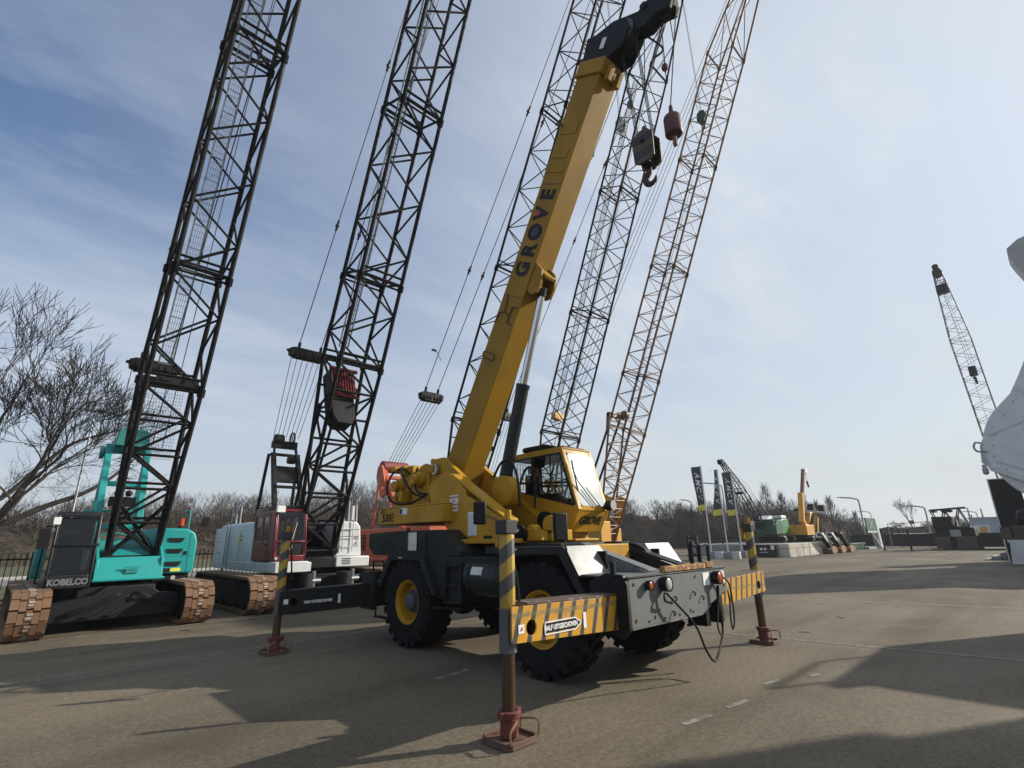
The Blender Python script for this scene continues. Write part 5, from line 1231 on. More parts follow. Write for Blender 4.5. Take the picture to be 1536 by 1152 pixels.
# ------------------------------------------------------------------ blocks hanging from the booms of the row
def hanging(name, label, cat, px, py, x, kind, mats, sc=1.0):
    p = at(px, py, x=x)
    t = thing(name, label, cat, p, 'hook blocks hanging from the lattice booms')
    if kind == 'block':
        for s in (-.11, .08):
            m = MB(); m.prism([(-.20 * sc, -.05), (-.10 * sc, -.26 * sc), (.10 * sc, -.26 * sc), (.20 * sc, -.05), (.17 * sc, .30 * sc), (0, .40 * sc), (-.17 * sc, .30 * sc)], 'x', s, s + .03); m.build('side_plate', mats[0], t, .008)
        m = MB(); sheave(m, V((0, 0, .08)), .17 * sc, -.07, .07); m.build('sheave', mats[1], t)
        m = MB(); hp = catmull([(0, 0, -.24 * sc), (0, 0, -.36 * sc), (0, .07, -.44 * sc), (0, .04, -.54 * sc), (0, -.06, -.53 * sc), (0, -.09, -.45 * sc)], 5); m.pipe(hp, .03, 8); m.build('hook', mats[2], t)
        z0 = .38 * sc
    else:
        m = MB(); m.lathe([(.02, -.14), (.12, -.12), (.15, 0), (.12, .13), (.05, .18)], (0, 0, 0), 'z', 16); m.build('weight', mats[0], t)
        m = MB(); m.pipe(catmull([(0, 0, -.12), (0, .04, -.2), (0, 0, -.27), (0, -.05, -.22)], 4), .018, 6); m.build('hook', mats[2], t)
        z0 = .17
    m = MB()
    for s in ((-.06, .06) if kind == 'block' else (0,)): m.tube((s, 0, z0), (s * .6, .1, z0 + 16), .011, 4)
    m.build('wire_rope', 'rope', t)
hanging('hook_block', 'small cream and black hook block just left of the big banded hook block', 'hook block', 931, 190, 10.1, 'block', ('cream', 'black', 'steel'), 1.1)
hanging('hook_block', 'dark green hook block hanging in front of the ochre lattice boom', 'hook block', 1053, 178, 14.9, 'block', ('green_dark', 'black', 'rusty'), 1.15)
hanging('overhaul_ball', 'small dark red ball weight above the big banded hook block', 'weight', 945, 157, 10.4, 'ball', ('red', 'black', 'rusty'))
hanging('overhaul_ball', 'dark red ball weight hanging near the tip of the yellow boom nose', 'weight', 997, 101, 10.9, 'ball', ('red', 'black', 'rusty'))
# ------------------------------------------------------------------ fence
fx0, fx1, fy = -11.0, 25.0, 16.2
FN = thing('fence', 'black steel bar fence running behind the row of crawler cranes', 'fence', (fx0, fy, 0))
m = MB(); n = int((fx1 - fx0) / .145)
for i in range(n):
    x = i * .145; m.box(x - .011, x + .011, -.011, .011, .06, 1.46); m.add([(x - .013, -.013, 1.46), (x + .013, -.013, 1.46), (x + .013, .013, 1.46), (x - .013, .013, 1.46), (x, 0, 1.54)], [(0, 1, 4), (1, 2, 4), (2, 3, 4), (3, 0, 4)])
m.build('bar', 'black', FN, flat=True)['kind'] = 'stuff'
m = MB()
for z in (.16, 1.32): m.box(-.05, fx1 - fx0, -.02, .02, z, z + .045)
m.build('rail', 'black', FN)
for i in range(int((fx1 - fx0) / 2.75) + 1):
    m = MB(); m.box(-.035, .035, -.035, .035, 0, 1.55); o = m.build('post', 'black', FN); o.location = (i * 2.75, .05, 0)
# ------------------------------------------------------------------ street lamps
def lamp_post(p, h, label, arm=1.6, dirx=(-1, 0), r=.09, head=True):
    t = thing('street_lamp', label, 'street lamp', p, 'street lamps')
    d = V((dirx[0], dirx[1], 0)).normalized()
    m = MB()
    if head: m.pipe(catmull([(0, 0, 0), (0, 0, h * .5), (0, 0, h * .93), d * arm * .15 + V((0, 0, h * .99)), d * arm * .5 + V((0, 0, h * 1.02)), d * arm + V((0, 0, h * 1.03))], 5), r, 8, None)
    else: m.tube((0, 0, 0), (0, 0, h), r, 8, r * .6)
    m.build('post', 'galv', t)
    m = MB(); e = (d * (arm + .35) if head else V((0, 0, 0))) + V((0, 0, h * (1.03 if head else 1.0)))
    if head: m.beam(d * arm + V((0, 0, h * 1.03)), e, .22, .10)
    else:
        m.box(-.35, .35, -.12, .12, h - .02, h + .1)
    m.build('lamp_head', 'galv', t, .02)
p = at(92, 842, y=21); lamp_post((p.x, 21, 0), 7.2, 'thin street lamp standing among the bare branches at the left', r=.06, head=False)
def lampat(px, py, base_x, ytop, label, arm=1.6, dirv=(-.7, .7)):
    b = at(px, py, x=base_x); z = at(px - 12, ytop, x=base_x).z; lamp_post((base_x, b.y, 0), z, label, arm, dirv)
lampat(1298, 800, 70, 748, 'street lamp with curved arm left of the green and white cross sign', 2.2)
lampat(1396, 800, 80, 760, 'street lamp with curved arm right of the red sign board', 2.6)
lampat(1022 + 20, 800, 72, 752, 'street lamp whose arm points past the leftmost flag', 1.5)
lampat(1470, 790, 150, 768, 'distant street lamp above the pale blue grey hall', 3.0)
lampat(1312, 800, 150, 768, 'distant street lamp above the green and white cross sign', 2.8)
lampat(1092, 800, 66, 727, 'street lamp with flat arm between the two left flags', 2.6)
# ------------------------------------------------------------------ bare trees
def grow(seed, base, levels, trunk, spread, up=.1, nk=3, ratio=.72, twigs=True, lean=(0, 0), wig=.16, r0=.2):
    """recursive bare tree: returns trunk mesh builder and twig mesh builder"""
    rr = random.Random(seed); A, Bm = MB(), MB()
    def go(p, d, L, r, lv):
        r = max(r, .010); pts = [p]; rs = [r]; n = 4 if lv > 1 else 3; q = d.copy()
        for i in range(n):
            q = (q + V((rr.gauss(0, wig), rr.gauss(0, wig), rr.gauss(0, wig * .7) + up * .25))).normalized()
            pts.append(pts[-1] + q * L / n); rs.append(max(.010, r * (1 - .42 * (i + 1) / n)))
        mb = A if lv >= levels - 2 else Bm
        mb.pipe(pts, r, 8 if lv >= levels - 1 else (5 if lv > 2 else 3), rs)
        if lv == 0: return
        k = nk if lv > 1 else nk + 1
        for i in range(k):
            t = (.45 + .55 * (i + 1) / k) * n; j = min(int(t), n - 1); pp = pts[j].lerp(pts[j + 1], min(1, t - j)); 
            a = rr.uniform(0, 2 * math.pi); o = q.orthogonal().normalized(); o = M.Rotation(a, 3, q) @ o
            sp = spread * rr.uniform(.6, 1.25) * (.55 if i == k - 1 else 1)
            nd = (q * math.cos(sp) + o * math.sin(sp) + V((0, 0, up))).normalized()
            go(pp, nd, L * ratio * rr.uniform(.8, 1.15), rs[j] * (.78 if i == k - 1 else .58), lv - 1)
    go(V(base), V((lean[0], lean[1], 1)).normalized(), trunk, r0, levels)
    return A, Bm
# ------------------------------------------------------------------ the big tree at the left edge
def bare_tree(name, label, loc, seed, levels, trunk, spread, group=None, **k):
    t = thing(name, label, 'tree', loc, group)
    A, Bm = grow(seed, (0, 0, -.1), levels, trunk, spread, **k)
    A.build('trunk', 'bark', t, recalc=False); Bm.build('crown', 'twig', t, recalc=False); return t
BT = bare_tree('bare_tree', 'big leafless tree spreading dark branches in from the left edge', (-8.0, 21.6, 0), 24, 7, 2.9, .52, nk=3, ratio=.80, up=.08, r0=.30, lean=(.16, .0), wig=.14)
lb = [at(-90, 800, y=21.5), at(0, 786, y=21.4), at(75, 757, y=21.2), at(120, 742, y=21.1), at(165, 718, y=21.0), at(200, 690, y=20.9)]
lb = [q - V((-8.0, 21.6, 0)) for q in lb]
m = MB(); m.pipe(catmull([V((0, 0, 1.6))] + lb, 4), .1, 8, None)
rs_ = len(catmull([V((0, 0, 1.6))] + lb, 4)); m = MB(); m.pipe(catmull([V((0, 0, 1.6))] + lb, 4), .1, 8, [.17 - .13 * i / rs_ for i in range(rs_)])
lb2 = [at(-60, 760, y=21.8), at(0, 748, y=21.8), at(60, 700, y=21.8), at(110, 665, y=21.8), at(160, 650, y=21.8), at(200, 640, y=21.8)]
lb2 = [q - V((-8.0, 21.6, 0)) for q in lb2]; c2_ = catmull([V((0, 0, 2.2))] + lb2, 4); m.pipe(c2_, .1, 8, [.13 - .11 * i / len(c2_) for i in range(len(c2_))])
m.build('limb', 'bark', BT)
rr = random.Random(5); m = MB()
def twiglet(mb, p, d, L, r, lv, rr):
    q = p; dd = V(d); pts = [q]
    for i in range(3):
        dd = (dd + V((rr.gauss(0, .2), rr.gauss(0, .2), rr.gauss(.05, .15)))).normalized(); q = q + dd * L / 3; pts.append(q)
    mb.pipe(pts, r, 3, [r, r * .8, r * .6, r * .4])
    if lv > 0:
        for i in range(3): twiglet(mb, pts[1 + i % 3], (dd + V((rr.gauss(0, .6), rr.gauss(0, .6), rr.gauss(0.1, .45)))).normalized(), L * .62, r * .6, lv - 1, rr)
for path, n_ in ((c2_, 46), (catmull([V((0, 0, 1.6))] + lb, 4), 16)):
    for i in range(n_):
        j = rr.randrange(len(path) // 3, len(path)); twiglet(m, V(path[j]), (rr.uniform(-.2, 1), rr.gauss(0, .6), rr.gauss(.3, .7)), rr.uniform(.7, 1.5), .014, 3, rr)
m.build('limb_twigs', 'twig', BT, recalc=False)
# ------------------------------------------------------------------ woods beyond the lot
def wood_mat(name, a, b_):
    m, nt, b = nodes(name); n = noise(nt, .35, 6, .7); n2 = noise(nt, 3.0, 4, .7)
    c = mixc(nt, ramp(nt, n, .35, .65), a, b_); c = mixc(nt, ramp(nt, n2, .35, .7, 0, .6), c, tuple(x * .45 for x in a))
    nt.links.new(c, b.inputs['Base Color']); b.inputs['Roughness'].default_value = 1.; b.inputs['Specular IOR Level'].default_value = 0.; return m
MAT['wood_l'] = wood_mat('brown_brushwood', (.075, .060, .045), (.115, .092, .068))
MAT['wood_r'] = wood_mat('grey_brown_brushwood', (.075, .058, .045), (.125, .098, .075))
def brush(name, seed, pts, mat, n, hmin, hmax, w_=.05, spr=1.2, depth=14, label=None, per=120):
    """leafless wood: n separate bare crowns along a path of (x, y, height), fine upward twigs"""
    rr = random.Random(seed); mb = MB(); vs, fs = [], []
    tot = len(pts) - 1
    def blade(q, dv, L, w):
        wv = dv.cross(V((rr.gauss(0, 1), rr.gauss(0, 1), rr.gauss(0, 1)))).normalized() * w; e = q + dv * L
        o = len(vs); vs.extend((q - wv, q + wv, e + wv * .25, e - wv * .25)); fs.append((o, o + 1, o + 2, o + 3))
    for i in range(n):
        t = rr.random() * tot; j = min(int(t), tot - 1); a, b = V(pts[j]), V(pts[j + 1]); p = a.lerp(b, t - j)
        d = (b - a).normalized(); nn = V((-d.y, d.x, 0)).normalized(); dp_ = rr.random() * depth
        base = V((p.x, p.y, 0)) + nn * dp_ + d * rr.gauss(0, 1); H = p.z * rr.uniform(hmin, hmax) * (.82 + .18 * min(1, dp_ / 4)); cr = H * rr.uniform(.16, .30) * spr
        blade(base, V((rr.gauss(0, .05), rr.gauss(0, .05), 1)).normalized(), H * .8, w_ * 3)
        for k in range(9):
            a_ = rr.uniform(0, 6.283); blade(base + V((0, 0, H * rr.uniform(.15, .6))), V((math.cos(a_) * .55, math.sin(a_) * .55, 1)).normalized(), H * .38, w_ * 1.8)
        for k in range(per):
            a_ = rr.uniform(0, 6.283); u = rr.random() ** .5; s = rr.uniform(.08, 1)
            rad = cr * u * math.sin(math.pi * min(1, .12 + s * .88)) ** .7
            q = base + V((rad * math.cos(a_), rad * math.sin(a_), H * s * .92))
            dv = V((math.cos(a_) * .35 + rr.gauss(0, .3), math.sin(a_) * .35 + rr.gauss(0, .3), rr.uniform(.5, 1.1))).normalized()
            blade(q, dv, H * rr.uniform(.06, .13), w_ * rr.uniform(.6, 1.3))
            blade(q + dv * H * .04, (dv + V((rr.gauss(0, .6), rr.gauss(0, .6), rr.gauss(0, .3)))).normalized(), H * rr.uniform(.04, .08), w_ * .6)
    mb.add(vs, fs)
    o = mb.build(name, mat, recalc=False, flat=True); o['kind'] = 'stuff'; o['label'] = label
    return o
def bank(name, seed, pts, mat, hf, label, step=1.2, rows=5, depth=5):
    rr = random.Random(seed); mb = MB(); vs = []; fs = []
    P = []
    for a, b in zip(pts[:-1], pts[1:]):
        a, b = V(a), V(b); n = max(1, int((Vector2(a, b)) / step))
        for i in range(n): P.append(a.lerp(b, i / n))
    P.append(V(pts[-1])); d = (P[-1] - P[0]); d.z = 0; d.normalize(); nn = V((-d.y, d.x, 0))
    for r_ in range(rows + 1):
        for i, p in enumerate(P):
            t = r_ / rows; h = p.z * hf * math.sin(min(1, t * 1.0) * math.pi / 2) * (1 + rr.gauss(0, .10) if r_ else 1)
            vs.append(V((p.x, p.y, h)) + nn * (depth * t ** 1.5 + rr.gauss(0, .35)) + d * rr.gauss(0, .2))
    k = len(P)
    for r_ in range(rows):
        for i in range(k - 1): fs.append((r_ * k + i, r_ * k + i + 1, (r_ + 1) * k + i + 1, (r_ + 1) * k + i))
    mb.add(vs, fs); o = mb.build(name, mat, recalc=False); o['kind'] = 'stuff'; o['label'] = label; return o
def Vector2(a, b): return ((a.x - b.x) ** 2 + (a.y - b.y) ** 2) ** .5
L1 = [(-45, 58, 6.5), (-8, 58, 5.0), (0, 58, 6.0), (9, 60, 6.6), (18, 60, 7.4), (30, 60, 9.2), (42, 60, 9.5), (60, 60, 9.5)]
brush('brushwood', 1, L1, 'wood_l', 700, .62, 1.24, .022, 1.2, 14, 'brown leafless thicket behind the fence')
bank('undergrowth', 2, L1, 'wood_l', .62, 'dense brown undergrowth at the foot of the thicket')
R1 = [(40, 52, 9.0), (55, 37, 7.8), (60, 33, 6.9), (62, 28, 5.6), (66, 24, 6.4), (70, 20, 6.4), (78, 18, 6.8), (88, 17, 6.6), (98, 17, 5.0), (112, 17, 3.6)]
R1 = R1[::-1]
def rev(pts): return pts
brush('brushwood', 3, R1[::-1], 'wood_r', 560, .50, 1.12, .026, 1.2, 12, 'grey brown leafless wood behind the flags')
bank('undergrowth', 4, R1[::-1], 'wood_r', .66, 'dense dark undergrowth below the wood behind the flags')
MAT['twig_pale'] = plain('pale_twigs', (.085, .07, .056), .9, 0, .3, 2, 0)
def poplar(px, topy, x, label, seed, wd=1.0):
    rr = random.Random(seed); b = at(px, 800, x=x); H = at(px - 6, topy, x=x).z
    t = thing('poplar_tree', label, 'tree', (x, b.y, 0), 'slender bare trees at the edge of the wood')
    m = MB(); m.tube((0, 0, 0), (0, 0, H * .9), .13, 6, .03); m.build('trunk', 'bark', t)
    vs, fs = [], []
    for i in range(430):
        s = rr.uniform(.15, 1); a = rr.uniform(0, 6.283); rad = wd * (.35 + .65 * min(1, s * 2.2)) * min(1, (1.04 - s) * 2.6) * rr.random() ** .6
        q = V((rad * math.cos(a) * .5, rad * math.sin(a) * .5, H * s * .90)); dv = V((math.cos(a) * .35, math.sin(a) * .35, 1)).normalized(); L = H * rr.uniform(.06, .15); wv = dv.cross(V((rr.gauss(0, 1), rr.gauss(0, 1), 0))).normalized() * .028
        o = len(vs); e = q + dv * L; vs += [q - wv, q + wv, e + wv * .2, e - wv * .2]; fs.append((o, o + 1, o + 2, o + 3))
    MB().add(vs, fs).build('crown', 'twig_pale', t, recalc=False, flat=True)
for px, ty, x, lab, wd in ((1110, 730, 66, 'thin bare tree directly right of the right flag', 1.6), (1157, 722, 68, 'tallest bare poplar, pale trunk rising behind the green crane boom', 2.2), (1146, 748, 70, 'short bare poplar left of the tallest poplar', 1.4), (1180, 735, 70, 'bare poplar between the green crane and the tall amber arm', 1.8),
                        (1213, 738, 72, 'bare poplar just right of the tall amber arm', 1.7), (1232, 748, 74, 'bare poplar above the two short amber arms', 1.6), (1252, 742, 76, 'bare tree behind the black beams right of the amber arms', 2.2), (1288, 765, 84, 'small bare tree between the curved lamp and the cross sign', 1.6)):
    poplar(px, ty, x, lab, px, wd)
bare_tree('bare_tree', 'lone small bare tree between the cross sign and the dark crane carrier', (at(1374, 800, x=95).x, at(1374, 800, x=95).y, 0), 31, 5, 2.6, .38, nk=3, ratio=.72, up=.25, r0=.14)
bare_tree('bare_tree', 'bare tree behind the leftmost flag at the end of the wood', (58, at(1032, 800, x=58).y, 0), 33, 5, 2.4, .42, nk=3, ratio=.74, up=.2, r0=.12)
L0 = [(108, 24, 3.4), (150, 13, 4.8), (230, 2, 5.5), (320, -24, 6)]
brush('far_wood', 7, L0[::-1], wood_mat('far_brushwood', (.085, .07, .058), (.13, .11, .09)), 150, .5, 1., .05, 1.3, 20, 'pale far tree line beyond the yard')
bank('far_undergrowth', 8, L0[::-1], wood_mat('far_bank', (.075, .065, .055), (.12, .10, .085)), .6, 'pale far tree belt beyond the yard', 5)
# ------------------------------------------------------------------ flags
def flag(px, x, y, ztop, w_, label, fold, furl=0.):
    t = thing('flagpole', label, 'flag', (x, y, 0), 'company flags on white poles')
    m = MB(); m.tube((0, 0, 0), (0, 0, ztop), .055, 8, .04); m.build('pole', 'pole', t)
    z1, z0, zb = ztop - .08, ztop - 3.45, ztop - 3.0
    def pt(u, z):      # u 0..1 away from the pole
        s = (ztop - z) / 3.4; wv = .10 * math.sin(u * 4 + s * 5 + fold) * u
        yy = w_ * u * (1 - furl * max(0, 1 - s * 1.1)) - .16 * s * u * (1 if furl == 0 else -.3)
        return V((wv - .02, yy + .05, z - .05 * u * s))
    for nm, za, zc, mt in (('cloth', z1, zb, 'flag'), ('band', zb - .003, z0, 'flag_yellow')):
        m = MB(); nu, nz = 8, 22 if nm == 'cloth' else 4; vs = []; fs = []
        for i in range(nz + 1):
            for j in range(nu + 1): vs.append(pt(j / nu, za + (zc - za) * i / nz))
        for i in range(nz):
            for j in range(nu): a = i * (nu + 1) + j; fs.append((a, a + 1, a + nu + 2, a + nu + 1))
        m.add(vs, fs); o = m.build(nm, mt, t, recalc=False)
        s = o.modifiers.new('thickness', 'SOLIDIFY'); s.thickness = .006; s.offset = 1
        if nm == 'cloth': cl = o
    for i, ch in enumerate('AMCV'):
        l = lettering('lettering', ch, .60 * w_ / .72, 'ink_white', cl, (0, 0, 0), (1, 0, 0), (0, 1, 0), .004, .012, .35, .95)
        for v in l.data.vertices:   # lay each letter on the waving cloth, reading downwards
            u = .48 - v.co.y / w_ * .90; z = ztop - .72 - i * .53 - v.co.x
            q = pt(max(.03, min(.97, u)), z); v.co = q + V((-.018 if v.co.z > 0 else -.010, 0, 0))
    m = MB(); m.tube((0, 0, z1), (0, w_, z1), .015, 5); m.build('top_bar', 'pole', t)
    m = MB(); m.prism([(-.38, 0), (.38, 0), (.38, .48), (-.38, .48)], 'x', -.1, .5); m.mat(1); m.box(-.4, -.12, -.98, -.42, 0, .50); m.build('ballast_block', ['concrete_grey', 'white'], t, .02)
    return t
flag(1051, 32.3, 12.08, 6.95, .74, 'leftmost flag, anthracite with white letters and yellow foot, on a white pole', 0.)
flag(1076, 32.3, 10.80, 6.55, .62, 'middle flag twisted narrow at its top, anthracite with yellow foot', 1.7, .75)
flag(1097, 34.8, 10.83, 6.58, .76, 'rightmost flag, anthracite with white letters and yellow foot, nearest the green crane', 3.1)
b = at(1108, 835, z=0)
# ------------------------------------------------------------------ forklift mast and rail behind it
t = thing('lift_mast', 'black forklift mast standing left of the flag bases', 'mast', (27.5, 11.05, 0))
m = MB()
for y in (-.33, .30): m.box(-.07, .07, y - .06, y + .06, 0, 1.68); m.box(.08, .2, y - .04, y + .04, 0, 1.6)
for z in (.3, .9, 1.45): m.box(-.05, .05, -.33, .3, z, z + .12)
m.box(-.2, -.08, -.25, .2, .3, .55); m.build('mast', 'black', t, .01)
m = MB()
for y in (-.25, .2): m.box(-1.0, -.1, y - .05, y + .05, .04, .09)
m.build('fork', 'black', t)
t = thing('rail_fence', 'low dark rail fence behind the flag poles', 'fence', (40, 15.0, 0))
m = MB(); a = V((0, 2.6, 1.36)); b_ = V((0, -3.4, 1.36)); m.beam(a, b_, .05, .06); m.beam(a - V((0, 0, .6)), b_ - V((0, 0, .6)), .05, .06); m.build('rail', 'black', t)
for i in range(5):
    m = MB(); m.box(-.04, .04, -.04, .04, 0, 1.4); o = m.build('post', 'black', t); o.location = (0, 2.6 - 1.5 * i, 0)
# ------------------------------------------------------------------ concrete block wall, every block a thing
def block(loc, sx, sy, sz, label, mat):
    t = MB(); t.box(-sx / 2 + .008, sx / 2 - .008, -sy / 2 + .008, sy / 2 - .008, 0, sz - .012)
    o = t.build('concrete_block', mat, None, .025); o.location = loc
    return tag(o, label, 'concrete block', 'concrete blocks of the low wall')
names = ('first', 'second', 'third', 'fourth', 'fifth', 'sixth')
for i in range(6):
    block((36.75 + i * 1.52, 8.2, 0), 1.5, .8, .60, 'pale concrete block in the bottom row of the wall, %s from the left corner' % names[i], 'concrete')
    block((36.75 + i * 1.52, 8.2, .605), 1.5, .8, .36, 'flat pale concrete block in the top row of the wall, %s from the left corner' % names[i], 'concrete')
for i, w_ in enumerate((.9, .9)):
    block((36.5, 9.07 + i * .92, 0), 1.0, w_, .95, 'concrete block with its shade painted in as grey, on the shaded side of the wall, %s the dark steel tray' % ('away from', 'touching')[i], 'concrete_grey')  # darker copy of the wall's concrete, the side's shade is in the colour
for k in range(3): block((39.0 + k * 3.2, 12.5, 0), 3.1, 7.5, .92, 'wide concrete slab carrying the parked machines, %s of three from the left' % names[k], 'concrete_grey')
t = thing('steel_tray', 'dark grey steel tray with white marks left of the block wall', 'container', (35.9, 9.95, 0))
m = MB(); m.box(-.25, .5, -1.25, 1.1, .12, .88); m.box(-.30, .52, -1.28, 1.13, .80, .90); m.box(-.2, .5, -1.1, -.8, 0, .12); m.box(-.2, .5, .7, 1.0, 0, .12); o = m.build('tray', 'grey', t, .02)
m = MB(); m.box(-.258, -.252, -.35, -.15, .52, .68); m.box(-.258, -.252, -.62, -.45, .52, .68); m.box(-.258, -.252, -.7, -.1, .34, .38); m.box(-.32, -.25, -1.22, -.98, .55, .86); m.build('white_mark', 'whitecard', o)
# ------------------------------------------------------------------ green lattice crane on the slabs
GC = thing('crawler_crane', 'green crawler crane with raised dark lattice boom standing on concrete slabs', 'crane', (43.6, 11.8, .92))
track(GC, -1.0, .5, 3.4, .62, 'track_grey'); track(GC, 1.2, .5, 3.4, .62, 'track_grey')
m = MB(); m.box(-.8, 1.0, -1.0, 1.0, .2, .62); m.cyl((0, 0, 0), .6, .6, .72, 'z', 20); m.build('undercarriage', 'black', GC)
m = MB(); m.prism([(-1.6, .72), (1.75, .72), (1.75, 2.0), (.5, 2.05), (-.3, 1.9), (-.5, 1.6), (-1.6, 1.5)], 'y', -1.15, 1.1); hs = m.build('house', 'green', GC, .05)
m = MB(); m.box(.45, 1.72, -1.05, 1.0, 2.055, 2.35); m.build('roof_hood', 'white', hs, .06)
m = MB(); m.prism([(-1.62, .75), (-.2, .75), (-.2, 1.9), (-.9, 1.95), (-1.62, 1.5)], 'y', -1.2, -1.152); m.box(-1.75, -1.6, -1.1, 1.0, .8, 2.0); m.build('cab_front', 'green_dark', hs, .02)
m = MB(); m.prism([(-1.2, 2.0), (-.2, 2.35), (.3, 2.2), (.1, 2.0)], 'y', -.4, .4); m.build('gantry_cover', 'white', hs, .03)
lettering('lettering', 'P&H', .25, 'ink_white', hs, (.3, -1.153, 1.45), (1, 0, 0), (0, 0, 1), .004, .004) if False else None
f0 = V((-1.75, 0, 1.2)); tip = V((35.4 - 43.6, 0, 7.45 - .92)); ax = (tip - f0).normalized(); un = V((-ax.z, 0, ax.x)); un = un if un.z > 0 else -un
L_ = (tip - f0).length
m, c = lattice(f0, f0 + ax * L_ * .18, .62, .55, V((0, 1, 0)), un, 2, .05, .025, (.9, 1.), (.2, 1.)); bo = m.build('boom', 'black', GC)
m, c = lattice(f0 + ax * L_ * .18, f0 + ax * L_ * .55, .62, .55, V((0, 1, 0)), un, 6, .045, .022, style='X'); m.build('boom_section', 'black', bo)
m, c = lattice(f0 + ax * L_ * .55, tip, .62, .55, V((0, 1, 0)), un, 6, .045, .022, (1, .45), (1, .4), style='X'); m.box(-.12, .12, -.3, .3, -.1, .1, M.Translation(f0 + ax * L_ * .55)); m.cyl(tip, .22, -.2, .2, 'y', 14); m.box(-.35, .2, -.15, .15, -.05, .12, M.Translation(tip)); m.build('boom_section', 'black', bo)
m = MB()
for s in (-.2, .2): m.tube((.2, s, 2.4), tip + V((.1, s * .5, .1)), .014, 4); m.tube((.2, s, 2.4), f0 + ax * L_ * .55 + un * .5 + V((0, s, 0)), .012, 4); m.tube(f0 + ax * L_ * .5 + un * 1.4 + V((0, s, 0)), tip, .012, 4); m.tube((-.2, s, 2.3), f0 + ax * L_ * .5 + un * 1.4 + V((0, s, 0)), .012, 4)
m.build('pendant', 'rope', GC)
t = thing('dragline_bucket', 'small dark bucket hanging left of the green crane cab', 'bucket', at(1122, 788, x=37))
m = MB(); m.prism([(-.35, -.3), (.35, -.3), (.45, .25), (.3, .3), (-.4, .3)], 'y', -.4, .4); m.build('bucket', 'black', t, .03)
m = MB(); tp = V((35.4, 11.8, 7.35)) - V(t.location); m.tube((0, 0, .3), tp, .012, 4); m.pipe(catmull([(.3, -.2, .3), (.7, -.2, .2), (.75, -.2, -.6)], 4), .03, 5); m.build('wire_rope', 'rope', t)
# ------------------------------------------------------------------ amber telescopic machines
AC = thing('telescopic_crane', 'amber telescopic crane with its tall boom straight up beside the green crane', 'crane', (47.6, 10.3, .92))
m = MB(); m.box(-1.6, 1.6, -.9, .9, .32, .62); AU = m.build('undercarriage', 'black', AC, .02)
track(AC, -1.0, .4, 2.4, .55, 'track_grey'); track(AC, 1.0, .4, 2.4, .55, 'track_grey')
m = MB(); m.box(-2.0, .2, -1.0, .6, .66, 1.5); m.box(-1.9, .1, -1.0, .6, .62, .70); hs = m.build('house', 'amber_paint', AC, .12)
lettering('lettering', 'A12', .22, 'ink', hs, (-1.0, -1.004, 1.15), (1, 0, 0), (0, 0, 1), .004, .003) if False else None
bp = [V((2.0, 0, .75)), V((.25, 0, 2.0)), V((.15, 0, 2.4)), V((3.2, 0, 6.75))]
m = MB(); m.beam(bp[0], bp[1], .36, .42, (0, 1, 0)); m.beam(V((.30, 0, 1.75)), V((1.6, 0, 3.8)) + V((-.2, 0, .7)), .42, .46, (0, 1, 0)); bo = m.build('boom', 'amber_paint', AC, .03)
m = MB(); a_ = V((1.4, 0, 4.3)); tip_ = V((at(1205, 706, y=10.3).x - 47.6, 0, 7.85 - .92)); m.beam(V((.9, 0, 3.1)), tip_, .28, .32, (0, 1, 0)); m.build('inner_boom', plain('purple_brown_boom', (.20, .08, .04), .5, 0, .2, 3, .05), bo, .02)
m = MB(); m.box(-.15, .55, -.2, .2, -.35, .1, M.Translation(tip_)); m.build('boom_head', 'cream', bo, .03)
m = MB(); m.tube(tip_ + V((.45, 0, -.3)), tip_ + V((.5, 0, -1.1)), .015, 4); m.beam(tip_ + V((.5, 0, -1.1)), tip_ + V((.75, 0, -1.7)), .14, .14); m.build('hook', 'black', bo)
for k, (dx, lab) in enumerate(((0, 'left one of two leaning amber loader arms under the long black beams'), (2.6, 'right one of two leaning amber loader arms under the long black beams'))):
    p0 = at(1208 + k * 9, 798, y=10.8 + k); t = thing('loader_arm', lab, 'loader arm', (p0.x, 10.8 + k, .92 if k == 0 else 0), 'amber loader arms')
    h = 2.75 - .0 + (0 if k == 0 else .9)
    m = MB(); m.prism([(-.9, .0), (.3, .0), (.5, .75), (1.9 + .6 * k, h), (2.6 + .6 * k, h + .08), (2.6 + .6 * k, h - .16), (2.25 + .6 * k, h - .25), (1.0, .5)], 'y', -.18, .18); m.build('arm', 'amber_paint', t, .03)
    m = MB(); m.tube((.2, 0, .3), (1.5 + .4 * k, 0, h * .72), .07, 8); m.box(-1.2, .8, -.5, .5, 0, .35); m.build('base', 'black', t, .03)
t = thing('spreader_beam', 'long black beams with two winches lying across the amber arms', 'beam', (50.4, 11.2, 3.62))
m = MB(); m.box(0, 7.8, -.3, -.1, 0, .28); m.box(.8, 11.0, .1, .3, -.05, .12); m.box(0, 1.2, -.4, .4, .2, .45); o = m.build('beam', 'black', t, .02)
for x in (4.0, 7.5):
    m = MB(); m.box(x - .3, x + .3, -.3, .3, .22, .62); m.cyl((x, 0, .78), .24, -.3, .3, 'y', 16); m.box(x - .35, x + .12, -.32, .32, .62, .70); m.build('winch', 'black', t, .03)
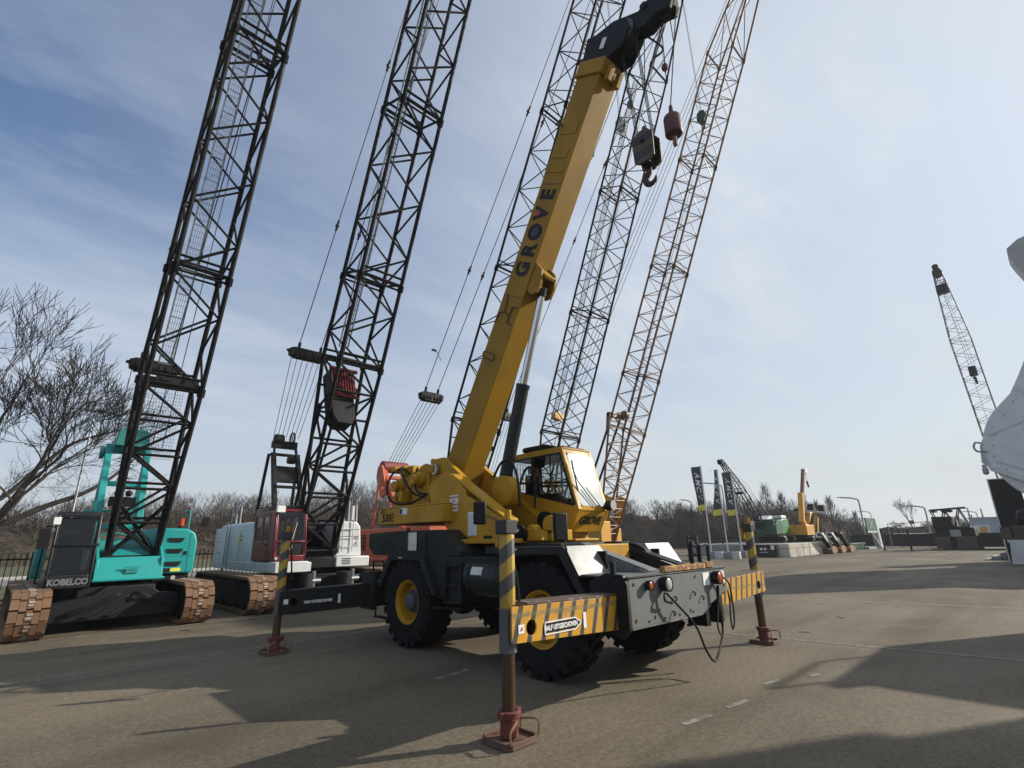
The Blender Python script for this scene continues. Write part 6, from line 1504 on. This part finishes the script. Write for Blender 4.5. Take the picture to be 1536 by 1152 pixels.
# ------------------------------------------------------------------ loader attachments and skips
for k, (px, py, lab) in enumerate(((1248, 829, 'black and white backhoe arm with rusty bucket touching the block wall'), (1262, 829, 'black and white backhoe arm with rusty bucket, second from the block wall'), (1275, 828, 'backhoe arm with rusty bucket, nearest the green skips'))):
    y = 7.4 - .1 * k; p = at(px, py, y=y); t = thing('backhoe_arm', lab, 'digger arm', (p.x, y, 0), 'backhoe arms laid beside the wall')
    m = MB(); m.prism([(-2.6, 1.55), (-2.2, 1.75), (-1.4, 1.4), (-.3, .75), (.3, .3), (.2, .1), (-.5, .45), (-1.7, 1.05)], 'y', -.16, .16); a_ = m.build('arm', 'black', t, .03)
    m = MB(); m.prism([(-2.5, 1.6), (-2.1, 1.72), (-1.2, 1.15), (-1.0, .85), (-1.5, 1.0)], 'y', -.22, -.165); m.prism([(-2.5, 1.35), (-2.3, 1.75), (-2.1, 1.7), (-2.2, 1.3)], 'y', -.1, .3); m.build('cover', 'white' if k < 2 else 'black', a_, .02)
    m = MB(); m.prism([(-.9, .0), (-.1, .02), (.45, .12), (.55, .38), (.1, .55), (-.4, .62), (-1.1, .35)], 'y', -.35, .35); m.build('bucket', 'rusty', t, .03)
    m = MB(); m.tube((-1.5, -.2, 1.1), (-.4, -.2, .45), .04, 6); m.build('ram', 'steel', a_)
for (a, b_, c_, d_, z0, z1, lab) in ((50.0, 58.3, 8.9, 10.5, .66, 1.42, 'upper dark green skip stacked behind the backhoe arms'), (53.0, 58.4, 7.9, 9.8, 0, .64, 'lower dark green skip with slanting end beside the cross sign')):
    t = thing('skip', lab, 'skip', (a, c_, z0), 'green skips')
    h = z1 - z0; L_ = b_ - a
    m = MB(); m.prism([(0, h), (.3, 0), (L_ - .4, 0), (L_, h)], 'y', 0, d_ - c_, ); m.box(-.05, L_ + .05, -.06, d_ - c_ + .05, h - .08, h + .02)
    for i in range(8): x = .5 + i * (L_ - 1) / 7; m.box(x - .05, x + .05, -.05, 0, .04, h - .08)
    m.build('body', 'green_dark', t, .015)
    m = MB()
    for i in range(6): x = .9 + i * (L_ - 1.6) / 6; m.box(x, x + .5, -.012, -.004, h * .35, h * .8)
    m.build('faded_panel', plain('faded_green', (.07, .14, .10), .7, 0, .5, 2, 0), t)
t = thing('skip_stand', 'green skip resting on the ground behind the lower skip', 'skip', (50.5, 9.3, 0))
m = MB(); m.box(0, 7.6, 0, 1.1, 0, .655); m.build('body', 'green_dark', t, .02)
# ------------------------------------------------------------------ cross sign
t = thing('sign_board', 'dark green board with a white cross on a leaning white frame', 'sign', (58.4, 7.3, 0))
m = MB(); m.box(-.9, 3.2, -.06, .06, 1.6, 3.12); o = m.build('board', 'green_dark', t, .02)
m = MB(); m.beam((.5, -.07, 2.0), (2.0, -.07, 2.95), .02, .09); m.beam((2.0, -.07, 2.0), (.5, -.07, 2.95), .02, .09); m.box(-.8, 3.1, -.07, -.062, 1.62, 1.80); m.build('cross', plain('pale_green_print', (.35, .5, .42), .6, 0, .1, 4, 0), o)
m = MB(); m.beam((3.4, 0, 3.15), (3.9, 0, 0), .2, .8, (1, 0, 0)); m.beam((3.2, 0, .12), (4.4, 0, .12), .4, .2); m.beam((1.0, 0, 1.6), (3.6, 0, .2), .12, .14); m.beam((1.2, .6, 3.1), (3.4, .6, 3.1), .8, .05); m.build('frame', 'white', t, .02)
m = MB(); m.prism([(3.3, 3.15), (3.6, 3.15), (4.0, .1), (3.4, .1), (3.2, 1.5)], 'y', .3, .5); m.box(-.5, 3.4, .2, 1.6, 0, .22); m.build('ballast', 'concrete_grey', t)
# ------------------------------------------------------------------ yard gate: posts, mesh fence, height bar
for (px, py, top, lab) in ((1328, 826, 1.86, 'slim black post just right of the cross sign'), (1368, 826, 1.75, 'slim black post left of the dark crane carrier')):
    p = at(px, py, z=0); m = MB(); m.box(-.07, .07, -.07, .07, 0, top); m.box(-.2, .2, -.2, .2, 0, .03); m.box(-.085, .085, -.085, .085, top, top + .05); o = m.build('bollard_post', 'black', None, .01); o.location = (p.x, p.y, 0); tag(o, lab, 'post', 'black gate posts')
t = thing('height_bar', 'thin grey height bar with a small red sign across the gateway', 'gate', (60, 4, 0))
m = MB(); m.beam((0, 1.9, 2.46), (0, -3.2, 2.62), .06, .06); m.beam((0, 1.9, 0), (0, 1.9, 2.46), .06, .06); m.beam((0, -3.2, 0), (0, -3.2, 2.62), .06, .06); m.build('bar', 'galv', t)
m = MB(); m.box(-.06, -.04, -.38, .02, 2.40, 2.75); m.build('red_sign', plain('faded_red_sign', (.28, .06, .05), .6, 0, .1, 4, 0), t)
t = thing('mesh_fence', 'dark screened fence closing the far side of the yard', 'fence', (66, 5, 0))
m = MB(); m.box(0, .05, -4.0, 9, .1, 1.35); m.build('screen', 'screen', t)
m = MB(); m.box(-.04, .04, -4.0, 9, 1.35, 1.41); m.build('rail', 'black', t)
for i in range(6):
    m = MB(); m.box(-.08, .0, -.04, .04, 0, 1.9); o = m.build('post', 'black', t); o.location = (0, -3.9 + i * 2.5, 0)
# cars glimpsed beyond the gate
def car(px, base_x, label, col):
    p = at(px, 815, x=base_x); t = thing('parked_car', label, 'car', (base_x, p.y, 0), 'cars beyond the gate', R(12))
    m = MB(); m.prism([(-2.0, .3), (2.0, .3), (2.1, .75), (1.2, .95), (.6, 1.42), (-1.2, 1.45), (-1.9, .95), (-2.1, .8)], 'x', -.85, .85); m.build('body', col, t, .08)
    m = MB(); m.prism([(1.05, .95), (.55, 1.36), (-1.15, 1.38), (-1.7, .95)], 'x', -.865, .865); m.build('window', 'cabglass', t)
    for y in (-1.25, 1.25):
        for s in (-.86, .66):
            m = MB(); m.cyl((0, y, .32), .32, s, s + .2, 'x', 16); m.build('wheel', 'rubber', t)
car(1377, 78, 'white car just right of the left gate post', 'white'); car(1394, 82, 'dark car under the curved street lamp', 'black'); car(1352, 84, 'pale car roof showing above the screened fence', 'white')
# ------------------------------------------------------------------ dark crawler carrier with a lattice section on its back
DC = thing('crane_carrier', 'dark crawler crane carrier with short lattice section on its back', 'crane', (56.6, .4, 0))
def flat_track(parent, y0, y1, L_, H_):
    m = MB()
    for i in range(9): m.box(-.1 + (.12 if i % 8 == 0 else 0), L_, y0, y1, .04 + i * H_ / 9, .02 + (i + 1) * H_ / 9 - .03)
    m.box(.03, L_ - .1, y0 + .03, y1 - .03, .03, H_); return m.build('track', 'track_grey', parent, .01)
flat_track(DC, .35, 1.45, 5.5, 1.12); flat_track(DC, -1.55, -.10, 5.5, 1.12)
m = MB(); m.box(.3, 5, -.1, .35, .3, .9); m.box(.2, 5.2, -1.5, 1.3, 1.14, 1.9); m.box(.0, .8, -.4, .4, 1.1, 1.75); m.build('chassis', 'black', DC, .03)
m = MB(); m.box(-.1, 2.6, -.15, 1.35, 1.9, 2.95); m.build('cab', 'black', DC, .06)
m = MB(); m.box(-.12, -.102, -.55, .2, 1.15, 1.75); m.build('step_plate', 'galv', DC)
m = MB(); m.box(2.61, 2.63, -.46, .1, 1.9, 3.0); m.box(-.2, .1, -.48, -.452, 2.0, 2.95); m.build('door_edge', 'cream', DC)
m, c = lattice(V((.2, 1.3, 3.55)), V((.6, -1.25, 3.70)), 1.2, 1.7, V((1, 0, 0)), V((0, 0, -1)), 5, .07, .05, style='Z'); m.box(-.4, 1.0, .9, 1.2, 3.35, 3.6); m.cyl((.3, .3, 3.45), .2, -.4, .4, 'x', 12); m.cyl((.3, -.1, 3.5), .2, -.4, .4, 'x', 12); m.build('lattice_section', 'black', DC)
m = MB(); m.box(-.9, .1, .9, 1.7, 0, .14); m.build('timber_mat', 'rusty', DC)
m = MB(); m.box(.0, 4.5, -4.2, -1.6, .25, 1.25); m.box(.1, 1.2, -4.1, -1.7, 1.25, 1.45); m.build('trailer_bed', 'black', DC, .05)
# pale hall beyond
H_ = thing('hall', 'low blue grey hall with a yellow sign beyond the dark crane carrier', 'building', (92, -3, 0))
m = MB(); m.box(0, 30, -14, 5.2, 0, 3.25); m.build('wall', 'bluegrey', H_)
m = MB(); m.box(-.1, 30, -14, 5.3, 3.25, 3.4); m.build('roof', 'bluegrey', H_)
m = MB(); m.box(-.08, -.01, 3.5, 4.7, .95, 2.1); m.mat(1); m.box(-.05, -.012, 3.2, 5.0, .8, 2.4); m.build('sign_panel', [paint('yellow_sign', (.55, .33, .03), .6, .3, .1), 'white'], H_)
for k, (px, h) in enumerate(((1461, 6.2), (1464, 4.8), (1481, 6.0))):
    b0 = at(px, 800, x=140); t = thing('spruce_tree', 'small dark spruce top above the hall roof, %s' % ('leftmost of three', 'middle of three', 'rightmost of three')[k], 'tree', (140, b0.y, 0), 'spruces beyond the hall')
    m = MB(); m.tube((0, 0, 0), (0, 0, h), .1, 5); m.build('trunk', 'bark', t)
    m = MB(); rr = random.Random(k)
    for i in range(90):
        s = rr.random(); a_ = rr.uniform(0, 6.28); r_ = (1 - s) * 1.1; q = V((0, 0, h * (.1 + .9 * s))); e = q + V((r_ * math.cos(a_), r_ * math.sin(a_), -.2)); wv = V((-math.sin(a_), math.cos(a_), 0)) * .15
        m.add([q - wv, q + wv, e], [(0, 1, 2)])
    m.build('crown', plain('spruce_needles', (.03, .045, .03), .9, 0, .3, 3, 0), t, recalc=False, flat=True)
# ------------------------------------------------------------------ far crane boom at the right
MAT['lattice_far'] = paint('reddish_grey_lattice', (.10, .065, .055), .6, .3, .3)
FC = thing('crawler_crane', 'far crawler crane with bare reddish lattice boom tapering to a dark head, right side', 'crane', (60, -5.6, 0))
track(FC, -1.8, .8, 6, 1.0, 'track_grey'); track(FC, 1.8, .8, 6, 1.0, 'track_grey')
m = MB(); m.box(-1.6, 1.6, -2.5, 1.0, 1.0, 2.0); m.build('house', 'black', FC, .05)
f0 = V((0, 1.25, 2.0)); t1 = V((0, 2.22, 28.3)); ax = (t1 - f0).normalized(); ux = V((0, ax.z, -ax.y)); un = V((1, 0, 0)); L_ = (t1 - f0).length
m, c = lattice(f0, f0 + ax * L_ * .70, 1.62, 1.5, ux, un, 26, .045, .02, (.9, 1.), 1., 'Z'); bo = m.build('boom', 'lattice_far', FC)
m, c = lattice(f0 + ax * L_ * .70, f0 + ax * L_ * .90, 1.62, 1.5, ux, un, 8, .045, .02, (1., .62), (1., .5), 'Z'); m.build('boom_section', 'lattice_far', bo)
m, c = lattice(f0 + ax * L_ * .90, t1, 1.02, .75, ux, un, 2, .06, .04, (1., .6), (1., .8), 'N'); m.box(-.3, .4, -.45, .45, L_ * .895 - .0, L_ * .93, M(((1, 0, 0, f0.x), (0, ax.z, ax.y, f0.y), (0, -ax.y, ax.z, f0.z), (0, 0, 0, 1)))); m.cyl(t1 - ax * .5, .42, -.3, .3, 'x', 18); m.cyl(t1 + ax * .25, .28, -.3, .3, 'x', 18); m.build('boom_head', 'black', bo)
m = MB(); m.box(-1.0, -.6, 1.35, 1.95, 16.1, 17.1); m.cyl((-.8, 1.65, 15.9), .14, -.15, .15, 'x', 10); m.box(-.86, -.74, 1.5, 1.7, 15.3, 15.9); m.build('rope_block', 'black', FC, .05)
m = MB(); m.tube((-.7, 1.3, 16.2), t1, .018, 4); m.tube((-.7, 1.5, 16.2), t1 + V((0, .2, 0)), .018, 4); m.tube(f0 + V((.7, .2, 3)), t1, .02, 4); m.build('hoist_rope', 'rope', FC)
# ------------------------------------------------------------------ white machine arm at the right edge, on an added unseen body
WM = thing('arm_with_shadow_body', 'large white steel machine arm with rounded lower end at the right edge, plus an added unseen body for shadows', 'machine', (12, -9, 0))
ox, oy = 12, -9
ar = [(-6.95, 6.62), (-6.62, 5.98), (-6.34, 5.5), (-6.12, 5.29), (-5.93, 5.10), (-5.78, 4.93), (-5.66, 4.74), (-5.55, 4.5), (-5.47, 4.25), (-5.42, 4.0), (-5.41, 3.8), (-5.44, 3.62), (-5.51, 3.46), (-5.60, 3.22), (-5.72, 3.0), (-5.86, 2.80), (-6.05, 2.62), (-6.3, 2.46), (-6.7, 2.36), (-7.6, 2.3), (-9.0, 2.8), (-9.6, 4.4), (-9.0, 6.4), (-8.3, 7.6), (-7.6, 7.4)]
k_ = 36.44 / 20.44
def sc(a, b): return (-6.485 + (a + 6.485) * k_ - oy, 1.7 + (b - 1.7) * k_)
m = MB(); m.prism([sc(a, b) for a, b in ar], 'x', 18.0, 19.3); wa = m.build('arm', paint('scuffed_white', (.68, .69, .70), .45, .25, .25, rustcol=(.30, .25, .22)), WM, .05)
m = MB()
for (a0, b0), (a1, b1) in (((-5.60, 4.35), (-7.2, 4.9)), ((-5.62, 3.6), (-6.9, 2.9)), ((-6.5, 5.6), (-7.4, 4.6))):
    p, q = sc(a0, b0), sc(a1, b1); m.beam((17.997, p[0], p[1]), (17.997, q[0], q[1]), .02, .035, (1, 0, 0))
m.build('weld_seam', plain('weld_grey', (.36, .36, .36), .5, 0, .2, 6, 0), wa)
for a0, b0 in ((-5.75, 4.35), (-5.68, 4.05), (-5.62, 3.75), (-5.8, 3.35), (-6.1, 4.9), (-6.35, 5.25)):
    m = MB(); p = sc(a0, b0); m.cyl((18.0, p[0], p[1]), .045, -.03, .0, 'x', 6); m.build('bolt', 'galv', wa)
m = MB(); p = sc(-6.35, 3.55); m.cyl((18.0, p[0], p[1]), .15, -.04, .0, 'x', 14); m.build('pin_hole', 'black', wa)
m = MB(); m.prism([sc(*q) for q in ((-5.46, 4.3), (-5.36, 4.1), (-5.30, 3.62), (-5.45, 3.45), (-5.9, 3.15), (-5.7, 3.7))], 'x', 18.3, 19.0); m.prism([sc(*q) for q in ((-5.4, 3.55), (-5.45, 3.35), (-6.2, 2.9), (-6.2, 3.1))], 'x', 17.85, 18.15); m.build('bracket', 'white', wa, .02)
m = MB(); m.pipe(catmull([(17.92, *sc(-5.42, 4.15)), (17.85, *sc(-5.30, 4.18)), (17.85, *sc(-5.24, 4.05)), (17.85, *sc(-5.30, 3.92)), (17.92, *sc(-5.50, 3.90))], 5), .05, 7); m.build('hydraulic_hose', 'galv', wa)
m = MB(); p = sc(-5.345, 3.42); m.box(17.9, 18.1, p[0] - .09, p[0] + .09, p[1], p[1] + .2); m.tube((18.0, p[0], p[1]), (18.0, p[0], p[1] - .2), .13, 12); m.ball((18.0, p[0], p[1] - .2), .13, 12); m.build('camera_dome', 'galv', wa, .01)
up = [(-7.22, 9.85), (-7.22, 9.62), (-7.28, 9.35), (-7.5, 8.65), (-7.75, 7.9), (-8.4, 7.4), (-9.2, 8.0), (-9.4, 10.2), (-8.4, 10.25), (-7.5, 10.05)]
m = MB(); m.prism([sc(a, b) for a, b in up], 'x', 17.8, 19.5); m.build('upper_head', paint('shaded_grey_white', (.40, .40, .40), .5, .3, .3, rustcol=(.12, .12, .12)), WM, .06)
m = MB(); m.beam((2.6, -1.2, 3.4), (18.3, -2.0, 4.2), .6, .7); m.build('boom', 'white', WM, .05)  # added beam out of view, joins the arm to the shadow-casting body
m = MB(); m.box(-3.5, -.9, -2.2, .9, 1.0, 3.9); m.box(-.9, 3.2, -2.2, .2, 1.0, 2.2); m.box(1.2, 2.6, -1.4, .3, 2.2, 3.0); m.cyl((-2.6, .2, 0), .12, 3.9, 4.5, 'z', 10); m.pipe([(-3.4, .8, 3.9), (-3.4, .8, 4.4), (-1.6, .8, 4.4), (-1.6, .8, 3.9)], .03, 6); m.build('house', 'white', WM, .08)  # made-up body out of view, shaped to cast the bottom right ground shadows
m = MB(); m.box(-2.1, -.5, -3.3, -2.25, 6.3, 8.2); m.box(-1.4, -1.2, -2.9, -2.1, 4.0, 6.32); m.build('shadow_block', 'white', WM, .08)  # unseen raised mass on a mast, added for the nearest ground shadow
track(WM, -2.6, .8, 4.5, 1.0, 'track_grey'); track(WM, 1.8, .8, 4.5, 1.0, 'track_grey')  # unseen tracks added under the made-up body
# ------------------------------------------------------------------ ballast base, steps and stacked parts behind the arm
t = thing('concrete_plinth', 'white tapered concrete plinth at the right edge below the stacked dark track parts', 'concrete base', (30, -5.6, 0))
m = MB(); m.prism([(-.85, 1.19), (1.12, 1.19), (1.02, 1.0), (1.18 - .04, .02), (-.85, .02)], 'x', 0, 2.2); m.build('block', 'white', t, .03)
t = thing('concrete_steps', 'grey concrete steps left of the white tapered plinth', 'steps', (36, -4.2, 0))
m = MB(); m.box(0, 2, -1.0, .2, 0, .60); m.box(-.3, 2, .2, .45, 0, .40); m.box(-.6, 2, .45, .85, 0, .22); m.box(-.9, 2, .85, 1.15, 0, .06); m.build('steps', 'concrete_grey', t, .01)
t = thing('track_stack', 'dark steel track parts stacked on the white tapered plinth', 'machine part', (30, -5.6, 1.19))
m = MB(); m.box(.1, 2, -1.0, 1.05, 0, .12)
for i in range(4): m.box(.05, 1.9, -.9, .8, .14 + i * .14, .26 + i * .14)
m.box(.1, 1.8, .85, 1.25, .05, .62); m.build('track_pads', 'track_grey', t, .02)
m = MB(); m.box(.2, 1.6, -1.0, .55, .72, 1.15); m.ball((.9, -.1, 1.25), .55, 12, (1, 1.2, .6)); m.build('tarpaulin', 'black', t, .1)
t = thing('lattice_section', 'amber lattice boom sections stacked behind the white machine arm', 'machine part', (32.6, -6.2, 0))
m, c = lattice(V((0, .55, 3.6)), V((0, -6, 3.0)), 1.2, .8, V((1, 0, 0)), V((0, 0, -1)), 6, .06, .03); m.build('lattice', 'amber_paint', t)
m, c = lattice(V((0, .15, 2.2)), V((0, -6, 2.2)), 1.2, .8, V((1, 0, 0)), V((0, 0, -1)), 6, .06, .03); m.build('lattice', 'amber_paint', t)
m = MB(); m.box(-.6, .6, -6, -.6, 0, 1.38); m.build('support', 'black', t, .03)
t = thing('dark_panel', 'tall black panel with pale edge standing left of the amber lattice sections', 'panel', (34, -4.8, 0))
m = MB(); m.prism([(-.65, 0), (.60, 0), (.58, 4.45), (-.65, 4.45)], 'x', 0, .3); m.build('panel', 'screen', t, .02)
m = MB(); m.prism([(.60, 0), (.66, 0), (.64, 4.5), (-.65, 4.5), (-.65, 4.453), (.585, 4.453)], 'x', -.03, .33); m.box(0, .2, -.4, -.1, 4.5, 4.58); m.build('edge_trim', 'white', t)
t = thing('shadow_stack', 'unseen dark boxes stacked beyond the right edge, added to cast shadow', 'container', (30, -10.5, 0))
for k in range(3):
    m = MB(); m.box(0, 7, -2.5, 2.4, k * 2.62, k * 2.62 + 2.58); m.build('container', 'grey', t, .04)  # boxes out of view, added to throw the far right ground shadow
# ------------------------------------------------------------------ thin air over the yard
hm = bpy.data.materials.new('thin_haze'); hm.use_nodes = True; hn = hm.node_tree; hn.nodes.clear()
ho = hn.nodes.new('ShaderNodeOutputMaterial'); hv = hn.nodes.new('ShaderNodeVolumePrincipled')
hv.inputs['Color'].default_value = (.86, .90, .95, 1); hv.inputs['Density'].default_value = .00055; hv.inputs['Anisotropy'].default_value = .2
hn.links.new(hv.outputs[0], ho.inputs['Volume'])
MAT['haze'] = hm
hz_ = MB().box(-402, 702, -302, 502, -1.0, 34.0).build('haze', 'haze', None, flat=True); hz_['kind'] = 'stuff'; hz_['label'] = 'thin pale winter haze over the whole yard'
scene.cycles.volume_bounces = 0
